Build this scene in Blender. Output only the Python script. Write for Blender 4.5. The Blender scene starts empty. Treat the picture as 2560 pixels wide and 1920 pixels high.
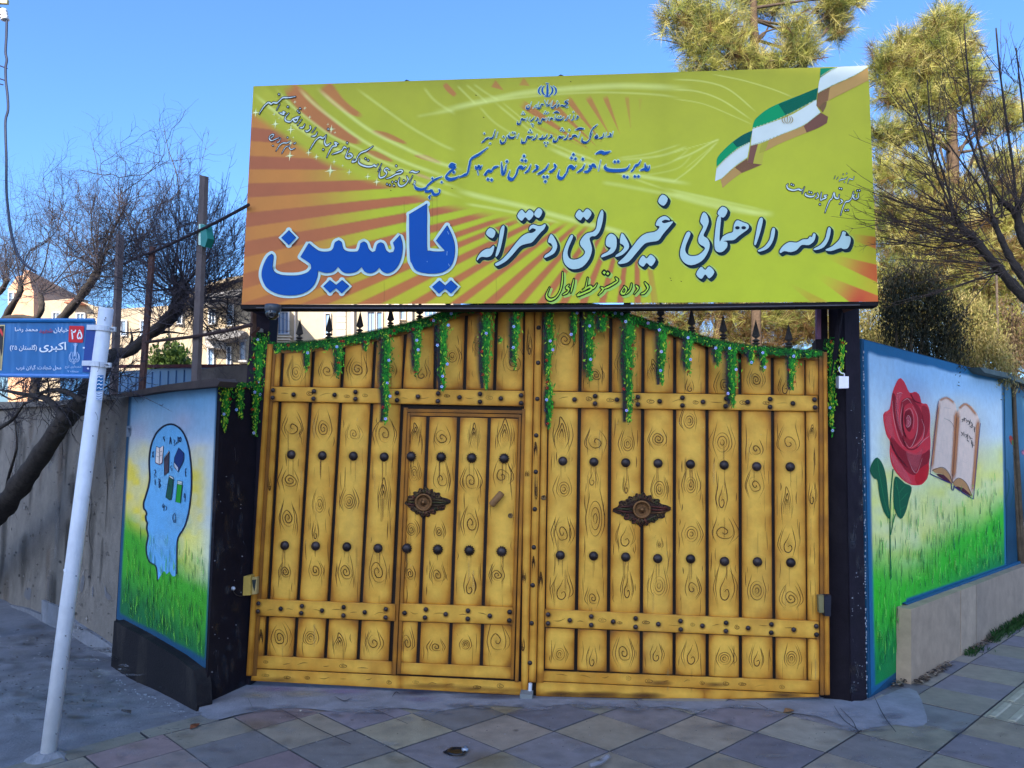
import bpy, math, random
import numpy as np
from math import sin, cos, tan, radians, pi, sqrt, atan2, hypot
from mathutils import Vector, Matrix
from mathutils.geometry import tessellate_polygon

S = bpy.context.scene
COL = S.collection
random.seed(7); RNG = np.random.default_rng(7)

# ------------------------------------------------------------------ camera
A, PT, RR, FPX, CH = radians(-5.5), radians(4.67), radians(.985), 1920., 1.6
fw = np.array([sin(A)*cos(PT), cos(A)*cos(PT), sin(PT)])
r0 = np.array([cos(A), -sin(A), 0.]); u0 = np.cross(r0, fw)
rt = cos(RR)*r0+sin(RR)*u0; up = cos(RR)*u0-sin(RR)*r0
CAM = np.array([.303, -5.137, CH])
cd = bpy.data.cameras.new('camera'); cam = bpy.data.objects.new('camera', cd); COL.objects.link(cam)
m = Matrix.Identity(4)
for i in range(3):
    m[i][0], m[i][1], m[i][2], m[i][3] = rt[i], up[i], -fw[i], CAM[i]
cam.matrix_world = m
cd.sensor_width = 36; cd.lens = 36*FPX/2560; cd.clip_end = 2000; cd.clip_start = .05
S.camera = cam
# ------------------------------------------------------------------ light
SUN_EL, SUN_AZ = radians(28), radians(192)     # the sun stands behind the camera, a little to its left
w = bpy.data.worlds.new('World'); S.world = w; w.use_nodes = True
nt = w.node_tree; bg = nt.nodes['Background']; sk = nt.nodes.new('ShaderNodeTexSky')
sk.sky_type = 'NISHITA'; sk.sun_disc = False; sk.sun_elevation = SUN_EL; sk.sun_rotation = SUN_AZ
sk.altitude = 1300; sk.air_density = 1.2; sk.dust_density = 7; sk.ozone_density = 10
nt.links.new(sk.outputs[0], bg.inputs[0]); bg.inputs[1].default_value = .15
sd = bpy.data.lights.new('sun', 'SUN'); sd.energy = 4.8; sd.angle = radians(.5); sd.color = (1, .93, .80)
sun = bpy.data.objects.new('sun', sd); COL.objects.link(sun)
sv = Vector((sin(SUN_AZ)*cos(SUN_EL), cos(SUN_AZ)*cos(SUN_EL), sin(SUN_EL)))
sun.rotation_euler = sv.to_track_quat('Z', 'Y').to_euler(); sun.location = sv*30
S.view_settings.view_transform = 'Standard'; S.view_settings.look = 'None'
S.view_settings.exposure = 1.36; S.view_settings.gamma = 1
S.cycles.max_bounces = 6; S.cycles.transparent_max_bounces = 24
S.cycles.use_adaptive_sampling = True

# ------------------------------------------------------------------ helpers
def srgb(c):
    c = c/255.
    return c/12.92 if c <= .04045 else ((c+.055)/1.055)**2.4
ILL = (.62, .74, .86)      # how white paint in the open shade reads; turns seen colours into paint colours
def K(r, g, b, a=1.):
    ill = ILL
    return (min(.9, srgb(r)/ill[0]), min(.9, srgb(g)/ill[1]), min(.9, srgb(b)/ill[2]), a)
def mix(a, b, t):
    return tuple(a[i]*(1-t)+b[i]*t for i in range(len(a)))
def sst(e0, e1, x):
    t = np.clip((np.asarray(x, float)-e0)/(e1-e0), 0, 1); return t*t*(3-2*t)
def ray(x, y):
    return fw+rt*(x-1280)/FPX-up*(y-960)/FPX
class Pl:
    "a plane in the place; at() finds the spot on it that the photograph shows at a pixel"
    def __init__(s, o, n):
        s.o = np.array(o, float); s.n = np.array(n, float)/np.linalg.norm(n)
    def at(s, x, y, off=0.):
        d = ray(x, y); return CAM+d*(((s.o+s.n*off-CAM)@s.n)/(d@s.n))
    def grid(s, X, Y, off=0.):
        d = fw+np.multiply.outer((X-1280)/FPX, rt)-np.multiply.outer((Y-960)/FPX, up)
        t = ((s.o+s.n*off-CAM)@s.n)/(d@s.n); return CAM+d*t[..., None]
def smooth(p, n=6, closed=False):
    p = np.array(p, float)
    if len(p) < 3 or n < 2: return p
    q = np.vstack([p[-1], p, p[0], p[1]]) if closed else np.vstack([2*p[0]-p[1], p, 2*p[-1]-p[-2]])
    out = []
    m_ = len(p) if closed else len(p)-1
    for i in range(m_):
        a, b, c, d = q[i], q[i+1], q[i+2], q[i+3]
        for k in range(n):
            t = k/n
            out.append(.5*(2*b+(c-a)*t+(2*a-5*b+4*c-d)*t*t+(3*b-a-3*c+d)*t**3))
    if not closed: out.append(p[-1])
    return np.array(out)
def smoothc(p, n=4, lim=46.):
    "closed outline: curves smoothed, real corners kept"
    p = np.array(p, float); m_ = len(p); cor = []
    for i in range(m_):
        a, b = p[i]-p[i-1], p[(i+1) % m_]-p[i]
        if abs(math.degrees(atan2(a[0]*b[1]-a[1]*b[0], a@b))) > lim: cor.append(i)
    if len(cor) < 2: return smooth(p, n, True)
    out = []
    for k in range(len(cor)):
        i, j = cor[k], cor[(k+1) % len(cor)]; j += m_ if j <= i else 0
        out += list(smooth([p[x % m_] for x in range(i, j+1)], n)[:-1])
    return np.array(out)
def TP(s, o=(0, 0), k=1.):
    "'x,y x,y' in a crop -> photo pixels"
    return [(o[0]+k*float(a.split(',')[0]), o[1]+k*float(a.split(',')[1])) for a in s.split()]

class MB:
    def __init__(s): s.v = []; s.f = []; s.c = []; s.m = []; s.n = 0; s.e = 0.
    def add(s, V, F, c, mi=0):
        V = np.asarray(V, float).reshape(-1, 3); b = s.n
        c = np.asarray(c, float)
        if c.ndim == 1: c = np.tile(c, (len(V), 1))
        if c.shape[1] == 3: c = np.hstack([c, np.ones((len(c), 1))])
        s.v.append(V); s.c.append(c); s.n += len(V)
        s.f += [tuple(i+b for i in f) for f in F]; s.m += [mi]*len(F)
    def eps(s): s.e += .00004; return s.e
    def poly(s, pl, pts, c, off=.001, sm=0, mi=0):
        if sm: pts = smooth(pts, sm, True)
        pts = [tuple(p) for p in pts]
        tri = tessellate_polygon([[Vector((p[0], -p[1], 0)) for p in pts]])
        F = []
        for a, b, d in tri:
            A_, B_, C_ = pts[a], pts[b], pts[d]
            ar = (B_[0]-A_[0])*(C_[1]-A_[1])-(B_[1]-A_[1])*(C_[0]-A_[0])
            F.append((a, b, d) if ar < 0 else (a, d, b))
        o = off+s.eps(); s.add([pl.at(x, y, o) for x, y in pts], F, c, mi)
    def prism(s, pl, pts, o0, o1, c, mi=0, side=None):
        pts = [tuple(p) for p in pts]
        ar = sum(pts[i-1][0]*pts[i][1]-pts[i][0]*pts[i-1][1] for i in range(len(pts)))
        if ar > 0: pts = pts[::-1]
        f = [pl.at(x, y, o1) for x, y in pts]; b = [p-pl.n*(o1-o0) for p in f]; n = len(f)
        tri = tessellate_polygon([[Vector((p[0], -p[1], 0)) for p in pts]])
        F = []
        for a, b_, d in tri:
            A_, B_, C_ = pts[a], pts[b_], pts[d]
            q = (B_[0]-A_[0])*(C_[1]-A_[1])-(B_[1]-A_[1])*(C_[0]-A_[0])
            F.append((a, b_, d) if q < 0 else (a, d, b_))
        s.add(f, F, c, mi); sc = c if side is None else side
        s.add(b, [t[::-1] for t in F], sc, mi)
        s.add(f+b, [((i+1) % n, i, n+i, n+(i+1) % n) for i in range(n)], sc, mi)
    def ribbon(s, pl, pts, w, c, off=.001, sm=5, cap=False, closed=False):
        p = np.array(pts, float); n0 = len(p)
        w = np.full(n0, float(w)) if np.isscalar(w) else np.array(w, float)
        if len(w) != n0: w = np.interp(np.linspace(0, 1, n0), np.linspace(0, 1, len(w)), w)
        cc = np.array(c, float)
        if cc.ndim == 1: cc = np.tile(cc, (n0, 1))
        if len(cc) != n0: cc = np.array([np.interp(np.linspace(0, 1, n0), np.linspace(0, 1, len(cc)), cc[:, k]) for k in range(4)]).T
        q = smooth(np.hstack([p, w[:, None], cc]), sm, closed)
        if closed: q = np.vstack([q, q[:1]])
        p, w, cc = q[:, :2], np.maximum(q[:, 2], .05), np.clip(q[:, 3:], 0, 1)
        t = np.gradient(p, axis=0)
        if closed: t[0] = t[-1] = p[1]-p[-2]
        t /= np.maximum(np.linalg.norm(t, axis=1), 1e-6)[:, None]
        nn = np.stack([-t[:, 1], t[:, 0]], 1)*w[:, None]/2
        o = off+s.eps(); n = len(p)
        L, R_ = p+nn, p-nn
        V = pl.grid(np.r_[L[:, 0], R_[:, 0]], np.r_[L[:, 1], R_[:, 1]], o)
        s.add(V, [(i, i+1, n+i+1, n+i) for i in range(n-1)], np.vstack([cc, cc]))
        if cap:
            for k in (0, n-1): s.disc(pl, p[k], w[k]/2, cc[k], off, 10)
    def soft(s, pl, pts, w, c, off=.001, sm=5, core=.15, e0=True, e1=True):
        "airbrushed line: full in the middle, nothing at both sides"
        p = np.array(pts, float); n0 = len(p); w = np.full(n0, float(w)) if np.isscalar(w) else np.array(w, float)
        if len(w) != n0: w = np.interp(np.linspace(0, 1, n0), np.linspace(0, 1, len(w)), w)
        q = smooth(np.hstack([p, w[:, None]]), sm); p, w = q[:, :2], np.maximum(q[:, 2], .05)
        t = np.gradient(p, axis=0); t /= np.maximum(np.linalg.norm(t, axis=1), 1e-6)[:, None]
        nn = np.stack([-t[:, 1], t[:, 0]], 1)*w[:, None]/2; n = len(p); o = off+s.eps()
        rows = [(-1, 0), (-.6, .45), (-core, 1), (core, 1), (.6, .45), (1, 0)]
        P = np.vstack([p+nn*k for k, _ in rows]); ends = np.ones(n); k_ = max(1, n//5)
        for i in range(k_):
            f_ = (i/k_)**.8
            if e0: ends[i] = f_
            if e1: ends[n-1-i] = f_
        cc = np.vstack([np.c_[np.tile(c[:3], (n, 1)), c[3]*a*ends] for _, a in rows])
        V = pl.grid(P[:, 0], P[:, 1], o)
        F = [(r*n+n+i, r*n+i, r*n+i+1, r*n+n+i+1) for r in range(5) for i in range(n-1)]
        s.add(V, [f[::-1] for f in F], cc)
    def disc(s, pl, c0, r, c, off=.001, n=12, ry=None, rot=0.):
        ry = r if ry is None else ry
        a = np.linspace(0, 2*pi, n, endpoint=False)
        X = c0[0]+r*np.cos(a)*cos(rot)-ry*np.sin(a)*sin(rot); Y = c0[1]+r*np.cos(a)*sin(rot)+ry*np.sin(a)*cos(rot)
        o = off+s.eps(); s.add(pl.grid(X, Y, o), [tuple(range(n))[::-1]], c)
    def glow(s, pl, c0, r, c, off=.001, n=14, ry=None):
        "airbrushed spot"
        ry = r if ry is None else ry
        a = np.linspace(0, 2*pi, n, endpoint=False); o = off+s.eps()
        X = np.r_[c0[0], c0[0]+.5*r*np.cos(a), c0[0]+r*np.cos(a)]; Y = np.r_[c0[1], c0[1]+.5*ry*np.sin(a), c0[1]+ry*np.sin(a)]
        cc = np.tile(np.array(c, float), (2*n+1, 1)); cc[1:n+1, 3] *= .55; cc[n+1:, 3] = 0
        F = [(0, 1+(i+1) % n, 1+i) for i in range(n)]+[(1+i, 1+(i+1) % n, 1+n+(i+1) % n, 1+n+i) for i in range(n)]
        s.add(pl.grid(X, Y, o), F, cc)
    def sheet(s, pl, quad, nx, ny, fn, off=0., edge=0., depth=0.):
        "grid between four photo corners TL TR BR BL, coloured by fn(X, Y, u, v)"
        us = np.linspace(0, 1, nx+1) if np.isscalar(nx) else np.array(nx); vs = np.linspace(0, 1, ny+1) if np.isscalar(ny) else np.array(ny)
        nx, ny = len(us)-1, len(vs)-1
        u, v = np.meshgrid(us, vs); q = np.array(quad, float)
        X = (q[0, 0]*(1-u)+q[1, 0]*u)*(1-v)+(q[3, 0]*(1-u)+q[2, 0]*u)*v
        Y = (q[0, 1]*(1-u)+q[1, 1]*u)*(1-v)+(q[3, 1]*(1-u)+q[2, 1]*u)*v
        V = pl.grid(X, Y, off); cc = fn(X, Y, u, v)
        W = nx+1
        if edge:
            b = np.zeros_like(u, bool); b[0] = b[-1] = True; b[:, 0] = b[:, -1] = True
            V[b] -= pl.n*edge
        F = [(j*W+i, (j+1)*W+i, (j+1)*W+i+1, j*W+i+1) for j in range(ny) for i in range(nx)]
        s.add(V, F, cc.reshape(-1, cc.shape[-1]))
        if depth:
            ring = [i for i in range(nx)]+[j*W+nx for j in range(ny)]+[ny*W+i for i in range(nx, 0, -1)]+[j*W for j in range(ny, 0, -1)]
            Vf = V.reshape(-1, 3)[ring]; n = len(ring); cr = cc.reshape(-1, cc.shape[-1])[ring]
            s.add(np.vstack([Vf, Vf-pl.n*depth]), [(i, (i+1) % n, n+(i+1) % n, n+i) for i in range(n)], np.vstack([cr, cr]))
    # --- free solids
    def box(s, c, size, c4, rot=None, mi=0):
        h = np.array(size)/2.; P = np.array([(x, y, z) for x in (-1, 1) for y in (-1, 1) for z in (-1, 1)])*h
        if rot is not None: P = P@np.array(rot).T
        s.add(P+np.array(c), [(0, 1, 3, 2), (4, 6, 7, 5), (0, 4, 5, 1), (2, 3, 7, 6), (0, 2, 6, 4), (1, 5, 7, 3)], c4, mi)
    def tube(s, pts, r, c, n=6, caps=True, mi=0):
        P = np.array(pts, float); k = len(P); r = np.full(k, float(r)) if np.isscalar(r) else np.interp(np.linspace(0, 1, k), np.linspace(0, 1, len(r)), r)
        t = np.gradient(P, axis=0); t /= np.maximum(np.linalg.norm(t, axis=1), 1e-9)[:, None]
        ref = np.array([0, 0, 1.]) if abs(t[0][2]) < .9 else np.array([1., 0, 0])
        a = np.linspace(0, 2*pi, n, endpoint=False); V = []
        x = np.cross(ref, t[0]); x /= np.linalg.norm(x)
        for i in range(k):
            x = x-t[i]*(x@t[i]); x /= max(np.linalg.norm(x), 1e-9); y = np.cross(t[i], x)
            V.append(P[i]+r[i]*(np.outer(np.cos(a), x)+np.outer(np.sin(a), y)))
        F = [(i*n+j, i*n+(j+1) % n, (i+1)*n+(j+1) % n, (i+1)*n+j) for i in range(k-1) for j in range(n)]
        if caps: F += [tuple(range(n))[::-1], tuple((k-1)*n+j for j in range(n))]
        s.add(np.vstack(V), F, c, mi)
    def lathe(s, o, axis, prof, c, n=16, mi=0):
        "prof: (radius, height along axis)"
        ax = np.array(axis, float)/np.linalg.norm(axis); ref = np.array([0, 0, 1.]) if abs(ax[2]) < .9 else np.array([1., 0, 0])
        x = np.cross(ref, ax); x /= np.linalg.norm(x); y = np.cross(ax, x); a = np.linspace(0, 2*pi, n, endpoint=False)
        V = [np.array(o)+ax*h+max(r, 1e-5)*(np.outer(np.cos(a), x)+np.outer(np.sin(a), y)) for r, h in prof]
        F = [(i*n+j, i*n+(j+1) % n, (i+1)*n+(j+1) % n, (i+1)*n+j) for i in range(len(prof)-1) for j in range(n)]
        s.add(np.vstack(V), F, c, mi)
    def build(s, name, mats, parent=None, sm=False, loc=None):
        me = bpy.data.meshes.new(name)
        if s.n:
            V = np.vstack(s.v)
            if loc is not None: V = V-np.array(loc)
            me.from_pydata(V.tolist(), [], s.f)
            at = me.attributes.new('Col', 'FLOAT_COLOR', 'POINT')
            at.data.foreach_set('color', np.vstack(s.c).astype(np.float32).ravel())
        mats = mats if isinstance(mats, (list, tuple)) else [mats]
        for k in mats: me.materials.append(k)
        if len(mats) > 1: me.polygons.foreach_set('material_index', s.m)
        if sm: me.polygons.foreach_set('use_smooth', [True]*len(me.polygons))
        me.update(); o = bpy.data.objects.new(name, me); COL.objects.link(o)
        if loc is not None: o.location = loc
        if parent is not None:
            o.parent = parent
            o.matrix_parent_inverse = parent.matrix_world.inverted() if loc is None else Matrix.Identity(4)
        return o
def tag(o, label=None, cat=None, group=None, kind=None):
    for k, v in (('label', label), ('category', cat), ('group', group), ('kind', kind)):
        if v: o[k] = v
    return o
def thing(name, label, cat, loc=(0, 0, 0), group=None):
    o = bpy.data.objects.new(name, None); o.empty_display_size = .1; COL.objects.link(o)
    o.location = loc; o.matrix_world = Matrix.Translation(loc)
    return tag(o, label, cat, group)

# ------------------------------------------------------------------ materials
def mat(name, rough=.5, metal=0., noise=.12, nscale=9., bump=0., bscale=60., alpha=False, spec=.4, dirt=0., rvar=.1):
    k = bpy.data.materials.new(name); k.use_nodes = True; t = k.node_tree; L = t.links.new
    b = t.nodes['Principled BSDF']; b.inputs['Roughness'].default_value = rough; b.inputs['Metallic'].default_value = metal
    b.inputs['Specular IOR Level'].default_value = spec
    at = t.nodes.new('ShaderNodeAttribute'); at.attribute_name = 'Col'
    tc = t.nodes.new('ShaderNodeTexCoord'); nz = t.nodes.new('ShaderNodeTexNoise')
    nz.inputs['Scale'].default_value = nscale; nz.inputs['Detail'].default_value = 6; nz.inputs['Roughness'].default_value = .65
    L(tc.outputs['Object'], nz.inputs['Vector'])
    mr = t.nodes.new('ShaderNodeMapRange'); mr.inputs[1].default_value = .3; mr.inputs[2].default_value = .7
    mr.inputs[3].default_value = 1-noise; mr.inputs[4].default_value = 1+noise*.6
    L(nz.outputs[0], mr.inputs[0])
    mx = t.nodes.new('ShaderNodeMix'); mx.data_type = 'RGBA'; mx.blend_type = 'MULTIPLY'; mx.inputs[0].default_value = 1
    L(at.outputs['Color'], mx.inputs[6]); L(mr.outputs[0], mx.inputs[7]); out = mx.outputs[2]
    if dirt:
        n2 = t.nodes.new('ShaderNodeTexNoise'); n2.inputs['Scale'].default_value = 2.2; n2.inputs['Detail'].default_value = 8; n2.inputs['Roughness'].default_value = .7
        mp = t.nodes.new('ShaderNodeMapping'); mp.inputs['Scale'].default_value = (1, 1, .35)
        L(tc.outputs['Object'], mp.inputs[0]); L(mp.outputs[0], n2.inputs['Vector'])
        m2 = t.nodes.new('ShaderNodeMapRange'); m2.inputs[1].default_value = .52; m2.inputs[2].default_value = .72; m2.inputs[3].default_value = 0; m2.inputs[4].default_value = dirt
        L(n2.outputs[0], m2.inputs[0])
        mz = t.nodes.new('ShaderNodeMix'); mz.data_type = 'RGBA'; L(m2.outputs[0], mz.inputs[0]); L(out, mz.inputs[6]); mz.inputs[7].default_value = (.09, .075, .06, 1)
        out = mz.outputs[2]
    L(out, b.inputs['Base Color'])
    if rvar:
        m3 = t.nodes.new('ShaderNodeMapRange'); m3.inputs[3].default_value = max(0, rough-rvar); m3.inputs[4].default_value = min(1, rough+rvar)
        L(nz.outputs[0], m3.inputs[0]); L(m3.outputs[0], b.inputs['Roughness'])
    if bump:
        n4 = t.nodes.new('ShaderNodeTexNoise'); n4.inputs['Scale'].default_value = bscale; n4.inputs['Detail'].default_value = 4
        L(tc.outputs['Object'], n4.inputs['Vector'])
        bp = t.nodes.new('ShaderNodeBump'); bp.inputs['Strength'].default_value = bump; bp.inputs['Distance'].default_value = .01
        L(n4.outputs[0], bp.inputs['Height']); L(bp.outputs[0], b.inputs['Normal'])
    if alpha: L(at.outputs['Alpha'], b.inputs['Alpha'])
    return k
M = dict(
    gate=mat('gate_paint', .5, 0, .14, 14, .08, 120, True, .14, .14),
    print=mat('printed_banner', .6, 0, .06, 5, .05, 8, True, .15, .04),
    mural=mat('mural_paint', .8, 0, .10, 18, .35, 90, True, .25, .05),
    plaster=mat('old_plaster', .9, 0, .28, 5, .5, 45, False, .2, .45),
    concrete=mat('concrete', .9, 0, .28, 6, .4, 70, False, .2, .35),
    tile=mat('paving', .75, 0, .22, 11, .25, 120, False, .3, .25),
    stone=mat('travertine', .7, 0, .22, 8, .2, 60, False, .3, .2),
    black=mat('dark_painted_metal', .8, 0, .25, 10, .15, 60, False, .08, .12),
    steel=mat('bare_metal', .4, .8, .3, 30, .1, 90, False, .5, .1),
    iron=mat('stud_iron', .42, .55, .3, 60, .15, 200, False, .5, 0),
    brass=mat('aged_bronze', .42, .75, .4, 70, .3, 220, False, .5, .1),
    plastic=mat('plastic', .35, 0, .05, 20, 0, 60, False, .5, 0),
    white=mat('white_pole_paint', .45, 0, .10, 12, .08, 70, True, .4, .14),
    bark=mat('bark', .95, 0, .4, 14, .8, 40, False, .15, 0),
    twig=mat('twig', .85, 0, .3, 20, 0, 40, False, .2, 0),
    leaf=mat('foliage', .6, 0, .35, 6, 0, 40, False, .3, 0, .05),
    render=mat('house_render', .9, 0, .12, 3, .1, 30, False, .2, .1),
    glass=mat('window_glass', .08, 0, .1, 2, 0, 20, False, .8, 0, .02),
)
_t = M['leaf'].node_tree; _b = _t.nodes['Principled BSDF']; _o = _t.nodes['Material Output']      # thin leaves let light through
_tr = _t.nodes.new('ShaderNodeBsdfTranslucent'); _mx = _t.nodes.new('ShaderNodeMixShader'); _mx.inputs[0].default_value = .42
_t.links.new(_b.inputs['Base Color'].links[0].from_socket, _tr.inputs[0]); _t.links.new(_b.outputs[0], _mx.inputs[1]); _t.links.new(_tr.outputs[0], _mx.inputs[2]); _t.links.new(_mx.outputs[0], _o.inputs[0])

# ------------------------------------------------------------------ planes of the place
def gz(x, y=0.):
    x = np.asarray(x, float)
    return .02*np.clip(x, -2, 8)-.07*np.clip(-2-x, 0, 6)
GND = Pl((0, 0, 0), (-.02, 0, 1))
GATE = Pl((0, 0, 0), (0, -1, 0))
tl = radians(2.0)
SIGN = Pl((0, -.22, 2.58), (0, -cos(tl), sin(tl)))
L1 = GND.at(515, 1760)                      # foot of the left wall's front corner
DL = np.array([-1.037, .908, 0]); DL /= np.linalg.norm(DL)
DR = np.array([.954, 1.1, 0]); DR /= np.linalg.norm(DR)
R2 = GND.at(2172, 1740)
LW = Pl(L1, (-DL[1], DL[0], 0)); RW = Pl(R2, (DR[1], -DR[0], 0))
if LW.n[1] > 0: LW.n = -LW.n
if RW.n[1] > 0: RW.n = -RW.n

# ================================================================== the gate
YC, YE, YB = (.78, .43, .064, 1), (.47, .172, .014, 1), (.22, .10, .035, 1)
BURN = (.12, .05, .018, 1); DARK = (.012, .008, .006, 1); INK = (.075, .030, .010)
def vnoise(X, Y, s, seed=0):
    "smooth value noise on pixel coordinates"
    r = np.random.default_rng(seed).random((97, 97)); x, y = X/s, Y/s
    i, j = np.floor(x).astype(int), np.floor(y).astype(int); a, b = x-i, y-j; a = a*a*(3-2*a); b = b*b*(3-2*b)
    g = lambda p, q: r[p % 97, q % 97]
    return (g(i, j)*(1-a)+g(i+1, j)*a)*(1-b)+(g(i, j+1)*(1-a)+g(i+1, j+1)*a)*b
def woodfn(burn_ends=(.5, .5), tone=0., lr=(1., 1.), wpx=80.):
    def fn(X, Y, u, v):
        n = vnoise(X, Y, 26, 3); n2 = vnoise(X, Y*.4, 9, 5)
        hpx = abs(Y[-1, 0]-Y[0, 0])+1
        el = np.exp(-(u*wpx/(8+7*n))**1.15)*lr[0]; er = np.exp(-((1-u)*wpx/(9+9*n))**1.15)*lr[1]
        et = np.exp(-(v*hpx/(7+10*n)))*burn_ends[0]; eb = np.exp(-((1-v)*hpx/(7+10*n)))*burn_ends[1]
        k = np.clip(.95*np.maximum(el, er)+et+eb+(n-.5)*.25+(n2-.5)*.10+tone, 0, 1.5)
        a, b, c = np.array(YC), np.array(YE), np.array(BURN)
        k1 = np.clip(k, 0, 1)[..., None]; k2 = np.clip(k-.75, 0, .8)[..., None]
        o = a*(1-k1)+b*k1; o = o*(1-k2)+c*k2; o[..., 3] = 1
        return o
    return fn
US = [0, .03, .07, .12, .2, .35, .5, .65, .8, .88, .93, .97, 1]
def vs_for(h):
    n = max(4, int(h/9)); return np.unique(np.r_[0, 3/h, 7/h, np.linspace(12/h, 1-12/h, n), 1-7/h, 1-3/h, 1])
def plank(mb, q, off, depth, fn=None, be=(.5, .5), tone=0., lr=(1, 1)):
    h = max(abs(q[3][1]-q[0][1]), 24.); w_ = max(abs(q[1][0]-q[0][0]), 6.)
    mb.sheet(GATE, q, US, vs_for(h), fn or woodfn(be, tone, lr, w_), off, .0025, depth)
def hrail(mb, q, off, depth, tone=0.):
    "a horizontal board: burnt along its long edges"
    L_ = hypot(q[1][0]-q[0][0], q[1][1]-q[0][1])
    f0 = woodfn((.55, .75), tone, (.6, .6), L_)
    mb.sheet(GATE, q, np.linspace(0, 1, max(6, int(L_/12))), [0, .05, .12, .22, .4, .6, .78, .88, .95, 1], f0, off, .002, depth)
def gapx(g, y):
    (x0, y0), (x1, y1) = g; return x0+(x1-x0)*(y-y0)/(y1-y0)
ARCH = smooth([(686, 858), (749, 857), (824, 848.5), (900, 836.5), (986, 817), (1058, 799), (1121, 777), (1200, 757), (1290, 747), (1345, 745),
               (1400, 747), (1480, 758), (1550, 777), (1600, 793), (1648, 808), (1732, 832.5), (1803, 851.5), (1884, 864.5), (1975, 872), (2044, 877)], 4)
def archy(x): return float(np.interp(x, ARCH[:, 0], ARCH[:, 1]))
# groove lines between the boards, in the photo
GL = [((706, 894), (663, 1639)), ((783.2, 882), (736.2, 1640)), ((859, 875), (812.9, 1644)), ((937.5, 861), (894.6, 1650)), ((1013, 841), (975, 1655))]
GU = [((1013, 841), (1003, 972)), ((1089, 824), (1087, 971)), ((1165.6, 793), (1160.8, 974)), ((1241.5, 770), (1236, 975)), ((1312.5, 760), (1309.5, 976))]
GW = [((1021, 1031), (997, 1656)), ((1070.4, 1031), (1044.4, 1656)), ((1147, 1034), (1124, 1660)), ((1223.5, 1036), (1203, 1663)), ((1300, 1038), (1282, 1668))]
GR = [((1375, 760), (1361, 1677)), ((1452.5, 778.6), (1438.9, 1677.8)), ((1527, 800), (1520.3, 1680)), ((1608, 827), (1602.8, 1683.8)), ((1687, 851), (1685.3, 1687.4)),
      ((1767.6, 871.7), (1768.2, 1691)), ((1850, 887), (1851.6, 1694.6)), ((1931, 899.5), (1935.8, 1697)), ((2012.5, 908.4), (2018.5, 1700.7))]
HG = 4.2   # half width of a groove, px
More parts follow.
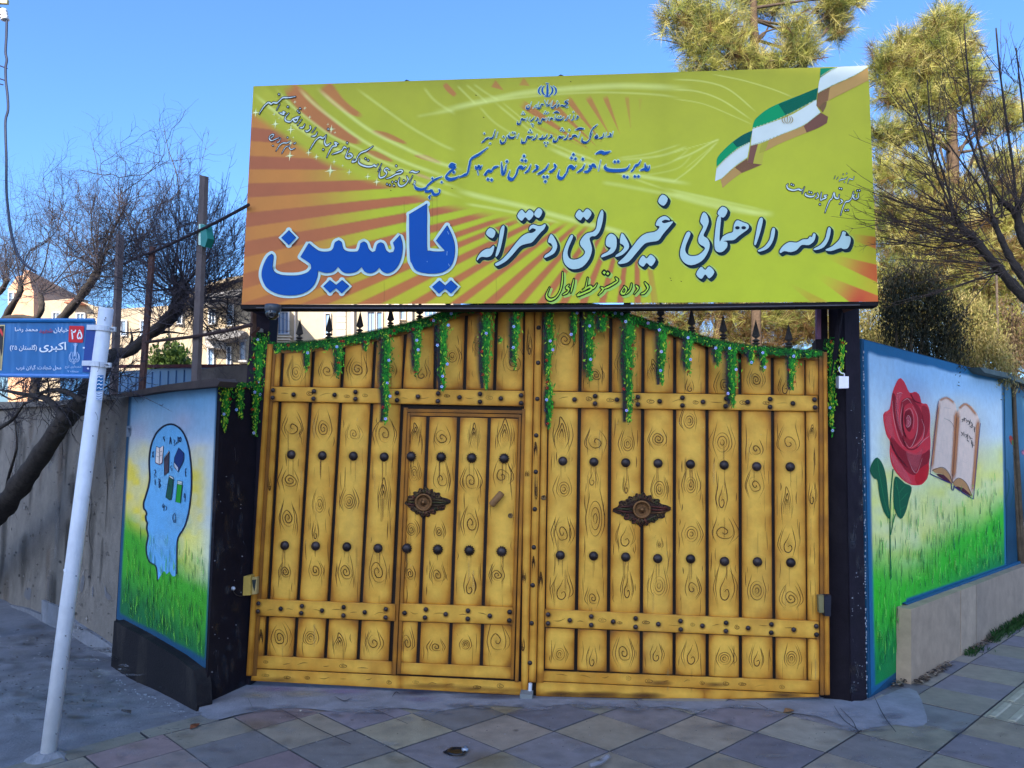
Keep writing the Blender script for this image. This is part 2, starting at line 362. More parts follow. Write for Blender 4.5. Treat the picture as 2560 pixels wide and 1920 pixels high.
def knot(mb, c, rx, ry, kind, d, off, sd=0):
    "a wood knot drawn with a brush: spiral, flame or tear, with grain lines passing round it"
    r = random.Random(sd+int(c[0]*7+c[1])); ink = lambda a: (*INK, min(.95, a*1.3))
    if kind == 's' and r.random() < .3: kind = r.choice('oot')
    rx *= r.uniform(.8, 1.05); ry *= r.uniform(.85, 1.15)
    mb.glow(GATE, c, rx*1.5, (.34, .135, .018, .12*d), off-.0004, 14, ry*1.45); mb.glow(GATE, (c[0], c[1]+ry*.1), rx*.8, (*YC[:3], .35*d), off-.0003, 12, ry*.8)
    if kind in 's':
        tn = r.uniform(1.2, 2.5); ph = r.uniform(0, 6.28); sg = r.choice((-1, 1)); n = 26
        pts = []
        for i in range(n):
            t = i/(n-1); a = ph+sg*t*tn*2*pi; k = .06+.84*t**.9
            pts.append((c[0]+rx*k*cos(a)*(1+.10*sin(2*a+ph)), c[1]+ry*(k-.1*t)*sin(a)*(1+.08*sin(3*a+1))+ry*.16*t*cos(a)))
        mb.soft(GATE, pts, [4, 6.5, 6], (*INK, .16*d), off-.0002, 1, .1)
        mb.ribbon(GATE, pts, [1.5, 2.1, 1.8, .9], np.array([ink(d*.9), ink(d*.85), ink(d*.62), ink(d*.15)]), off, 2)
    elif kind == 'o':
        for k, a in ((.22, .8), (.5, .9), (.78, .55)):
            e = r.uniform(0, 6.28); n = 15; pp = [(c[0]+rx*k*cos(e+i*.43), c[1]+ry*k*sin(e+i*.43)) for i in range(n)]
            mb.ribbon(GATE, pp, [.8, 1.9, 1.9, .8], np.array([ink(d*.3), ink(d*a), ink(d*a), ink(d*.2)]), off, 2)
    elif kind == 'f':      # flame: nested arches
        for k, a in ((1., .75), (.62, 1.), (.28, .8)):
            x, y, X, Y = c[0], c[1], rx*k, ry*k; s_ = r.uniform(-.2, .2)
            pp = [(x-X, y+Y*.9), (x-X*.9, y+Y*.1), (x-X*.35, y-Y*.5), (x+X*s_, y-Y), (x+X*.5, y-Y*.55), (x+X*.8, y), (x+X*.95, y+Y*.8)]
            mb.ribbon(GATE, pp, [.8, 1.9, 2.4, 2.0, .8], np.array([ink(d*.3), ink(d*a), ink(d*a), ink(d*a*.8), ink(d*.3)]), off, 4)
    elif kind == 't':      # tear: a hook with a tail above
        x, y = c; pp = [(x+rx*.2, y-ry), (x-rx*.1, y-ry*.45), (x-rx*.55, y+ry*.1), (x-rx*.45, y+ry*.7), (x+rx*.1, y+ry*.85), (x+rx*.5, y+ry*.5), (x+rx*.3, y+ry*.15), (x-rx*.05, y+ry*.3)]
        mb.ribbon(GATE, pp, [.8, 2.0, 2.6, 2.2, 1.2], np.array([ink(d*.4), ink(d), ink(d), ink(d*.7)]), off, 4)
    for sg in (-1, 1):
        for k in range(r.choice((1, 2, 2))):
            b = rx*(1.08+.34*k)*r.uniform(.9, 1.1); h0, h1 = ry*r.uniform(1.2, 2.0), ry*r.uniform(.8, 1.6); a = d*r.uniform(.35, .8)
            x, y = c
            pp = [(x+sg*b*r.uniform(.25, .6), y-h0), (x+sg*b*.7, y-h0*.6), (x+sg*b, y-ry*.1), (x+sg*b*.92, y+ry*.45), (x+sg*b*r.uniform(.3, .8), y+h1)]
            if kind == 'f': pp = pp[1:]
            mb.ribbon(GATE, pp, [.6, 1.5, 1.8, 1.5, .6], np.array([ink(.05), ink(a), ink(a), ink(a), ink(.05)]), off, 4)
def zk(o, k, rows):
    return [((o[0]+k*x, o[1]+k*y), k*rx, k*ry, t, d) for x, y, rx, ry, t, d in rows]
KN = zk((600, 740), .2411, [(580, 790, 60, 75, 'o', .55), (905, 775, 55, 60, 's', .75), (1220, 760, 62, 75, 's', .95), (1560, 770, 45, 60, 's', .5), (1880, 800, 50, 55, 't', .9), (545, 1365, 65, 80, 's', .95), (865, 1375, 62, 75, 's', .8), (1180, 1430, 45, 60, 's', .45), (1500, 1430, 75, 90, 's', 1)])
KN += zk((1080, 740), .2411, [(210, 625, 48, 60, 's', .7), (500, 520, 60, 70, 's', .5), (850, 690, 75, 90, 's', .6), (1378, 455, 65, 85, 's', .8), (1700, 820, 55, 68, 's', .95), (2000, 700, 50, 65, 'o', .6), (1010, 520, 14, 80, 't', .8), (1075, 1590, 30, 60, 'f', .8)])
KN += zk((1560, 740), .2532, [(290, 740, 45, 95, 'f', .6), (650, 900, 26, 40, 't', .9), (1000, 885, 55, 66, 's', .9), (1305, 828, 55, 70, 's', .9), (1590, 900, 38, 55, 't', .8), (1855, 1350, 30, 60, 'f', .5)])
KN += zk((980, 1000), .2411, [(240, 350, 36, 78, 'f', .9), (520, 392, 62, 72, 's', .9), (850, 370, 34, 90, 'f', .7), (1165, 350, 62, 110, 'f', 1), (230, 765, 42, 70, 's', .6), (510, 825, 55, 80, 's', .75), (818, 840, 58, 72, 's', .95), (1140, 790, 60, 76, 's', .95), (200, 1340, 45, 62, 's', .85), (488, 1370, 34, 50, 's', .7), (818, 1280, 55, 90, 's', .9), (1495, 930, 24, 90, 'o', .7), (1405, 770, 20, 28, 's', .5)])
KN += zk((1340, 1000), .2411, [(265, 350, 60, 130, 'f', .9), (625, 437, 72, 86, 's', .95), (950, 452, 55, 70, 's', .9), (1270, 405, 70, 72, 's', 1), (1590, 215, 52, 80, 'o', .8), (288, 925, 60, 75, 's', .75), (580, 820, 30, 50, 't', .4), (935, 895, 22, 60, 't', .8), (1280, 925, 60, 82, 's', .85), (1605, 880, 58, 78, 'o', .7), (275, 1375, 72, 95, 's', .85), (615, 1230, 60, 180, 'o', .9), (925, 1420, 62, 85, 's', .6), (1280, 1500, 22, 30, 's', .4), (1610, 1390, 62, 85, 's', .75)])
KN += zk((1720, 1000), .2411, [(355, 440, 72, 95, 'o', .75), (705, 512, 48, 58, 's', .9), (1050, 448, 72, 80, 's', .7), (350, 1010, 36, 90, 't', 1), (700, 885, 62, 90, 's', .7), (1025, 1080, 40, 130, 'f', .55), (370, 1370, 82, 95, 's', .95), (1040, 1490, 55, 80, 't', .75), (1285, 990, 25, 70, 't', .6)])
KN += zk((590, 1050), .211, [(640, 715, 72, 95, 's', .85), (615, 1160, 62, 100, 's', 1), (990, 1000, 50, 90, 'o', .5), (1340, 965, 58, 85, 's', 1), (1745, 900, 55, 150, 'f', .85), (940, 1330, 25, 60, 't', .6), (400, 770, 35, 60, 't', .5)])
KN += zk((580, 1380), .2411, [(553, 205, 45, 60, 's', .9), (865, 190, 55, 75, 's', .75), (1180, 205, 55, 90, 's', .75), (1510, 205, 68, 115, 's', .8), (495, 890, 70, 85, 's', .8), (815, 890, 55, 72, 's', .8), (1115, 950, 55, 90, 'f', .8), (1470, 940, 58, 75, 's', .8), (300, 880, 25, 60, 'f', .7)])
KN += zk((960, 1380), .2411, [(270, 225, 34, 60, 's', .75), (555, 240, 45, 62, 's', .8), (885, 350, 45, 75, 't', 1), (1175, 240, 48, 65, 's', 1), (240, 940, 46, 72, 's', .8), (540, 985, 45, 48, 's', .85), (845, 960, 45, 52, 's', .85), (1170, 920, 72, 95, 's', .85), (1455, 265, 25, 45, 's', .7), (1550, 110, 18, 60, 'f', .7), (1430, 975, 18, 40, 't', .6), (1625, 290, 15, 60, 'f', .8)])
KN += zk((1340, 1380), .2411, [(265, 395, 60, 90, 't', .85), (590, 480, 45, 65, 's', .8), (945, 380, 38, 75, 't', .8), (1275, 350, 68, 85, 'o', .5), (1620, 380, 48, 80, 's', .9), (245, 1060, 50, 65, 'o', .5), (580, 1100, 35, 80, 't', .6), (910, 1045, 68, 95, 's', .75), (1245, 1060, 48, 60, 's', .8), (1610, 1070, 55, 78, 's', .8)])
KN += zk((1740, 1380), .2411, [(300, 365, 66, 120, 's', .85), (632, 400, 75, 110, 's', .9), (985, 480, 65, 90, 's', .75), (295, 1105, 60, 70, 's', .8), (632, 1110, 48, 70, 't', .85), (990, 1105, 55, 68, 's', .8)])
def knots_in(mb, x0, x1, y0, y1, off):
    "draw every knot whose middle lies on this board (x0, x1 may be groove lines)"
    for c, rx, ry, t, d in KN:
        a = gapx(x0, c[1]); b = gapx(x1, c[1])
        if a <= c[0] < b and y0 <= c[1] < y1:
            h = (b-a)/2-HG-1.5; cx = min(max(c[0], a+rx*.75), b-rx*.75)
            knot(mb, (cx, c[1]), min(rx*1.4, h*.88), ry*1.3, t, d, off)
    r = random.Random(int(gapx(x0, y0)*3+y0))
    for _ in range(int((y1-y0)/38)):     # loose cracks and grain
        y = r.uniform(y0+25, y1-35); a, b = gapx(x0, y)+HG+5, gapx(x1, y)-HG-5
        if b-a < 12: continue
        x = r.choice((r.uniform(a, a+.22*(b-a)), r.uniform(b-.22*(b-a), b))); l = r.uniform(14, 60)
        mb.ribbon(GATE, [(x, y), (x+r.uniform(-2, 2), y+l*.5), (x+r.uniform(-3, 3), y+l)], [.5, r.uniform(1., 2.4), .5], (*INK, r.uniform(.2, .85)), off, 4)
    for _ in range(int((y1-y0)/60)):     # scuffs, chips and drips in the varnish
        y = r.uniform(y0+8, y1-12); a, b = gapx(x0, y)+HG+3, gapx(x1, y)-HG-3
        if b-a < 10: continue
        x = r.uniform(a, b)
        if r.random() < .5: mb.soft(GATE, [(x, y), (x+r.uniform(-1, 1), y+r.uniform(10, 46)), (x, y+60)], r.uniform(3, 9), (*r.choice(((.22, .09, .02), (.62, .42, .14), (.12, .06, .03))), r.uniform(.12, .35)), off, 3)
        else: mb.ribbon(GATE, [(x, y), (x+r.uniform(-5, 5), y+r.uniform(-3, 8))], [.4, 1.2, .4], (*r.choice(((.8, .68, .42), (.1, .05, .02))), r.uniform(.3, .8)), off, 1)
def board(parent, ga, gb, ytop, ybot, off=0., depth=.012, be=(.5, .5), name='board', tone=0., lr=(1, 1), ha=HG, hb=HG):
    "one vertical board between two groove lines; ytop/ybot are functions of x or numbers"
    ft = ytop if callable(ytop) else (lambda x: ytop); fb = ybot if callable(ybot) else (lambda x: ybot)
    def corner(g, f, s):
        y = f(gapx(g, 1200.))
        for _ in range(3): y = f(gapx(g, y)+s)
        return (gapx(g, y)+s, y)
    q = [corner(ga, ft, ha), corner(gb, ft, -hb), corner(gb, fb, -hb), corner(ga, fb, ha)]
    mb = MB(); plank(mb, q, off, depth, None, be, tone+random.uniform(-.06, .06), lr)
    knots_in(mb, ga, gb, min(q[0][1], q[1][1])-4, q[2][1], off+.0006)
    return mb.build(name, M['gate'], parent)
def line(p, q): return lambda x: p[1]+(q[1]-p[1])*(x-p[0])/(q[0]-p[0])
ub_t, ub_b = line((676.7, 966.6), (2044, 989.4)), line((675, 1002.8), (2044.8, 1028))
lb_t, lb_b = line((640, 1498.5), (2047, 1554)), line((638, 1539), (2048, 1596.5))
bot_t = line((662, 1640), (2018, 1702)); seam = line((633, 1671.5), (2047, 1735))
def bot_b(x): return float(np.interp(x, [600, 628, 1000, 1340, 1760, 2047, 2080], [1701, 1702, 1722, 1741, 1749, 1743, 1742]))
def ptop(x): return archy(x)+24

def stud(parent, c, r_px, off, teeth=False, col=(.032, .025, .024, 1), rnd=random.Random(3)):
    o = GATE.at(c[0], c[1], off); r = r_px/FPX*5.2; mb = MB()
    if teeth:
        a = np.linspace(0, 2*pi, 28, endpoint=False); R_ = np.where(np.arange(28) % 2 == 0, r*1.22, r*.98)
        ax = np.stack([np.cos(a)*R_, np.zeros(28), np.sin(a)*R_], 1)
        mb.add(np.vstack([o+ax-[0, .004, 0], o+ax*1.02]), [tuple(range(28))]+[(i, 28+i, 28+(i+1) % 28, (i+1) % 28) for i in range(28)], (*np.array(col[:3])*.7, 1))
    b = .004 if teeth else 0.
    k = rnd.uniform(.7, 1.5); cc = (col[0]*k*1.1, col[1]*k, col[2]*k, 1)
    mb.lathe(o, (0, -1, 0), [(r*1.06, b), (r*1.02, b+r*.16), (r*.92, b+r*.34), (r*.72, b+r*.52), (r*.42, b+r*.65), (r*.15, b+r*.7), (0, b+r*.705)], cc, 18)
    return mb.build('stud' if r_px > 8 else 'rivet', M['iron'], parent, sm=True)
def burnspot(mb, c, r, off): mb.glow(GATE, (c[0]+1, c[1]+2), r, (*BURN[:3], .75), off)

def ornament(parent, c, wl, wr, h):
    "cast pierced rosette plate with a boss in the middle"
    mb = MB(); o = GATE.at(*c, .004); px = 5.2/FPX
    P = lambda x, z, y=0.: o+np.array([x*px, -y, z*px])
    br = lambda: (.10*random.uniform(.6, 1.5), .055*random.uniform(.6, 1.4), .025, 1)
    pts = []
    for i in range(64):        # pointed oval outline with scallops
        a = 2*pi*i/64; w_ = wr if cos(a) > 0 else wl
        k = 1/(abs(cos(a)/w_)**1.25+abs(sin(a)/h)**1.25)**(1/1.25)
        k *= 1+.10*sin(a*14)
        pts.append((k*cos(a), k*sin(a)))
    f = [P(x, z, .006) for x, z in pts]; b = [P(x*1.02, z*1.02, -.001) for x, z in pts]
    n = len(f); mb.add([P(0, 0, .006)]+f, [(0, 1+i, 1+(i+1) % n) for i in range(n)], (.035, .018, .012, 1))
    mb.add(f+b, [(i, n+i, n+(i+1) % n, (i+1) % n) for i in range(n)], (.03, .016, .01, 1))
    for i in range(34):        # scrolls
        a = 2*pi*(i+.3)/34; w_ = wr if cos(a) > 0 else wl
        k = .82/(abs(cos(a)/w_)**1.25+abs(sin(a)/h)**1.25)**(1/1.25)
        if k < 22: k = 24
        x, z = k*cos(a), k*sin(a); s_ = random.choice((-1, 1)); rr = random.uniform(4.5, 7.5)
        sp = [P(x+rr*(1-t/9)*cos(a+s_*t*.75), z+rr*(1-t/9)*sin(a+s_*t*.75), .009+.0006*t) for t in range(9)]
        mb.tube(sp, [.0045, .005, .0025], br(), 5)
    for sg, w_ in ((-1, wl), (1, wr)):      # leaves running out to the tips
        for k in range(3):
            z = (k-1)*5.
            mb.tube([P(sg*20, z*1.6, .010), P(sg*(20+(w_-20)*.5), z*1.2, .015), P(sg*(w_-3), z*.3, .009)], [.005, .007, .002], br(), 6)
    for sg in (-1, 1):
        for k in range(3):
            x = (k-1)*8.; mb.tube([P(x*.6, sg*18, .010), P(x*1.2, sg*(h*.75), .014), P(x*.7, sg*(h-2), .008)], [.005, .006, .002], br(), 6)
    pl = mb.build('ornament', M['brass'], parent, sm=True)
    mc = MB(); mc.lathe(o, (0, -1, 0), [(22*px, .008), (22*px, .016), (19.5*px, .020), (17.5*px, .018), (16.5*px, .011), (9*px, .014), (5*px, .016), (4.5*px, .022), (2*px, .026), (0, .027)], (.22, .10, .035, 1), 28)
    for i in range(30):
        a = 2*pi*i/30; mc.tube([P(6*cos(a), 6*sin(a), .0165), P(16*cos(a), 16*sin(a), .0125)], [.0008, .0014], (.06, .028, .012, 1), 4)
    mc.build('boss', M['brass'], parent, sm=True)
    return pl
def spike(parent, x, ytip, ybase):
    "wrought spear head on a collar, standing behind the top edge"
    pl = Pl((0, .06, 0), (0, -1, 0)); t = pl.at(x, ytip); b = pl.at(x, ybase); h = t[2]-b[2]; mb = MB(); bx, by, bz = b; c = (.055, .048, .045, 1)
    w_ = .027
    V = [(bx-w_, by, bz+h*.36), (bx, by-.012, bz+h*.36), (bx+w_, by, bz+h*.36), (bx, by+.012, bz+h*.36), (bx, by, bz+h), (bx, by, bz+h*.24)]
    mb.add(V, [(0, 1, 4), (1, 2, 4), (2, 3, 4), (3, 0, 4), (1, 0, 5), (2, 1, 5), (3, 2, 5), (0, 3, 5)], c)
    mb.lathe((bx, by, bz-.25), (0, 0, 1), [(.011, 0), (.011, .25+h*.02), (.026, .25+h*.06), (.026, .25+h*.09), (.011, .25+h*.13), (.024, .25+h*.17), (.024, .25+h*.2), (.010, .25+h*.25)], c, 10)
    return mb.build('spike', M['black'], parent)
ZB = lambda s, o, k: TP(s, o, k)
R_UP = ZB('342,978 338,1055 555,1022 767,988 762,1065 980,1025 1197,995 1197,1067 1628,1005 1628,1080 1845,1043 2055,1010 2052,1090', (600, 740), .2411)+ZB('285,1050 498,1015 498,1097 713,1062 923,1030 923,1110', (1080, 740), .2411)
R_LO = ZB('273,533 268,615 505,588 725,560 718,633 932,607 1157,572 1155,658 1375,625 1595,593 1592,680', (580, 1380), .2411)
R_WI = ZB('213,632 433,595 425,680 640,645 870,608 868,693 1097,662 1303,622 1300,710', (960, 1380), .2411)
R_RU = ZB('1237,1108 1477,1073 1692,1037 1690,1115 1917,1075', (1080, 740), .2411)+ZB('137,997 137,1070 352,1040 577,1005 577,1080 780,1045 1010,1012 1003,1088 1220,1047 1443,1018 1442,1095 1667,1060 1882,1023 1887,1100', (1560, 740), .2532)
R_RL = ZB('125,648 125,740 350,708 573,668 573,757 800,722 1033,688 1033,778 1268,748 1498,715 1500,803 1725,765', (1340, 1380), .2411)+ZB('312,735 310,820 540,788 783,750 780,837 1013,805 1247,770 1250,857', (1740, 1380), .2411)
R_AS = ZB('1105,328 1100,692 1092,1067 1080,1445', (1080, 740), .2411)+ZB('1490,745 1480,1132 1470,1527', (980, 1000), .2411)+ZB('1542,345 1530,738 1513,1150', (960, 1380), .2411)
B_L = ZB('655,410 1022,422 1390,428 1755,437 577,1487 943,1493 1313,1503 1683,1520', (590, 1050), .211)
B_W = ZB('198,585 510,592 827,600 1162,607 153,1537 475,1550 802,1560 1137,1570', (980, 1000), .2411)
B_R = ZB('278,633 600,642 930,650 1265,657 1602,665', (1340, 1000), .2411)+ZB('375,675 712,690 1060,693', (1720, 1000), .2411)+ZB('252,33 597,42 930,52 1262,68 1603,72', (1340, 1380), .2411)+ZB('295,98 637,102 983,110', (1740, 1380), .2411)

def bandmarks(mb, x0, x1, ft, fb, off, seed):
    r = random.Random(seed); x = x0+25
    while x < x1-25:
        y = (ft(x)+fb(x))/2+r.uniform(-3, 3); k = r.random(); d = r.uniform(.35, .8)
        if k < .5:
            n = 14; rx, ry = r.uniform(7, 13), r.uniform(4, 7)
            mb.ribbon(GATE, [(x+rx*(.15+.85*t/13)*cos(t*.85), y+ry*(.15+.85*t/13)*sin(t*.85)) for t in range(n)], [1, 1.8, 1], (*INK, d), off, 2)
        else:
            l = r.uniform(14, 30); mb.ribbon(GATE, [(x-l/2, y+r.uniform(-4, 4)), (x, y+r.uniform(-3, 3)), (x+l/2, y+r.uniform(-4, 4))], [.5, 1.7, .5], (*INK, d), off, 4)
        x += r.uniform(38, 70)
LC = GATE.at(660, 1702)
gl = thing('gate_leaf', 'left leaf of the yellow wood-painted metal gate, with the small walk-through door in it', 'gate', tuple(LC), 'leaves of the school gate')
RC = GATE.at(2040, 1740)
gr = thing('gate_leaf', 'right leaf of the yellow wood-painted metal gate, plain without a walk-through door', 'gate', tuple(RC), 'leaves of the school gate')
# dark sheet behind the boards (seen in the grooves) and the rail that follows the arch
arcL = [tuple(p) for p in ARCH if p[0] < 1335]; arcR = [tuple(p) for p in ARCH if p[0] > 1357]
def backsheet(parent, arc, tail):
    mb = MB(); mb.prism(GATE, arc+tail, -.045, -.014, (.014, .008, .006, 1)); return mb.build('back_sheet', M['gate'], parent)
backsheet(gl, arcL, [(1335, 746), (1317, 1738), (1000, 1720), (630, 1700)])
backsheet(gr, [(1337, 746)]+arcR, [(2056, 1740), (1760, 1747), (1320, 1739)])
def archrail(parent, arc, x0, x1):
    mb = MB(); a = [p for p in arc if x0 <= p[0] <= x1]
    n = len(a); us = np.linspace(0, 1, 6); P, C_ = [], []
    for u in us:
        for x, y in a:
            P.append((x, y+25*u)); C_.append(mix(YE, BURN, .35+.6*u*vnoise(np.array([x]), np.array([y]), 30, 2)[0]))
    P = np.array(P); V = GATE.grid(P[:, 0], P[:, 1], .002)
    mb.add(V, [(r_*n+i, (r_+1)*n+i, (r_+1)*n+i+1, r_*n+i+1) for r_ in range(5) for i in range(n-1)], np.array(C_))
    top = V[:n]; mb.add(np.vstack([top, top+[0, .047, 0]]), [(i, i+1, n+i+1, n+i) for i in range(n-1)], YE)
    return mb.build('top_rail', M['gate'], parent)
archrail(gl, arcL, 686, 1336); archrail(gr, arcR, 1358, 2046)
# ---- left leaf boards
STL = ((690, 870), (640.5, 1660))
board(gl, STL, GL[0], ptop, lambda x: ub_t(x)-1, be=(.6, .5), ha=0)
board(gl, STL, GL[0], lambda x: ub_b(x)+1, lambda x: lb_t(x)-1, ha=0)
board(gl, STL, GL[0], lambda x: lb_b(x)+1, bot_t, ha=0)
for i in range(4):
    board(gl, GL[i], GL[i+1], ptop, lambda x: ub_t(x)-1, be=(.8, .6))
    board(gl, GL[i], GL[i+1], lambda x: ub_b(x)+1, lambda x: lb_t(x)-1, be=(.7, .6))
    board(gl, GL[i], GL[i+1], lambda x: lb_b(x)+1, bot_t, be=(.7, .7))
for i in range(4):
    board(gl, GU[i], GU[i+1], ptop, lambda x: ub_t(x)-1, be=(.9, 1.0))
ST = ((1313, 760), (1303, 1706)); ST2 = ((1338, 747), (1321, 1738))
board(gl, ST, ST2, 762, 1736, off=.004, depth=.02, name='stile', ha=0, hb=1)
# door opening frame of the left leaf
mb = MB()
plank(mb, [(1009, 1019), (1019, 1019), (990, 1688), (979, 1688)], .002, .02, tone=.3)
mb.build('door_jamb', M['gate'], gl)
mb = MB(); plank(mb, [(1305, 1022), (1313, 1022), (1296, 1706), (1287, 1706)], .008, .025, tone=.25)
mb.build('door_jamb', M['gate'], gl)
mb = MB(); hrail(mb, [(1018, 1022), (1304, 1026), (1304, 1034), (1018, 1030)], .006, .02, .4); mb.build('door_head', M['gate'], gl)
# bottom rails
mb = MB(); hrail(mb, [(640, bot_t(640)), (979, bot_t(979)), (979, seam(979)-1), (632, seam(632)-1)], .002, .016); bandmarks(mb, 640, 975, bot_t, seam, .003, 4)
mb.build('bottom_rail', M['gate'], gl)
mb = MB(); q = [(631, seam(631)+1), (1000, 1690), (1000, bot_b(1000)), (627, bot_b(627))]; hrail(mb, q, .0, .014)
hrail(mb, [(1000, 1690), (1320, 1706), (1318, bot_b(1318)), (1000, bot_b(1000))], .0, .014, .1)
bandmarks(mb, 640, 1310, seam, bot_b, .001, 9)
for x, y, r_, a in ((700, 1700, 60, .5), (1080, 1715, 90, .5), (1180, 1722, 70, .55), (1265, 1726, 60, .4)): mb.glow(GATE, (x, y), r_, (*BURN[:3], a), .0012, ry=9)
mb.build('kick_board', M['gate'], gl)
def band(parent, q, rows, r_px, ft, fb, seed, off=.016):
    mb = MB(); hrail(mb, q, off, .020)
    for c in rows: burnspot(mb, c, r_px*2., off+.0006)
    bandmarks(mb, q[0][0]+10, q[1][0]-10, ft, fb, off+.001, seed)
    b = mb.build('cross_band', M['gate'], parent)
    for c in rows: stud(b, c, r_px, off)
    return b
band(gl, [(676.7, 966.6), (1310, 977.2), (1309, 1015.5), (675.2, 1002.8)], R_UP, 5.4, ub_t, ub_b, 1)
band(gl, [(640.3, 1498), (988.5, 1511), (987, 1553), (638, 1539)], R_LO, 5.2, lb_t, lb_b, 2)
band(gr, [(1374, 979), (2044, 989.4), (2044.8, 1028), (1374, 1018.7)], R_RU, 5.4, ub_t, ub_b, 3)
band(gr, [(1363, 1523.5), (2047, 1554), (2048, 1596.5), (1363, 1567.5)], R_RL, 5.2, lb_t, lb_b, 5)
for c in B_L: stud(gl, c, 11, .0)
for x, t, b in ((748, 796, 856), (822, 785, 848), (899, 777, 837), (976, 766, 818), (1049, 748, 801), (1120, 725, 778)): spike(gl, x, t, b)
# ---- walk-through door
wd = MB(); wd.prism(GATE, [(1019, 1030), (1303, 1036), (1284, 1700), (992, 1686)], -.012, -.003, (.02, .011, .008, 1))
wd = wd.build('walk_door', M['gate'], gl)
mb = MB(); plank(mb, [(1019, 1032), (1026, 1032), (1001, 1686), (992, 1686)], .008, .012, tone=.35); plank(mb, [(1297, 1037), (1303, 1037), (1284, 1699), (1276, 1699)], .008, .012, tone=.3)
hrail(mb, [(1025, 1031), (1298, 1036), (1298, 1044), (1025, 1039)], .0065, .01, .35)
mb.build('door_frame', M['gate'], wd)
wt = line((1018, 1041), (1300, 1047)); wbt, wbb = line((999.8, 1509), (1282, 1518.6)), line((997.4, 1552.4), (1280.7, 1562)); wbot = line((996, 1656), (1281, 1668))
for i in range(4):
    ha = 5 if i == 0 else HG; hb = 4 if i == 3 else HG
    board(wd, GW[i], GW[i+1], wt, lambda x: wbt(x)-1, off=.002, be=(.6, .6), ha=ha, hb=hb)
    board(wd, GW[i], GW[i+1], lambda x: wbb(x)+1, wbot, off=.002, be=(.6, .7), ha=ha, hb=hb)
mb = MB(); hrail(mb, [(1000, 1656.5), (1278, 1668), (1277, 1697.5), (995, 1685)], .003, .012, .05); mb.build('bottom_rail', M['gate'], wd)
mb = MB(); hrail(mb, [(999.8, 1509), (1282, 1518.6), (1280.7, 1562), (997.4, 1552.4)], .018, .018)
for c in R_WI: burnspot(mb, c, 10, .0187)
bandmarks(mb, 1010, 1270, wbt, wbb, .019, 6); wb = mb.build('cross_band', M['gate'], wd)
for c in R_WI: stud(wd, c, 5.4, .018)
for c in B_W: stud(wd, c, 11, .002, teeth=True)
ornament(wd, (1059.6, 1255.6), 47, 66, 36)
mb = MB(); p0, p1 = GATE.at(1229, 1262, .03), GATE.at(1254, 1233, .035)      # slanting pull handle
mb.tube([GATE.at(1233, 1257, .0), GATE.at(1233, 1257, .03)], .008, YB, 8); mb.tube([GATE.at(1250, 1238, .0), GATE.at(1250, 1238, .03)], .008, YB, 8)
d = (p1-p0)/np.linalg.norm(p1-p0); mb.tube([p0-d*.004, p0, p0+d*.006, p1-d*.006, p1, p1+d*.004], [.016, .022, .023, .023, .022, .018], (.26, .13, .05, 1), 14)
mb.build('handle', M['gate'], wd, sm=True)
def lock(parent, c, off):
    mb = MB(); o = GATE.at(*c, off); r = 6.2/FPX*5.2
    mb.lathe(o, (0, -1, 0), [(r, -.002), (r, .005), (r*.8, .008), (r*.62, .006), (r*.6, .003), (r*.3, .004), (0, .004)], (.20, .12, .05, 1), 18)
    mb.box(o+np.array([0, -.005, .002]), (.003, .003, .012), (.01, .008, .006, 1)); return mb.build('lock', M['brass'], parent, sm=True)
lock(wd, (1276, 1289), .002)
# ---- right leaf boards
for i in range(8):
    t_ = ptop
    board(gr, GR[i], GR[i+1], t_, lambda x: ub_t(x)-1, be=(.9, .6), ha=1.5 if i == 0 else HG, hb=HG if i < 7 else 1.8)
    board(gr, GR[i], GR[i+1], lambda x: ub_b(x)+1, lambda x: lb_t(x)-1, be=(.7, .6), ha=1.5 if i == 0 else HG, hb=HG if i < 7 else 1.8)
    board(gr, GR[i], GR[i+1], lambda x: lb_b(x)+1, bot_t, be=(.7, .7), ha=1.5 if i == 0 else HG, hb=HG if i < 7 else 1.8)
SR = ((2046, 880), (2049, 1735))
board(gr, GR[8], SR, lambda x: archy(x)+24, lambda x: ub_t(x)-1, ha=1.8, hb=0); board(gr, GR[8], SR, lambda x: ub_b(x)+1, lambda x: lb_t(x)-1, ha=1.8, hb=0)
board(gr, GR[8], SR, lambda x: lb_b(x)+1, bot_t, ha=1.8, hb=0)
SA, SB, SC = ((1338.5, 747), (1321, 1738)), ((1356.5, 747), (1339.5, 1738)), ((1374, 747), (1360, 1706))
as_ = board(gr, SA, SB, 749, 1706, off=.022, depth=.022, name='cover_strip', ha=0, hb=0)
for c in R_AS: stud(as_, c, 5.4, .022)
board(gr, SB, SC, 749, 1707, off=.004, depth=.018, name='stile', ha=1.5, hb=1)
lock(gr, (1359, 1244), .004)
def streaks(parent, cs, off):
    mb = MB(); r = random.Random(len(cs)+7)
    for x, y in cs:
        mb.glow(GATE, (x, y+1), 19, (*BURN[:3], .5), off)
        for _ in range(r.randint(1, 3)):
            dx = r.uniform(-7, 7); l = r.uniform(18, 60); mb.soft(GATE, [(x+dx, y+8), (x+dx+r.uniform(-1, 1), y+8+l*.5), (x+dx, y+8+l)], [r.uniform(3, 6), 4, 2], (*r.choice(((.26, .11, .03), (.16, .07, .025))), r.uniform(.2, .5)), off, 3)
    tag(mb.build('rust_streaks', M['gate'], parent), kind='stuff')
streaks(gl, B_L, .0014); streaks(wd, B_W, .0034); streaks(gr, B_R, .0014)
mb = MB(); hrail(mb, [(1361, 1678), (2047, 1703), (2047, seam(2047)-1), (1341, seam(1341)-1)], .002, .016); bandmarks(mb, 1380, 2030, bot_t, seam, .003, 14)
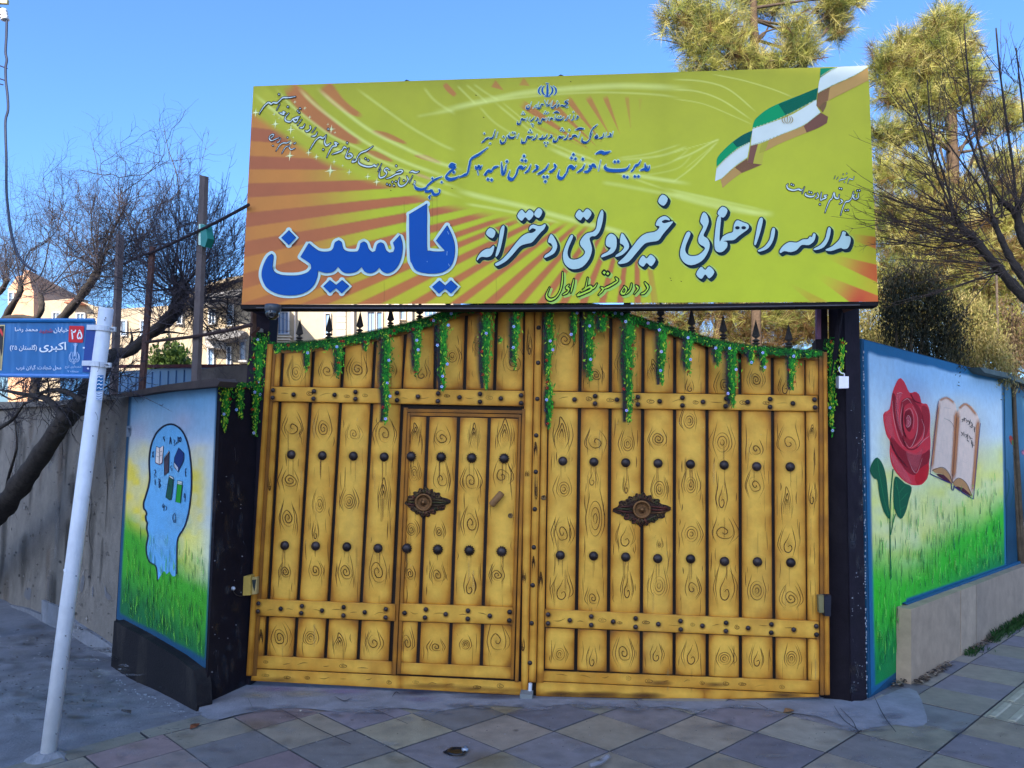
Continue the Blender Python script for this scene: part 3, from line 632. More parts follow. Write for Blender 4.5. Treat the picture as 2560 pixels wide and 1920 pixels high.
for x in (1650, 1790): mb.glow(GATE, (x, 1700+(x-1400)*.03), 40, (*BURN[:3], .6), .0026, ry=8)
mb.build('bottom_rail', M['gate'], gr)
mb = MB(); hrail(mb, [(1341, seam(1341)+1), (1760, seam(1760)+1), (1760, bot_b(1760)), (1340, bot_b(1340))], 0, .014, .1); hrail(mb, [(1760, seam(1760)+1), (2048, seam(2048)+1), (2048, bot_b(2048)), (1760, bot_b(1760))], 0, .014, .1)
for x, r_ in ((1400, 50), (1490, 90), (1610, 60), (1960, 50)): mb.glow(GATE, (x, bot_b(x)-7), r_, (*BURN[:3], .9), .0012, ry=10)
mb.build('kick_board', M['gate'], gr)
for c in B_R: stud(gr, c, 10.6, .0)
ornament(gr, (1604.5, 1273.6), 68, 68, 38.6)
for x, t, b in ((1568, 722, 786), (1651.5, 746, 808), (1729, 768, 832), (1808, 786, 850), (1890, 798, 864), (1972, 808, 871)): spike(gr, x, t, b)
# drop bolt and the block it falls into
t = thing('bolt_block', 'small concrete block with a white bolt rod under the gate middle', 'bolt block', tuple(GND.at(1317, 1748)))
mb = MB(); b = GATE.at(1317, 1741, .05); mb.box((b[0], b[1]-.02, b[2]-.005), (.08, .09, .075), (.22, .23, .22, 1)); mb.build('block', M['concrete'], t)
mb = MB(); mb.tube([GATE.at(1326, 1708, .035), GATE.at(1324, 1738, .035)], .012, (.7, .7, .72, 1), 8); mb.build('rod', M['white'], t)

# ================================================================== the big banner sign
SQ = [(633.4, 215.4), (2170.6, 164), (2195.5, 753.7), (604, 761.5)]
LIME, LIME2, TAN, BRN, LEFTB = K(153, 160, 52), K(156, 174, 44), K(168, 116, 60), K(158, 96, 62), K(146, 90, 62)
PALE = K(196, 214, 130)
RC0 = (1590., 430.)
def bang(x, y): return math.degrees(atan2(x-RC0[0], y-RC0[1]))      # 0 = straight down, negative = left
_bl = [279, 316, 351, 389, 423, 459, 495, 533, 569, 604, 643.5, 684, 722, 757]
edges = [bang(610, y) for y in _bl]
edges += [bang(x, 757) for x in (700, 760, 828, 898, 959, 1025, 1067, 1127, 1161, 1209, 1240.5, 1282, 1309, 1343, 1367, 1399, 1419, 1448, 1468, 1497, 1514, 1542, 1558, 1586, 1602, 1629, 1646)]
edges = np.sort(np.array(edges))
_bot = [959, 1025, 1067, 1127, 1161, 1209, 1240.5, 1282, 1309, 1343, 1367, 1399, 1419, 1448, 1468, 1497, 1514, 1542, 1558, 1586, 1602, 1629, 1646]
def gauss_path(X, Y, path, w, wide=0.):
    "0..1 weight round a printed curve: soft edges, fading at both ends"
    q = np.array(path, float); w = np.full(len(q), float(w)) if np.isscalar(w) else np.interp(np.linspace(0, 1, len(q)), np.linspace(0, 1, len(w)), w)
    qs = smooth(np.hstack([q, w[:, None]]), 8); out = np.zeros(X.shape); wm = qs[:, 2].max()*1.3+3
    msk = (X > qs[:, 0].min()-wm) & (X < qs[:, 0].max()+wm) & (Y > qs[:, 1].min()-wm) & (Y < qs[:, 1].max()+wm)
    x, y = X[msk], Y[msk]; best = np.full(x.shape, 1e9); tt = np.zeros(x.shape); n = len(qs)-1
    for i in range(n):
        p, d = qs[i, :2], qs[i+1, :2]-qs[i, :2]; L2 = d@d+1e-9
        t = np.clip(((x-p[0])*d[0]+(y-p[1])*d[1])/L2, 0, 1); ww = qs[i, 2]*(1-t)+qs[i+1, 2]*t
        e = np.hypot(x-p[0]-d[0]*t, y-p[1]-d[1]*t)/np.maximum(ww*.5, .3); k = e < best; best[k] = e[k]; tt[k] = ((i+t)/n)[k]
    v = sst(1.25, wide, best)*np.minimum(1, np.minimum(tt, 1-tt)*9+.02); out[msk] = v; return out
def swooshes(X, Y, out):
    def put(path, w, c, wide=0.):
        nonlocal out
        k = (gauss_path(X, Y, path, w, wide)*c[3])[..., None]; out = out*(1-k)+np.array((*c[:3], 1))*k
    o, z = (600, 150), .24412
    SW = lambda s: TP(s, o, z)
    put(SW('480,255 600,380 760,540 940,690 1120,800 1260,850'), [24, 44, 42, 34, 22, 10], (*BRN[:3], .9), .75)
    put(SW('850,250 920,330 1010,430 1120,510 1260,580'), [36, 34, 28, 20, 8], (*BRN[:3], .85), .75)
    for s, w_ in (('1340,725 1500,775 1720,860', [4, 15, 5]), ('1270,930 1400,970 1580,1045', [6, 15, 4]), ('1780,975 1900,1000 2070,1060', [4, 12, 4]), ('2090,240 2140,300 2212,370', [10, 14, 10]), ('1800,1170 1870,1190 1960,1225', [4, 8, 4])):
        put(SW(s), w_, (*BRN[:3], .8), .75)
    put(SW('120,250 260,400 420,560 620,710 860,860 1080,960 1300,1080 1560,1180 1900,1300'), [40, 46, 44, 40, 36, 32, 30, 26, 16], (*LIME[:3], 1), .75)
    for s, w_, a in (('140,340 300,480 480,610 700,760 900,870 1200,1010 1500,1130 1900,1290 2300,1420', 11, .55), ('360,280 520,460 760,650 960,790 1200,900 1500,1060 1900,1200 2300,1330', 9, .4), ('590,280 760,450 1000,640 1300,850 1700,1050 2212,1230', 11, .5), ('780,280 1000,470 1300,700 1600,860 2000,1040 2300,1130', 12, .5),
                     ('1190,290 1450,480 1750,690 2050,860 2212,930', 9, .3), ('1880,280 2000,420 2212,560', 9, .25), ('1800,580 2000,545 2212,510', 10, .2)):
        put(SW(s), w_*1.1, (*PALE[:3], a))
    o, z = (1080, 170), .27125
    for s, w_, a in (('0,415 350,335 620,275 900,225 1300,190 1700,165 2000,170 2400,190', 20, .45), ('280,350 600,300 1000,255 1500,225 2000,240 2300,275', 7, .3), ('230,160 330,260 400,330', 8, .3), ('310,150 420,240 520,330', 8, .25), ('380,145 500,230 620,300', 8, .25),
                     ('560,300 780,480 1000,640 1250,760 1500,850', 8, .3), ('640,310 900,520 1150,680', 6, .25), ('430,350 600,520 900,690', 8, .25), ('1050,725 1350,850 1700,950 2000,1010 2400,1070', 14, .5), ('1250,770 1450,830 1700,960 2212,1140', 8, .3), ('1700,830 2000,790 2300,700', 6, .3), ('1700,850 2100,810 2360,720', 8, .35), ('1900,950 2200,870 2380,740', 6, .25), ('1900,1000 2250,930 2400,800', 5, .25)):
        put(SW(s), w_*1.0, (*PALE[:3], a))
    o, z = (1160, 460), .24412
    for s, w_, a in (('-100,60 250,150 600,230 1000,340 1400,440 1700,520', 18, .55), ('0,200 300,250 700,330 1000,400', 10, .4), ('1400,-20 1700,30 2212,130', 14, .3)): put(SW(s), w_, (*PALE[:3], a))
    o, z = (1660, 460), .25316
    for s, w_, a in (('0,80 400,190 800,270 1100,300', 20, .45), ('0,40 500,150 1000,260', 8, .3)): put(SW(s), w_, (*PALE[:3], a))
    o, z = (1680, 140), .25316
    for s, w_, a in (('0,230 300,250 560,330 840,560', 5, .4), ('0,330 250,350 500,440 800,640', 5, .4), ('0,420 300,470 600,590 800,680', 4, .3), ('380,175 700,240 1000,330 1200,410', 4, .4), ('0,1040 200,960 400,850 470,820', 6, .5), ('0,960 200,900 470,825', 3, .35), ('0,1250 200,1100 460,840', 5, .4), ('120,1120 300,970 460,840', 3, .35), ('0,1350 400,1430 900,1570', 16, .3)): put(SW(s), w_, (*PALE[:3], a))
    return out
def signfn(X, Y, u, v):
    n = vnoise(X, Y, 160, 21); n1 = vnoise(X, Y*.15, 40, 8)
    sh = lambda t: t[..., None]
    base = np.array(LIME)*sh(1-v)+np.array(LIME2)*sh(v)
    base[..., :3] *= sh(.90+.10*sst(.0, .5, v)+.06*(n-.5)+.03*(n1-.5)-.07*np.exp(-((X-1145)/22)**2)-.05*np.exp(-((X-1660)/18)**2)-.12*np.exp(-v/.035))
    a = np.degrees(np.arctan2(X-RC0[0], Y-RC0[1])); k = np.searchsorted(edges, a)
    # which side of a stripe edge: count from the known brown stripe at the bottom
    ref = np.searchsorted(edges, bang(1045, 757)); brown = ((k-ref) % 2 == 0)
    i0 = np.clip(k-1, 0, len(edges)-1); i1 = np.clip(k, 0, len(edges)-1)
    d = np.minimum(np.abs(a-edges[i0]), np.abs(a-edges[i1]))*pi/180*np.hypot(X-RC0[0], Y-RC0[1])
    w_ = np.where(brown, .5+.5*sst(0, 2.2, d), .5-.5*sst(0, 2.2, d))
    # the fan lies under the lowest swoosh
    xs = [600, 700, 800, 900, 1000, 1100, 1200, 1300, 1400, 1500, 1600, 1700]; ys = [250, 320, 388, 432, 462, 500, 525, 542, 552, 562, 640, 690]
    lim = np.interp(X, xs, ys)
    f = sst(-4, 26, Y-lim)*(1-sst(1585, 1660, X)*.75)*(1-sst(1660, 1720, X))
    left = sst(980, 640, X)
    cb = np.array(BRN)*sh(1-left)+np.array(LEFTB)*sh(left)
    cl = np.array(LIME2)*sh(1-sst(1000, 720, X))+np.array(TAN)*sh(sst(1000, 720, X))
    cl = cl*sh(1-sst(660, 600, X)*.3)+cb*sh(sst(660, 600, X)*.3)
    fan = cb*sh(w_)+cl*sh(1-w_)
    out = base*sh(1-f)+fan*sh(f)
    # thin darker line on stripe edges
    out[..., :3] *= sh(1-.10*f*np.exp(-(d/1.6)**2)*(X > 850))
    # brown wedges above
    def wedge(p, q, w0, w1, c, s=1.):
        nonlocal out
        p, q = np.array(p, float), np.array(q, float); L_ = np.linalg.norm(q-p); t = ((X-p[0])*(q-p)[0]+(Y-p[1])*(q-p)[1])/L_**2
        dd = np.abs((X-p[0])*(q-p)[1]-(Y-p[1])*(q-p)[0])/L_; ww = w0+(w1-w0)*np.clip(t, 0, 1)
        k_ = sst(1.6, -1.6, dd-ww/2)*sst(-.01, .12, t)*sst(1.01, .94, t)*s
        out = out*sh(1-k_)+np.array(c)*sh(k_)
    o, z = (1080, 170), .27125
    for (x0, y0, x1, y1, w0, s_) in ((810, 315, 1455, 752, 78, .85), (1060, 285, 1520, 725, 66, .8), (1240, 265, 1570, 690, 62, .8), (1430, 255, 1650, 640, 58, .75), (1590, 252, 1735, 615, 50, .75), (1795, 255, 1832, 560, 42, .5), (1920, 275, 1915, 420, 36, .18), (560, 140, 660, 205, 80, .75), (820, 120, 900, 165, 90, .6), (940, 530, 1450, 750, 30, .35)):
        wedge((o[0]+z*x0, o[1]+z*y0), (o[0]+z*x1, o[1]+z*y1), w0*z, 0, BRN, s_)
    out = swooshes(X, Y, out)
    # red rays at the lower right corner
    RED = K(170, 40, 48); o, z = (1660, 460), .25316
    def redray(x0, y0, x1, y1, w0, w1, s_):
        nonlocal out
        p, q = np.array((o[0]+z*x0, o[1]+z*y0)), np.array((o[0]+z*x1, o[1]+z*y1)); L_ = np.linalg.norm(q-p)
        t = ((X-p[0])*(q-p)[0]+(Y-p[1])*(q-p)[1])/L_**2; dd = np.abs((X-p[0])*(q-p)[1]-(Y-p[1])*(q-p)[0])/L_; ww = z*(w0+(w1-w0)*np.clip(t, 0, 1.3))
        k_ = sst(1.5, -1.5, dd-ww/2)*sst(.02, .95, t)*s_; c = np.array(mix(K(176, 120, 60), RED, .0))*sh(1-sst(.3, 1, t))+np.array(RED)*sh(sst(.3, 1, t))
        out = out*sh(1-k_)+c*sh(k_)
    redray(1780, 500, 2110, 585, 40, 120, .75); redray(1560, 690, 2115, 885, 40, 165, 1.); redray(1480, 880, 2000, 1165, 40, 200, 1.); redray(1200, 960, 1480, 1140, 10, 80, .3)
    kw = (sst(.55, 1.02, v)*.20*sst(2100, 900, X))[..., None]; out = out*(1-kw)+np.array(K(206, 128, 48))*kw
    kk = sst(2120, 2185, X)*sst(540, 700, Y)*.35
    out = out*sh(1-kk)+np.array(K(186, 140, 50))*sh(kk)
    out[..., 3] = 1
    return out
sg = thing('school_sign', 'wide yellow printed school sign board above the gate with blue and silver Persian lettering', 'sign', tuple(SIGN.at(1400, 757)))
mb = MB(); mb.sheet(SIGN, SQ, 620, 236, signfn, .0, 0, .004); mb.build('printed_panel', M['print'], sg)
mb = MB()
for a, b in ((0, 1), (1, 2), (2, 3), (3, 0)):
    cq = np.mean(np.array(SQ), 0); ia, ib = [np.array(SQ[k])+(cq-np.array(SQ[k]))*np.array((.022, .055)) for k in (a, b)]; pa, pb = SIGN.at(*ia, -.005), SIGN.at(*ib, -.005)
    mb.tube([pa-SIGN.n*.035, pb-SIGN.n*.035], .030, (.035, .03, .028, 1), 4)
for k in (.25, .5, .75):
    q0 = np.array(SQ[0])*(1-k)+np.array(SQ[1])*k; q1 = np.array(SQ[3])*(1-k)+np.array(SQ[2])*k
    mb.tube([SIGN.at(*q0, -.05), SIGN.at(*q1, -.05)], .02, (.05, .045, .04, 1), 4)
mb.prism(SIGN, [(600, 761), (1300, 762), (1700, 760), (2196, 754), (2196, 764), (1700, 770), (1300, 773), (602, 772)], -.10, -.006, (.020, .017, .018, 1))
mb.prism(SIGN, [(640, 768), (1300, 769.5), (1700, 767), (2150, 761), (2150, 763.5), (1700, 770), (1300, 772.5), (640, 770.5)], -.03, .002, (.10, .09, .095, 1))
mb.build('frame', M['black'], sg)
mb = MB(); V0 = [SIGN.at(*p, -.012) for p in SQ]; mb.add(V0, [(3, 2, 1, 0)], (.4, .38, .3, 1)); mb.build('back_panel', M['plaster'], sg)
mb = MB()
# stains: streaks from rain, specks
for x, y, l in ((1080, 480, 90), (1092, 470, 130), (1010, 500, 70), (960, 700, 60), (1240, 690, 60)): mb.soft(SIGN, [(x, y), (x+1, y+l/2), (x, y+l)], 4, (.05, .05, .04, .18), .0007, 3)
for x, y in ((1190, 237), (1209, 292), (1427, 203), (2180, 470), (1676, 694), (1678, 700), (1703, 702), (1130, 470), (977, 475)): mb.ribbon(SIGN, [(x-1.5, y), (x+.5, y+2), (x+1.5, y+1)], 1.4, (.02, .02, .015, .9), .0007, 2)
mb.build('rain_stains', M['print'], sg)
# ---- letters
ILL = (.84, .88, 1.10)
def diamond(c, r, k=1.15, skew=.15):
    x, y = c; return [(x-r, y+r*.1), (x-r*.1, y-r*k), (x+r, y-r*skew), (x+r*.15, y+r*k*.9)]
def pen(mb, strokes, dots, o, z, w, col, off, grow=0., dr=None, nib=62., dcol=None):
    "a broad pen held at a fixed slant, as a calligrapher does"
    na = radians(nib)
    for s in strokes:
        p = np.array(TP(s, o, z)); q = smooth(p, 5); t = np.gradient(q, axis=0); a = np.arctan2(-t[:, 1], t[:, 0])
        ww = w*(.50+.70*np.abs(np.sin(a-na))**1.3)
        n = len(q); e = np.minimum(np.arange(n), np.arange(n)[::-1])/max(3., n*.16); ww = ww*np.clip(.30+.7*e, 0, 1)
        ww = np.convolve(np.r_[ww[0], ww, ww[-1]], [.25, .5, .25], 'valid')+grow*2
        mb.ribbon(SIGN, q, ww, col, off, 1, cap=grow > 0)
    for d in dots:
        c = (o[0]+z*d[0], o[1]+z*d[1]); r = (dr or w*.62)+grow*1.15
        mb.poly(SIGN, diamond(c, r), col if dcol is None else dcol, off, 3 if grow else 0)
BLUE, BLUED = K(18, 80, 160), K(14, 62, 130)
HALO = K(190, 212, 190, .9)
def dts(s): return [tuple(float(k) for k in a.split(',')) for a in s.split()]
def text(name, strokes, dots, o, z, w, col, rim, grow, dr=None):
    mb = MB(); st = [s.strip() for s in strokes.split(';') if s.strip()]; d = dts(dots)
    pen(mb, st, d, o, z, w, rim, .0010, grow, dr); mb.e = 0
    pen(mb, st, d, o, z, w, col, .0085, 0, dr)
    return mb.build(name, M['print'], sg)
O2, Z2 = (1080, 170), .27125
text('lettering', '1255,295 1225,312 1252,326 1222,350 1195,345 1180,354; 1165,335 1152,356; 1172,325 1166,345 1148,368; 1150,320 1140,345 1118,354; 1138,338 1115,368 1092,356; 1110,303 1100,346; 1090,325 1078,346 1058,335; 1070,298 1052,352; 1038,298 1060,355; 1030,340 1008,335 998,366 975,370 985,345; 985,313 973,346; 970,335 950,348; 958,345 930,372; 918,313 905,345; 905,342 895,372 872,372 870,348',
     '1235,362 1248,360 888,345 1155,308 962,362 975,362', O2, Z2, 3.4, BLUED, HALO, 1.2, 1.6)
text('lettering', '1335,440 1346,455 1318,478; 1310,432 1300,472 1283,482; 1275,430 1264,466; 1255,440 1240,475 1222,482; 1215,448 1195,474 1150,476 1140,454; 1140,430 1124,482; 1118,416 1145,404 1172,412; 1115,472 1098,462 1082,486; 1090,455 1076,484; 1075,452 1052,486; 1050,462 1035,476 1015,470 1003,506 982,505 984,480; 970,455 976,472 952,486; 946,450 925,476 902,492; 905,455 888,482; 880,455 862,492; 865,468 845,476 825,470 812,512 788,514 788,490',
     '1303,406 1165,450 1186,447 1070,413 1045,404 1034,420 1056,421 930,521 915,516 929,536 840,408 831,424 851,425', O2, Z2, 3.8, BLUED, HALO, 1.2, 1.8)
text('lettering', '1670,585 1658,636; 1640,600 1648,622 1612,636; 1608,594 1594,636; 1585,600 1572,638 1540,648; 1520,612 1502,638 1526,642 1520,612; 1525,520 1482,558 1466,588 1450,640; 1478,590 1450,660 1420,686 1384,676 1384,640; 1365,590 1348,642; 1322,572 1358,558 1402,560; 1340,632 1310,622 1293,646; 1300,614 1288,646 1262,652; 1256,605 1240,650 1212,658; 1215,628 1190,640 1170,634 1150,672 1120,676 1122,645; 1095,615 1102,634 1072,652; 1062,610 1045,640 1008,658; 1020,620 1010,648 982,652; 970,610 950,650 922,662; 932,630 902,640 880,634 860,682 828,686 828,655; 800,605 784,648; 772,620 748,642 715,640 700,618; 716,598 704,642; 690,625 670,682 640,692 628,660; 606,592 592,642; 582,570 560,640 528,648; 526,640 500,652 480,672 458,688; 492,648 470,684',
     '1265,573 1200,558 1189,575 1213,578 1038,690 1066,690 1050,716 905,573 891,592 919,592 744,596 762,600 658,634 535,696 482,604', O2, Z2, 4.6, BLUED, HALO, 1.4, 2.2)
text('lettering', '2005,900 1996,934 1965,930 1988,902; 1964,880 1962,924 1918,944; 1925,850 1902,888 1872,904 1856,934 1832,958; 1822,890 1802,924 1770,940 1690,946 1620,938 1594,912 1604,890; 1555,850 1534,948; 1508,792 1555,774 1592,785 1644,768; 1512,918 1480,892 1464,924 1440,932; 1450,898 1468,920 1436,952 1402,958; 1410,884 1386,930 1338,964; 1330,900 1306,926 1281,906 1256,920 1240,966 1200,1016 1164,1000 1174,940; 1126,884 1138,914 1106,950 1078,958; 1076,880 1050,926 1010,960 972,978; 956,894 972,924 928,958; 910,890 890,940 856,968; 866,904 840,926 815,910 792,930 776,980 740,1026 704,1005 718,945; 684,892 670,962 650,972 640,868; 612,904 570,920 546,950 514,950 484,988 512,966; 400,902 412,926 430,904 442,926 462,898; 416,914 426,984; 512,734 440,790 362,838 346,890 328,966 300,986 248,1008; 216,890 180,884 164,906 212,914 160,960 130,1000 160,1026 215,1016 252,994',
     '1685,865 1715,862 1770,1000 1800,1006 1870,1000 1903,1000 1390,840 1303,798 1285,830 1322,838 1030,1004 1062,1004 1044,1046 848,812 830,850 862,856 690,862 515,1026 548,1032 200,960', O2, Z2, 7.2, BLUE, HALO, 1.7, 4.0)
O1, Z1 = (600, 150), .24412
text('lettering', '1788,1275 1800,1310 1850,1326 1905,1310 1922,1284 1990,1228 2068,1194; 1905,1310 1900,1340 1932,1346 1960,1336 1985,1376 2030,1370 2046,1340 2034,1324; 1955,1385 1938,1400 1945,1425', '1970,1214 2065,1252', O1, Z1, 6., BLUE, HALO, 1.5, 3)
SIL, RIM = K(192, 206, 214), K(20, 34, 58)
text('lettering', '1788,1238 1792,1256 1774,1274; 1768,1184 1735,1258; 1738,1152 1765,1140 1800,1152 1834,1140; 1708,1188 1722,1230 1690,1276 1645,1292 1620,1262 1634,1206; 1600,1146 1640,1130 1666,1140 1640,1162 1598,1170 1545,1200 1498,1216; 1532,1128 1502,1108 1478,1130 1502,1155 1482,1190 1440,1206 1424,1180 1440,1118; 1450,1062 1414,1142; 1415,1066 1392,1090 1374,1076 1350,1090 1300,1092 1240,1072 1214,1046 1224,1014; 1362,882 1300,925 1240,950 1214,976 1194,1012 1184,1036 1148,1042 1168,1015; 1116,902 1092,962 1086,995 1118,1006 1150,986 1130,960 1100,970; 1092,905 1064,892 1046,924 1010,942 944,966; 1008,858 970,844 988,876 950,886 920,930 888,998; 928,850 892,874 866,864; 884,776 866,840 880,868; 884,766 850,800 820,790 782,815 750,860 714,922; 792,738 772,774 733,782; 776,690 738,742; 716,672 722,704 690,730 668,725; 664,655 644,690 608,694; 632,608 588,668; 612,580 576,590 545,612 574,632 600,590; 600,598 560,600 540,606 514,632 470,622 464,586 500,544; 466,540 440,530 450,556 408,546; 432,540 400,542; 408,448 373,514; 568,374 500,385 440,386 402,420 376,440 340,436 320,450 290,436 250,470 214,520 196,554',
     '1678,1236 1600,1084 1560,1250 1596,1244 1576,1286 1506,1272 1534,1282 1285,1010 1312,1026 1097,848 903,708 852,918 592,522 615,498 606,538 490,480 398,352', O1, Z1, 3.5, SIL, RIM, 1.7, 1.9)
text('lettering', '562,904 520,916 500,886; 516,872 498,884; 492,880 460,900 428,958; 512,830 480,850 440,850 400,880 368,934; 416,800 400,836 378,842; 402,795 350,816 320,826 298,800 318,766 346,764 330,790 304,806', '555,856 567,850 487,794 337,878', O1, Z1, 2.3, SIL, RIM, 1.35, 1.4)
O3, Z3 = (1680, 140), .25316
text('lettering', '1800,1188 1786,1220 1752,1214 1734,1258; 1732,1194 1700,1216 1660,1224 1650,1242; 1682,1204 1660,1232; 1642,1194 1624,1218; 1612,1184 1600,1214', '1725,1160 1690,1168 1702,1246', O3, Z3, 1.7, SIL, K(40, 64, 48), 1.1, 1.1)
text('lettering', '1842,1356 1836,1404 1806,1412 1788,1384 1812,1368; 1792,1338 1776,1400 1746,1434 1716,1440 1690,1490 1664,1574; 1664,1414 1682,1438 1652,1462; 1652,1368 1642,1404 1610,1396 1600,1350 1582,1404 1556,1430 1530,1490 1510,1548; 1532,1374 1504,1380 1522,1400 1490,1412 1468,1420 1476,1346; 1436,1352 1446,1390 1418,1408; 1416,1358 1396,1386 1350,1386 1318,1370 1324,1348; 1308,1292 1284,1360; 1292,1318 1270,1326 1250,1315 1200,1326 1150,1312 1134,1280 1146,1262',
     '1832,1330 1852,1328 1714,1525 1738,1522 1655,1308 1674,1312 1460,1466 1355,1344 1376,1350 1180,1268 1198,1276', O3, Z3, 3.5, SIL, RIM, 1.7, 1.9)
O5, Z5 = (1160, 460), .24412
OUTL = K(14, 30, 20); IN5 = K(172, 205, 74)
mb = MB(); st = '1010,900 1006,1000 986,1090 940,1162 880,1184 844,1142 876,1058; 1076,1030 1050,1060 1072,1076 1056,1110 1012,1134; 1126,972 1110,1050 1094,1114; 1266,958 1246,1060 1214,1092 1290,1050 1304,1080 1240,1112 1158,1142 1190,1108; 1362,1018 1332,1060 1288,1078; 1402,1058 1424,1080 1378,1134; 1552,958 1572,990 1530,1022 1480,1050 1428,1072; 1642,1048 1610,1110 1642,1122 1662,1080 1640,1046; 1716,1018 1702,1080 1658,1128; 1760,1038 1782,1070 1742,1124; 1852,1008 1884,1060 1852,1110 1812,1128'.split(';')
pen(mb, st, dts('1436,908 1472,918'), (1165, 464.5), Z5, 7., K(160, 196, 96, .95), .0010, 2.4, 5.2)
mb.e = 0; pen(mb, st, dts('1436,908 1472,918'), O5, Z5, 6.2, OUTL, .0024, 2.5, 5); mb.e = 0
pen(mb, st, dts('1436,908 1472,918'), O5, Z5, 4.6, IN5, .0066, 0, 3.8); mb.build('lettering', M['print'], sg)
# ---- the main title: silver letters with a navy edge and a thick navy drop
def pts(s, o, z): return [(o[0]+z*a, o[1]+z*b) for a, b in s]
T5 = [[(130,775),(150,730),(185,690),(230,665),(268,660),(298,632),(310,642),(300,690),(275,735),(230,750),(190,745),(160,755),(140,780)],
 [(225,510),(265,450),(322,488),(292,555)], [(395,428),(415,440),(397,560),(365,690),(335,742),(323,725),(353,600),(370,480)],
 [(320,815),(380,780),(450,710),(520,620),(590,540),(650,505),(700,500),(738,470),(700,452),(668,475),(675,435),(710,415),(760,430),(800,425),(825,410),(837,422),(820,460),(780,500),(730,560),(690,600),(630,615),(570,640),(500,720),(430,790),(350,835),(325,835)],
 [(545,325),(590,263),(630,300),(670,262),(715,308),(668,372),(627,338),(590,377)], [(717,310),(760,248),(803,280),(767,347)],
 [(860,590),(890,513),(930,560),(955,630),(930,700),(880,735),(825,757),(830,730),(880,695),(908,650),(892,610)],
 [(1405,272),(1427,288),(1420,380),(1390,480),(1350,530),(1310,535),(1285,560),(1302,620),(1310,680),(1280,770),(1210,850),(1110,872),(1035,822),(1013,730),(1040,630),(1092,527),(1117,540),(1075,640),(1060,710),(1085,765),(1150,772),(1215,740),(1240,690),(1195,630),(1193,580),(1250,510),(1320,490),(1355,450),(1370,360)],
 [(1140,325),(1180,263),(1217,293),(1260,253),(1307,298),(1262,367),(1222,335),(1190,372)],
 [(1453,620),(1460,550),(1505,508),(1557,545),(1562,640),(1530,700),(1470,730),(1408,752),(1415,725),(1470,695),(1503,655),(1480,645)],
 [(1597,600),(1615,503),(1662,560),(1692,640),(1650,702),(1600,735),(1552,747),(1560,725),(1610,690),(1640,650),(1625,620)],
 [(1583,800),(1650,740),(1720,650),(1800,550),(1870,505),(1950,490),(1992,460),(2000,432),(1963,420),(1990,358),(2050,328),(2092,345),(2107,372),(2060,365),(2025,385),(2050,402),(2100,390),(2142,385),(2100,440),(2040,510),(1990,577),(1920,592),(1850,612),(1770,700),(1690,792),(1620,817),(1588,817)],
 [(1988,180),(2030,108),(2087,150),(2047,222)], [(1788,805),(1830,733),(1870,763),(1912,723),(1962,775),(1917,842),(1870,807),(1835,847)]]
T6 = [[(385,283),(422,300),(442,370),(415,450),(390,510),(430,540),(452,600),(430,680),(370,762),(270,802),(195,770),(158,700),(175,600),(225,478),(262,490),(222,590),(210,660),(250,707),(330,705),(390,660),(402,625),(350,590),(338,540),(360,480),(387,420),(358,370)],
 [(318,890),(365,818),(407,848),(447,813),(497,870),(447,932),(407,892),(370,937)], [(528,290),(575,223),(627,260),(587,332)],
 [(530,328),(562,330),(553,450),(549,568),(580,520),(630,490),(680,472),(690,408),(720,358),(780,378),(832,400),(832,442),(780,482),(740,512),(690,552),(630,557),(585,566),(622,574),(622,622),(580,667),(535,672),(503,642),(498,560),(510,430)],
 [(955,333),(977,350),(960,440),(930,540),(905,602),(891,585),(910,480),(930,380)], [(1075,433),(1097,450),(1080,550),(1030,632),(950,667),(928,655),(990,620),(1042,550),(1060,470)],
 [(1143,660),(1180,608),(1240,573),(1310,578),(1370,548),(1420,543),(1440,518),(1462,522),(1475,488),(1497,500),(1482,562),(1430,602),(1360,602),(1310,652),(1250,672),(1190,662),(1150,682)],
 [(1625,428),(1647,445),(1630,540),(1580,622),(1500,652),(1478,640),(1545,600),(1592,540),(1610,470)],
 [(1765,468),(1797,480),(1790,512),(1837,520),(1842,570),(1815,632),(1770,642),(1740,632),(1650,662),(1593,650),(1660,615),(1722,560),(1750,510)]]
TT = [pts(p, O5, Z5) for p in T5]+[pts(p, O3 and (1660, 460), .25316) for p in T6]
def center(p): a = np.array(p); return a.mean(0)
NAVY, NAVY2, SILV = K(10, 28, 52), K(24, 54, 62), K(170, 196, 208)
mt = MB()
for p in TT:
    mt.ribbon(SIGN, [(x+3, y+3.6) for x, y in p], 13.5, K(190, 214, 120, .8), .0010, 3, closed=True)
mt.e = 0
for k in range(6):
    for p in TT:
        d = 5.2*(1-k/5.); c = mix(NAVY2, NAVY, k/5.)
        q = [(x+d, y+d*1.15) for x, y in p]
        mt.ribbon(SIGN, q, 5.2, c, .0026+k*.0009, 3, closed=True); mt.poly(SIGN, q, c, .0026+k*.0009, 3)
    mt.e = 0
for p in TT: mt.poly(SIGN, p, SILV, .0096, 3)
for c in ((725, 432), (787, 432)): mt.disc(SIGN, (1660+.25316*c[0], 460+.25316*c[1]), 6, NAVY, .0112, 10, 4.2)
for p in TT:      # the lower half of the printed bevel is a shade bluer
    pass
mt.build('lettering', M['print'], sg)
O4, Z4 = (600, 460), .26221
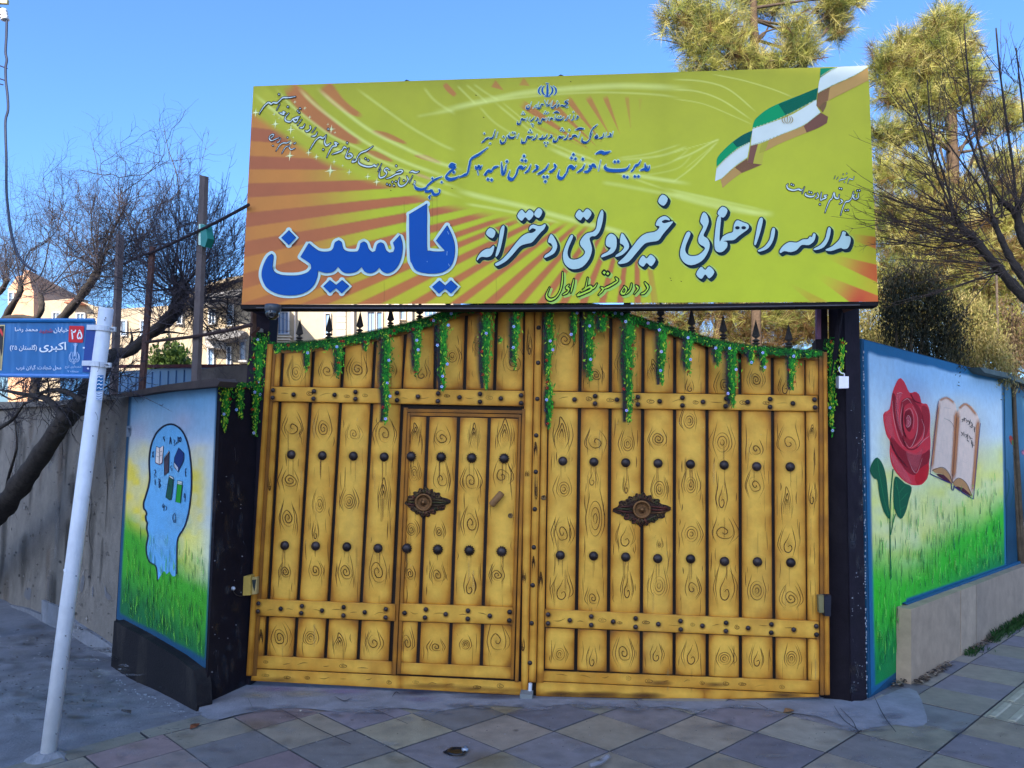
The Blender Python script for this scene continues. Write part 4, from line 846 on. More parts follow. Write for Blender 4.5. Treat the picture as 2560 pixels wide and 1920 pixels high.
Y4 = [[(300,668),(318,690),(312,760),(310,800),(330,840),(390,868),(470,874),(560,870),(640,845),(680,805),(675,765),(640,735),(578,695),(655,566),(700,605),(760,642),(840,645),(885,620),(905,560),(940,538),(968,560),(985,620),(1030,645),(1110,645),(1135,620),(1150,565),(1180,550),(1208,570),(1225,620),(1258,652),(1290,640),(1310,575),(1340,558),(1370,575),(1390,630),(1420,657),(1462,650),(1475,610),(1460,560),(1525,488),(1547,570),(1545,660),(1520,750),(1470,820),(1410,848),(1360,832),(1328,793),(1290,832),(1240,848),(1190,832),(1160,788),(1110,832),(1040,848),(980,835),(935,786),(890,832),(820,845),(742,823),(735,890),(690,980),(600,1040),(480,1060),(360,1045),(260,990),(215,910),(208,840),(230,760),(265,695)],
 [(465,443),(532,512),(465,580),(395,512)], [(855,918),(915,965),(972,918),(1039,975),(970,1040),(915,990),(858,1037),(796,975)],
 [(1782,188),(1782,600),(1802,637),(1850,645),(1938,643),(1950,630),(1870,540),(1975,396),(2020,490),(2047,590),(2042,700),(2010,780),(1950,830),(1870,850),(1760,847),(1680,820),(1640,760),(1620,680),(1613,290)],
 [(1900,923),(1955,970),(2010,920),(2075,980),(2012,1042),(1955,995),(1897,1044),(1833,980)]]
WHT, BIG = K(184, 208, 216), K(6, 74, 164)
Y4 = [[tuple(q) for q in smoothc(p, 4)] for p in Y4]
ym = MB()
for p in Y4:
    q = pts(p, O4, Z4); ym.soft(SIGN, [(x+1.2, y+1.2) for x, y in q]+[(q[0][0]+1.2, q[0][1]+1.2)], 21, (.03, .02, .02, .55), .0010, 2, .55)
ym.e = 0
for p in Y4:
    q = pts(p, O4, Z4); ym.ribbon(SIGN, q, 15.4, WHT, .0030, 1, closed=True)
    for x, y in q[::2]: ym.disc(SIGN, (x, y), 7.7, WHT, .0030, 14); ym.e = 0.00001*(int(x) % 90)
ym.e = 0
for p in Y4:
    q = pts(p, O4, Z4); ym.poly(SIGN, [(x+.8, y-.9) for x, y in q], K(14, 40, 90), .0075); ym.ribbon(SIGN, q, 1.3, K(14, 44, 100), .0075, 1, closed=True)
ym.e = 0
for p in Y4: ym.poly(SIGN, [(x-.2, y+.7) for x, y in pts(p, O4, Z4)], BIG, .0095)
for s in ('1975,640 1972,680', '1988,760 1998,785', '1785,735 1783,745', '1978,450 1990,480'): ym.ribbon(SIGN, TP(s, O4, Z4), 1.3, K(150, 190, 230, .7), .011, 1)
ym.build('lettering', M['print'], sg)
# ---- emblem
def emblem(c, k, col, off):
    mb = MB(); P = lambda s: [(c[0]+k*a, c[1]+k*b) for a, b in dts(s)]
    for g, cc, oo in ((k*9, HALO, off), (0, col, off+.002)):
        mb.e = 0
        for sx in (-1, 1):
            mb.ribbon(SIGN, [(c[0]+sx*k*a, c[1]+k*b) for a, b in dts('50,-48 76,-18 78,18 56,44')], np.array([2, 13, 13, 2])*k+g, cc, oo)
            mb.ribbon(SIGN, [(c[0]+sx*k*a, c[1]+k*b) for a, b in dts('26,-46 46,-18 42,20 10,50')], np.array([2, 15, 15, 3])*k+g, cc, oo)
            mb.ribbon(SIGN, [(c[0]+sx*k*a, c[1]+k*b) for a, b in dts('0,52 18,54 34,47')], np.array([8, 6, 1])*k+g, cc, oo)
        mb.ribbon(SIGN, P('0,-56 1,0 -1,40 -2,62'), np.array([14, 21, 18, 2])*k+g, cc, oo)
        mb.ribbon(SIGN, P('-16,-64 -4,-68 4,-62 18,-68'), np.array([3, 6, 6, 3])*k+g, cc, oo)
    return mb.build('emblem', M['print'], sg)
emblem((1368.5, 226.5), .272, BLUE, .001)
# ---- flag ribbon printed on the right
fl = MB(); P3 = lambda s: TP(s, O3, Z3)
GR, GD, WF, BR1, BR2, GOLD = K(0, 140, 92), K(4, 88, 84), K(200, 208, 214), K(178, 138, 84), K(120, 78, 70), K(176, 168, 66)
fl.poly(SIGN, smoothc(P3('450,1000 560,880 680,790 795,735 770,850 650,910 540,1000 440,1095'), 3, 38), GR, .001); fl.poly(SIGN, smoothc(P3('600,850 700,778 795,735 770,850 690,885 640,900'), 3, 38), (*GD[:3], .8), .0013)
fl.poly(SIGN, smoothc(P3('440,1105 540,1005 650,920 772,852 745,1000 620,1090 500,1200 425,1235'), 3, 38), WF, .001)
fl.poly(SIGN, smoothc(P3('480,1222 620,1097 745,1010 748,1055 890,1072 800,1110 680,1160 560,1250 500,1305'), 3, 38), BR1, .001); fl.poly(SIGN, smoothc(P3('620,1100 745,1010 748,1055 890,1072 800,1110 690,1155'), 3, 38), (*BR2[:3], .6), .0013)
fl.poly(SIGN, smoothc(P3('820,862 945,820 910,945 890,1072 745,1052 775,890'), 3, 38), GOLD, .0014); fl.poly(SIGN, smoothc(P3('775,890 850,868 825,960 800,1062 745,1052'), 3, 38), BR2, .0016); fl.poly(SIGN, smoothc(P3('745,1052 800,1064 890,1072 840,1080'), 3, 38), (*BR2[:3], .9), .0018)
fl.poly(SIGN, smoothc(P3('775,890 900,850 1100,770 1300,690 1470,560 1542,600 1530,662 1440,712 1240,792 1050,872 915,942 850,960 790,985'), 3, 38), BR1, .0012)
fl.poly(SIGN, smoothc(P3('1300,690 1470,560 1542,600 1530,662 1440,712 1330,756'), 3, 38), (*BR2[:3], .85), .0017); fl.poly(SIGN, smoothc(P3('880,858 960,830 920,940 860,962'), 3, 38), (*GOLD[:3], .8), .002)
fl.poly(SIGN, smoothc(P3('795,722 1000,650 1200,570 1427,430 1432,500 1467,557 1300,682 1100,767 900,852 777,887'), 3, 38), WF, .0014)
fl.poly(SIGN, smoothc(P3('835,610 950,520 1100,450 1280,380 1442,312 1427,427 1200,547 1000,642 795,717 802,670'), 3, 38), GR, .0014); fl.poly(SIGN, smoothc(P3('1050,475 1280,380 1442,312 1427,427 1200,547 1120,580'), 3, 38), (*GD[:3], .55), .0017)
fl.poly(SIGN, smoothc(P3('1465,215 1560,150 1640,110 1930,95 1920,120 1800,192 1600,282 1440,362 1450,270'), 3, 38), WF, .0014); fl.poly(SIGN, smoothc(P3('1466,122 1632,113 1542,152 1460,217'), 3, 38), mix(GR, GD, .5), .0014)
fl.poly(SIGN, smoothc(P3('1440,367 1600,287 1800,197 1937,112 1940,240 1800,312 1680,372 1560,432 1500,470 1460,522 1425,490'), 3, 38), BR1, .0014); fl.poly(SIGN, smoothc(P3('1440,367 1560,306 1540,440 1480,490 1460,522 1425,490'), 3, 38), (*BR2[:3], .5), .0017)
fl.poly(SIGN, smoothc(P3('1450,502 1500,460 1562,440 1560,600 1545,600 1500,570'), 3, 38), GOLD, .0018); fl.poly(SIGN, smoothc(P3('1450,502 1500,460 1530,452 1520,500 1490,560'), 3, 38), (*BR2[:3], .7), .002)
for s in ('800,715 1000,645 1200,552 1425,430', '780,885 900,845 1100,768 1300,684 1465,560', '445,1105 540,1005 650,915 770,852', '485,1215 620,1093 745,1005', '1445,365 1600,284 1800,194 1930,112', '1470,200 1545,150 1620,115'):
    q = smooth(P3(s), 12)
    for i in range(0, len(q)-1, 2): fl.ribbon(SIGN, [q[i], (q[i]+q[i+1])/2+(.6, -1.2), q[i+1]], 2.2, mix(K(190, 205, 170), GD, random.uniform(0, .45)), .0022, 2)
for sx in (-1, 1):
    fl.ribbon(SIGN, [(1968.6+sx*a, 298.5+b) for a, b in dts('8,-9 13,-2 12,5 7,10')], [.8, 2.4, .8], K(150, 128, 70), .0024); fl.ribbon(SIGN, [(1968.6+sx*a, 298.5+b) for a, b in dts('4,-8 7,-2 6,5 1,10')], [.8, 2.2, .8], K(150, 128, 70), .0024)
fl.ribbon(SIGN, [(1968.6, 287), (1968, 309)], [2.6, 3, 1], K(150, 128, 70), .0024)
fl.build('flag_print', M['print'], sg)
# ---- sparkles
for x, y, r_ in ((160, 538, 45), (350, 555, 22), (400, 595, 12), (362, 655, 46), (562, 430, 20), (665, 492, 20), (715, 585, 22), (520, 712, 48), (545, 793, 14), (900, 658, 16), (935, 708, 45), (973, 743, 16), (510, 980, 50), (702, 948, 36), (782, 992, 32), (963, 1042, 28), (925, 1133, 62), (1050, 1082, 16), (1118, 1148, 32), (1308, 1193, 34), (1400, 1248, 42), (520, 850, 30)):
    sp = MB(); c = (O1[0]+Z1*x, O1[1]+Z1*y); r_ *= Z1; a = .2
    sp.glow(SIGN, c, r_*.6, K(222, 226, 150, .85), .0009)
    w_ = r_*.10
    sp.poly(SIGN, [(c[0]-r_, c[1]+r_*a), (c[0]-w_, c[1]-w_), (c[0]+r_*a*.6, c[1]-r_*1.15), (c[0]+w_, c[1]-w_), (c[0]+r_, c[1]-r_*a*.3), (c[0]+w_, c[1]+w_), (c[0]-r_*a*.6, c[1]+r_*1.15), (c[0]-w_, c[1]+w_)], K(232, 236, 190, .95), .0012)
    sp.build('sparkle', M['print'], sg)
ILL = (.62, .74, .86)

# ================================================================== walls, posts, murals
def vprism(mb, plan, z0, z1, c, mi=0):
    "upright solid over a plan polygon; z1 number or list"
    n = len(plan); z1 = [z1]*n if np.isscalar(z1) else z1
    ar = sum(plan[i-1][0]*plan[i][1]-plan[i][0]*plan[i-1][1] for i in range(n))
    if ar < 0: plan = plan[::-1]; z1 = z1[::-1]
    B = [(p[0], p[1], z0) for p in plan]; T = [(p[0], p[1], z) for p, z in zip(plan, z1)]
    mb.add(B+T, [tuple(range(n))[::-1], tuple(range(n, 2*n))]+[(i, (i+1) % n, n+(i+1) % n, n+i) for i in range(n)], c, mi)
BLK, BLK2 = (.014, .011, .015, 1), (.022, .017, .024, 1)
TEAL = K(22, 66, 100)
G0 = GATE.at(614, 1705); G0[2] = 0
LE = LW.at(304, 1300); nin = -LW.n
zL = LW.at(544, 962)[2]; zE = LW.at(320, 986)[2]
lw = thing('mural_wall', 'painted wall left of the gate with the mural of a head full of books', 'wall', tuple(L1))
mb = MB(); plan = [tuple(L1[:2]), tuple(G0[:2]), (G0[0]-.16, G0[1]+.12), tuple((L1+DL*.5+nin*.2)[:2]), tuple((LE+nin*.2)[:2]), tuple(LE[:2])]
vprism(mb, plan, -.5, [zL, zL, zL, zL, zE, zE], BLK); mb.build('wall_body', M['black'], lw)
mb = MB(); mb.prism(LW, TP('0,195 200,160 400,120 780,72 800,95 780,130 400,165 150,205', (270, 920), .3495), -.05, .07, K(62, 58, 58)); mb.build('coping', M['concrete'], lw)
def sidepl(a, b):
    d = np.array(b[:2])-np.array(a[:2]); n = np.array((d[1], -d[0], 0.)); p = Pl((a[0], a[1], 0), n)
    if (CAM-p.o)@p.n < 0: p.n = -p.n
    return p
RV = sidepl(L1, G0)
mb = MB(); mb.prism(LW, TP('910,485 1120,600 1400,770 1540,880 1565,1000 1572,1160 1555,1300 1400,1300 870,1060', (0, 1400), .3134), -.02, .075, (.013, .011, .0125, 1)); mb.build('plinth', M['concrete'], lw)
ILL = (.60, .78, 1.02)
LQ = [(322, 992), (544, 967), (514, 1671), (291, 1547)]
def leftmural(X, Y, u, v):
    sh = lambda t: t[..., None]; n = vnoise(X, Y, 45, 31); n2 = vnoise(X, Y, 18, 32)
    sky0, sky1, yel, pale, grs, grs2 = [np.array(K(*k)) for k in ((92, 148, 200), (158, 186, 212), (210, 192, 78), (214, 216, 150), (54, 150, 40), (20, 96, 58))]
    o = sky0*sh(1-sst(.0, .30, v+.10*(n-.5)))+sky1*sh(sst(.0, .30, v+.10*(n-.5)))
    cl = np.exp(-((u-.62)/.12)**2-((v-.12)/.04)**2)+np.exp(-((u-.12)/.12)**2-((v-.16)/.05)**2)+.6*np.exp(-((u-.75)/.2)**2-((v-.23)/.06)**2)
    o = o*sh(1-.35*cl)+np.array(K(168, 166, 196))*sh(.35*cl)
    ky = np.clip(sst(.17, .36, v+.12*(n-.5))*sst(.90, .66, v), 0, 1)*(.7+.3*sst(.3, .7, n2))*(1-.75*np.exp(-((u-.97)/.10)**2))
    o = o*sh(1-ky)+yel*sh(ky)
    kp = sst(.45, .6, v)*np.exp(-((u-.82)/.2)**2)*.6; o = o*sh(1-kp)+pale*sh(kp)
    kg = sst(.60, .78, v+.16*(1-u)+.05*(n-.5)); o = o*sh(1-kg)+grs*sh(kg)
    kd = sst(.80, 1.0, v+.08*(1-u)); o = o*sh(1-kd)+grs2*sh(kd)
    kb = sst(.045, .02, u)+sst(.975, .99, u)*.8+sst(.965, .985, v+.015*n); kb = np.clip(kb, 0, 1); o = o*sh(1-kb)+np.array(TEAL)*sh(kb)
    o[..., 3] = 1; return o
mb = MB(); mb.sheet(LW, LQ, 90, 230, leftmural, .003)
rg = random.Random(5)
for i in range(620):
    v = rg.uniform(.60, .97); u = rg.uniform(.05, .96); l = rg.uniform(16, 46)
    if rg.random() > (v-.52)*2.4: continue
    x = (LQ[0][0]*(1-u)+LQ[1][0]*u)*(1-v)+(LQ[3][0]*(1-u)+LQ[2][0]*u)*v; y = (LQ[0][1]*(1-u)+LQ[1][1]*u)*(1-v)+(LQ[3][1]*(1-u)+LQ[2][1]*u)*v
    c = rg.choice((K(30, 120, 40), K(20, 90, 50), K(70, 170, 50), K(96, 180, 60), K(14, 70, 50))); a = rg.uniform(.3, .8)
    mb.ribbon(LW, [(x, y), (x+rg.uniform(-1, 1), y-l*.5), (x+rg.uniform(-3, 3), y-l)], [2.0, 1.6, .4], np.array([(*c[:3], a*.6), (*c[:3], a), (*c[:3], 0)]), .0036, 3)
mb.build('painted_meadow', M['mural'], lw)
mb = MB(); HZ = lambda s: TP(s, (270, 920), .3495)
HEAD = HZ('352,1520 350,1470 340,1415 300,1390 280,1350 272,1280 286,1200 276,1150 280,1108 272,1090 268,1060 276,1045 268,1020 256,1005 254,965 268,920 288,850 298,780 294,690 298,610 315,530 350,460 400,415 455,402 505,425 545,475 575,560 592,680 597,800 592,910 575,1040 545,1140 500,1215 492,1300 492,1400 492,1475')
o_ = HEAD+HZ('460,1490 440,1455 420,1475 400,1450 380,1480')
mb.poly(LW, o_, K(86, 158, 222), .0045, 2)
for x, y, r_ in ((420, 800, 130), (500, 1100, 120), (380, 1250, 110)): mb.glow(LW, (270+.3495*x, 920+.3495*y), r_*.34, K(120, 188, 232, .5), .005)
mb.soft(LW, HEAD, 7, (.01, .016, .05, .7), .0055, 3, .3); mb.ribbon(LW, HEAD, [2.2, 3.4, 3.8, 3.4, 2.8], (.008, .010, .03, 1), .0065, 3)
def sk(s, w_=1.5, c=(.01, .02, .06, 1)):
    for q in s.split(';'): mb.ribbon(LW, HZ(q.strip()), w_, c, .008, 3)
sk('405,490 397,495 396,508 404,512 402,526; 440,545 445,490 452,545; 442,522 450,520; 470,512 480,522 472,530 481,545 472,556; 484,538 496,534; 490,528 491,546; 499,490 500,535; 499,492 508,500 500,512 510,522 500,534; 517,492 512,510 517,530 523,510 517,492; 316,598 326,640; 326,596 315,640; 455,675 455,682; 459,700 449,702 448,715 457,720 454,736; 329,735 337,728 341,745 330,765 343,768; 328,780 347,778; 336,795 337,835; 363,790 364,858; 363,792 373,808 364,822 376,838 364,858; 562,722 553,724 553,772 563,770; 553,746 561,745; 545,895 543,925 554,922; 551,900 549,955; 398,970 388,985 394,1000 402,980 398,1022; 410,985 420,1000 412,1020; 480,1040 466,1050 464,1085 475,1105 484,1080 480,1045; 474,1085 485,1108')
for q, c in (('345,560 368,572 366,688 338,675', (200, 200, 210)), ('368,572 396,556 388,675 366,690', (190, 192, 205)), ('402,640 436,592 440,605 406,655', (180, 185, 195)), ('400,650 437,600 432,745 402,770', (60, 56, 72)), ('505,570 543,610 540,660 500,745 470,690 475,640', (14, 44, 110)), ('472,672 502,712 500,742 470,705', (150, 170, 200)), ('440,768 468,785 466,800 436,782', (170, 190, 200)), ('436,778 468,798 452,940 440,946 412,925', (20, 74, 66)), ('497,806 530,812 528,836 495,830', (170, 200, 210)), ('495,830 530,836 517,966 482,958', (28, 140, 44))):
    mb.poly(LW, HZ(q), K(*c), .0075); qq = HZ(q); mb.ribbon(LW, qq+[qq[0]], 1.1, (.01, .015, .03, .9), .0085, 1)
sk('338,676 366,690 388,676', 1.6, (.15, .02, .02, 1)); sk('368,575 366,688', 1.); sk('352,600 362,604; 374,600 388,594; 372,630 386,622; 350,630 362,636', .7); sk('408,665 430,635; 412,700 430,680', .8); sk('484,690 520,640; 495,655 530,640', .8, (.02, .04, .16, 1)); sk('425,830 450,850; 500,820 526,826', .9)
mb.poly(LW, HZ('132,415 163,412 160,490 130,492'), K(96, 120, 150), .006); mb.poly(LW, HZ('138,432 158,430 150,470 146,440'), K(40, 54, 80), .0075)
mb.build('painted_head', M['mural'], lw)
# ---- grey wall running on to the left
ILL = (.62, .74, .86)
gw = thing('plaster_wall', 'old grey plastered wall with rain stains left of the head mural', 'wall', tuple(LE))
o_ = LE+nin*.05; e_ = o_+DL*13
zg = LW.at(300, 992)[2]
mb = MB(); vprism(mb, [tuple(o_[:2]), tuple(e_[:2]), tuple((e_+nin*.25)[:2]), tuple((o_+nin*.25)[:2])], -1.2, zg, (.205, .178, .150, 1)); mb.build('wall_body', M['plaster'], gw)
GW_ = Pl(o_, LW.n); mb = MB()
mb.prism(GW_, [(-260, 1470), (0, 1508), (60, 1520), (104, 1537), (100, 1700), (-260, 1600)], -.01, .035, (.19, .19, .205, 1)); mb.prism(GW_, [(104, 1500), (150, 1520), (188, 1557), (240, 1590), (284, 1620), (272, 1760), (100, 1720)], -.01, .030, (.235, .24, .26, 1)); mb.build('skirting', M['plaster'], gw)
mb = MB(); rg = random.Random(11)
for i in range(46):     # long rain stains and bare patches
    x = rg.uniform(-20, 300); y = rg.choice((rg.uniform(1000, 1120), rg.uniform(1150, 1450))); l = rg.uniform(60, 260)
    mb.soft(GW_, [(x, y), (x-l*.02, y+l*.4), (x-l*.05, y+l)], [rg.uniform(6, 26), rg.uniform(10, 30), 6], rg.choice(((.04, .035, .03, .35), (.06, .05, .04, .4), (.34, .32, .30, .35), (.20, .14, .10, .3))), .002, 3, .2)
for s in ('262,1462 268,1480 278,1492 272,1500 262,1488', '230,1468 234,1470 233,1492 230,1490', '205,1440 212,1445 206,1480 200,1470', '60,1490 66,1470 78,1474 74,1500'):
    mb.poly(GW_, [tuple(map(float, a.split(','))) for a in s.split()], (.17, .165, .17, .85), .003, 3)
for s_ in ('10,1120 30,1180 22,1240 44,1300', '215,1180 228,1250 222,1330 232,1400', '150,1060 156,1130 150,1190', '260,1120 268,1220 262,1330'): mb.ribbon(GW_, dts(s_), [.5, 1.6, .5], (.03, .026, .022, .8), .004, 4)
for _ in range(240): x, y = rg.uniform(-30, 300), rg.uniform(1030, 1600); mb.disc(GW_, (x, y), rg.uniform(.8, 3.2), (*rg.choice(((.05, .04, .035), (.32, .29, .26), (.12, .10, .085))), rg.uniform(.3, .8)), .0035, 6, rg.uniform(.8, 5))
mb.build('stains', M['mural'], gw)
mb = MB(); mb.prism(GW_, [(-260, 1010), (140, 1002), (268, 988), (268, 999), (140, 1014), (-260, 1036)], -.3, .06, (.20, .17, .14, 1)); mb.build('coping', M['concrete'], gw)
# ---- posts that carry the sign
lp = thing('sign_post', 'black steel post under the left end of the sign, painted with hanging green vine', 'post', tuple(GATE.at(600, 1700)), 'posts that carry the school sign')
PP = Pl((0, .02, 0), (0, -1, 0))
mb = MB(); mb.prism(PP, [(629, 762), (677, 762), (622, 1716), (566, 1720)], -.14, .0, BLK2); mb.build('post', M['black'], lp)
mb = MB(); mb.prism(Pl((0, .12, 0), (0, -1, 0)), [(676, 766), (691, 766), (684, 868), (668, 868)], -.05, 0, K(92, 62, 96)); mb.build('purple_tube', M['black'], lp)
mb = MB(); a = PP.at(645, 775, .01); b = PP.at(668, 795, .05); mb.tube([PP.at(636, 776, .06), PP.at(664, 786, .06)], .018, BLK2, 4); mb.tube([PP.at(634, 768, .0), PP.at(634, 850, 0)], .02, K(80, 66, 60), 4); mb.tube([PP.at(630, 838, .03), PP.at(648, 820, .06)], .014, K(60, 44, 40), 4)
mb.prism(PP, [(643, 820), (651, 820), (651, 829), (643, 829)], 0, .05, K(150, 150, 150)); mb.prism(PP, [(645, 822), (649, 822), (649, 827), (645, 827)], .05, .052, (.01, .01, .01, 1)); mb.build('bracket', M['black'], lp)
R1 = GND.at(2129.4, 1756); R2b = GND.at(2167, 1742); zt = SIGN.at(2140, 762)[2]+.12
rp = thing('sign_post', 'broad black steel post under the right end of the sign, beside the rose mural', 'post', tuple(R1), 'posts that carry the school sign')
dd = np.array((-.055, .15, 0)); mb = MB(); plan = [tuple(R1[:2]), tuple(R2b[:2]), tuple((R2b+dd)[:2]), tuple((R1+dd)[:2])]
vprism(mb, plan, -.3, zt, BLK2); mb.build('post', M['black'], rp)
J0 = GATE.at(2070, 1738)
mb = MB(); vprism(mb, [tuple((R1+dd*.05+[-.004, 0, 0])[:2]), (J0[0]-.012, .10), (J0[0]+.02, .3), tuple((R1+dd*1.3)[:2])], -.3, GATE.at(2085, 843)[2], BLK); mb.build('reveal', M['black'], rp)
mb = MB(); mb.prism(Pl((0, .14, 0), (0, -1, 0)), [(2042, 763), (2053, 763), (2053, 880), (2043, 880)], -.04, 0, K(112, 86, 116)); mb.prism(Pl((0, .13, 0), (0, -1, 0)), [(2054, 763), (2068, 763), (2070, 882), (2055, 882)], -.04, 0, BLK); mb.build('purple_tube', M['black'], rp)
mb = MB(); q0 = GATE.at(2104, 765, .05); mb.tube([q0, GATE.at(2086, 900, .03)], .016, BLK, 4); mb.tube([GATE.at(2108, 776, .06), GATE.at(2150, 762, .14)], .016, K(70, 54, 50), 4); mb.tube([GATE.at(2086, 895, .03), GATE.at(2078, 940, .02), GATE.at(2090, 925, .03)], .006, BLK, 5); mb.build('brace', M['black'], rp)
RVR = sidepl(R1, (J0[0]-.012, .10)); RVR.o = RVR.o+RVR.n*.006
# ---- yellow jambs with their hinges and lock boxes, fixed to the posts
for q, t_, o_ in (([(668, 860), (682, 860), (631, 1690), (615, 1690)], .1, lp), ([(683, 862), (690, 862), (641, 1690), (632, 1690)], .55, lp), ([(2047, 880), (2057, 880), (2061, 1738), (2050, 1738)], .5, rp), ([(2058, 880), (2068, 880), (2075, 1738), (2062, 1738)], .15, rp)):
    mb = MB(); plank(mb, q, .012 if t_ < .3 else .004, .06, tone=t_); mb.build('jamb', M['gate'], o_)
mb = MB(); mb.prism(GATE, [(609, 1441), (627, 1438), (626, 1488), (607, 1489)], .0, .07, (.55, .36, .08, 1)); mb.build('lock_box', M['gate'], lp)
mb = MB(); mb.prism(GATE, [(627, 1444), (643, 1443), (641, 1485), (625, 1487)], .012, .045, (.50, .36, .14, 1)); mb.prism(GATE, [(630, 1450), (640, 1449), (636, 1478), (632, 1466)], .045, .048, (.03, .04, .04, 1)); mb.build('latch', M['gate'], lp)
mb = MB(); mb.prism(GATE, [(2046, 1489), (2060, 1488), (2060, 1532), (2048, 1532)], .01, .05, (.20, .17, .08, 1)); mb.prism(GATE, [(2061, 1489), (2078, 1488), (2077, 1541), (2062, 1540)], .0, .06, (.02, .02, .03, 1)); mb.build('hinge_box', M['gate'], rp)
# ---- right wall
ILL = (.68, .78, .96)
ZT = RW.at(2300, 885)[2]
rw = thing('mural_wall', 'painted wall right of the gate with the mural of a red rose and an open book', 'wall', tuple(R2))
Rm = RW.at(2510, 1200); nb = -RW.n
mb = MB(); vprism(mb, [tuple(R2[:2]), tuple(Rm[:2]), tuple((Rm+nb*.22)[:2]), tuple((R2+nb*.22)[:2])], -.5, ZT, TEAL); mb.build('wall_body', M['mural'], rw)
RQ = [(2159, 850), (2508, 942), (2516, 1424), (2178, 1738)]
def rightmural(X, Y, u, v):
    sh = lambda t: t[..., None]; n = vnoise(X, Y, 60, 41); n2 = vnoise(X, Y, 22, 42)
    k = lambda *c: np.array(K(*c))
    o = k(136, 180, 224)*sh(1-sst(.03, .30, v+.12*(n-.5)))+k(190, 212, 228)*sh(sst(.03, .30, v+.12*(n-.5)))
    o = o*sh(1-.5*sst(.45, .0, u)*sst(.3, .0, v))+k(150, 186, 226)*sh(.5*sst(.45, .0, u)*sst(.3, .0, v))
    ky = sst(.24, .50, v+.16*(n-.5)+.05*u)*sst(1., .80, v)*(.72+.28*n2); o = o*sh(1-ky)+k(222, 214, 126)*sh(ky)
    kg = sst(.57, .76, v+.08*(n-.5)+.06*sst(.2, .0, u)+.05*sst(.6, 1, u)); o = o*sh(1-kg)+k(54, 178, 44)*sh(kg)
    kd = sst(.76, .95, v); o = o*sh(1-kd)+k(14, 122, 66)*sh(kd)
    kb = np.clip(sst(.040, .022, u)+sst(.042, .028, v+.008*(n2-.5))*1.+sst(.985, .993, u), 0, 1); o = o*sh(1-kb)+np.array(K(26, 92, 142))*sh(kb)
    # the border along the foot and round the stone plinth
    foot = np.where(X < 2264, 1728+(X-2185)*-.62, 1510-(X-2262)*.345)
    kf = sst(-15, -9, Y-foot); kf = np.maximum(kf, sst(2254, 2258, X)*(Y > 1508)*1.); o = o*sh(1-kf)+np.array(K(24, 86, 134))*sh(kf)
    o[..., 3] = 1; return o
mb = MB(); mb.sheet(RW, RQ, 110, 220, rightmural, .003)
rg = random.Random(8)
for i in range(1300):
    u = rg.uniform(.05, .97); v = rg.uniform(.52, .96)
    if rg.random() > (v-.46)*2.4: continue
    x = (RQ[0][0]*(1-u)+RQ[1][0]*u)*(1-v)+(RQ[3][0]*(1-u)+RQ[2][0]*u)*v; y = (RQ[0][1]*(1-u)+RQ[1][1]*u)*(1-v)+(RQ[3][1]*(1-u)+RQ[2][1]*u)*v
    ft = 1728+(x-2185)*-.62-18 if x < 2256 else 1510-(x-2262)*.345-14
    if y > ft: continue
    l = rg.uniform(14, 50)*(1 if x < 2400 else .7); c = rg.choice((K(30, 150, 40), K(16, 110, 60), K(90, 190, 70), K(120, 200, 90), K(20, 96, 60))); a = rg.uniform(.3, .85)
    mb.ribbon(RW, [(x, y), (x+rg.uniform(-1, 1), y-l*.5), (x+rg.uniform(-3, 4), y-l)], [1.8, 1.6, .4], np.array([(*c[:3], a*.5), (*c[:3], a), (*c[:3], 0)]), .0036, 3)
mb.build('painted_meadow', M['mural'], rw)
# rose
mb = MB(); RZ = lambda s: TP(s, (2080, 820), .3496)
C_RED, C_RD, C_PK = K(190, 44, 60), K(122, 18, 36), K(212, 104, 120)
mb.glow(RW, RZ('555,740')[0], 80, K(200, 130, 130, .35), .0042, 20, 150)
mb.poly(RW, RZ('487,358 520,390 555,462 605,458 640,535 680,545 702,620 700,740 705,840 690,1000 660,1105 600,1125 540,1110 480,1060 430,985 412,890 415,810 388,760 366,620 412,578 428,480 455,400'), C_RED, .0046, 3)
def petal(s, c, a=1., sm=4): mb.poly(RW, RZ(s), (*c[:3], a), .0056, sm)
petal('415,820 450,900 520,1010 600,1050 690,960 700,870 650,900 560,900 480,840 430,780', C_RD, .55); petal('420,880 440,980 520,1090 570,1110 520,1010 450,920', C_PK, .35); petal('600,1040 690,970 680,1080 610,1120', K(190, 20, 36), .8)
petal('380,640 400,740 450,800 430,690 420,600', C_PK, .3); petal('430,470 445,640 490,800 530,850 500,760 470,620 460,500', C_RD, .6); petal('460,470 500,470 480,540 480,640 500,740 520,800 480,720 455,600', C_PK, .4)
petal('500,520 560,500 620,560 655,660 640,770 570,850 520,820 495,720 490,600', C_RD, .45); petal('520,560 570,540 610,620 605,740 560,800 520,740 508,640', C_RED, .9); petal('525,600 560,590 580,660 560,740 530,720 515,660', C_RD, .7)
petal('535,640 555,640 555,700 535,700', K(214, 100, 120), .5); petal('560,470 620,470 640,560 600,540', K(190, 40, 60), .8); petal('640,560 690,580 695,700 660,790 650,660', C_RD, .35); petal('530,880 600,900 650,860 620,980 590,1030 560,980', C_PK, .3)
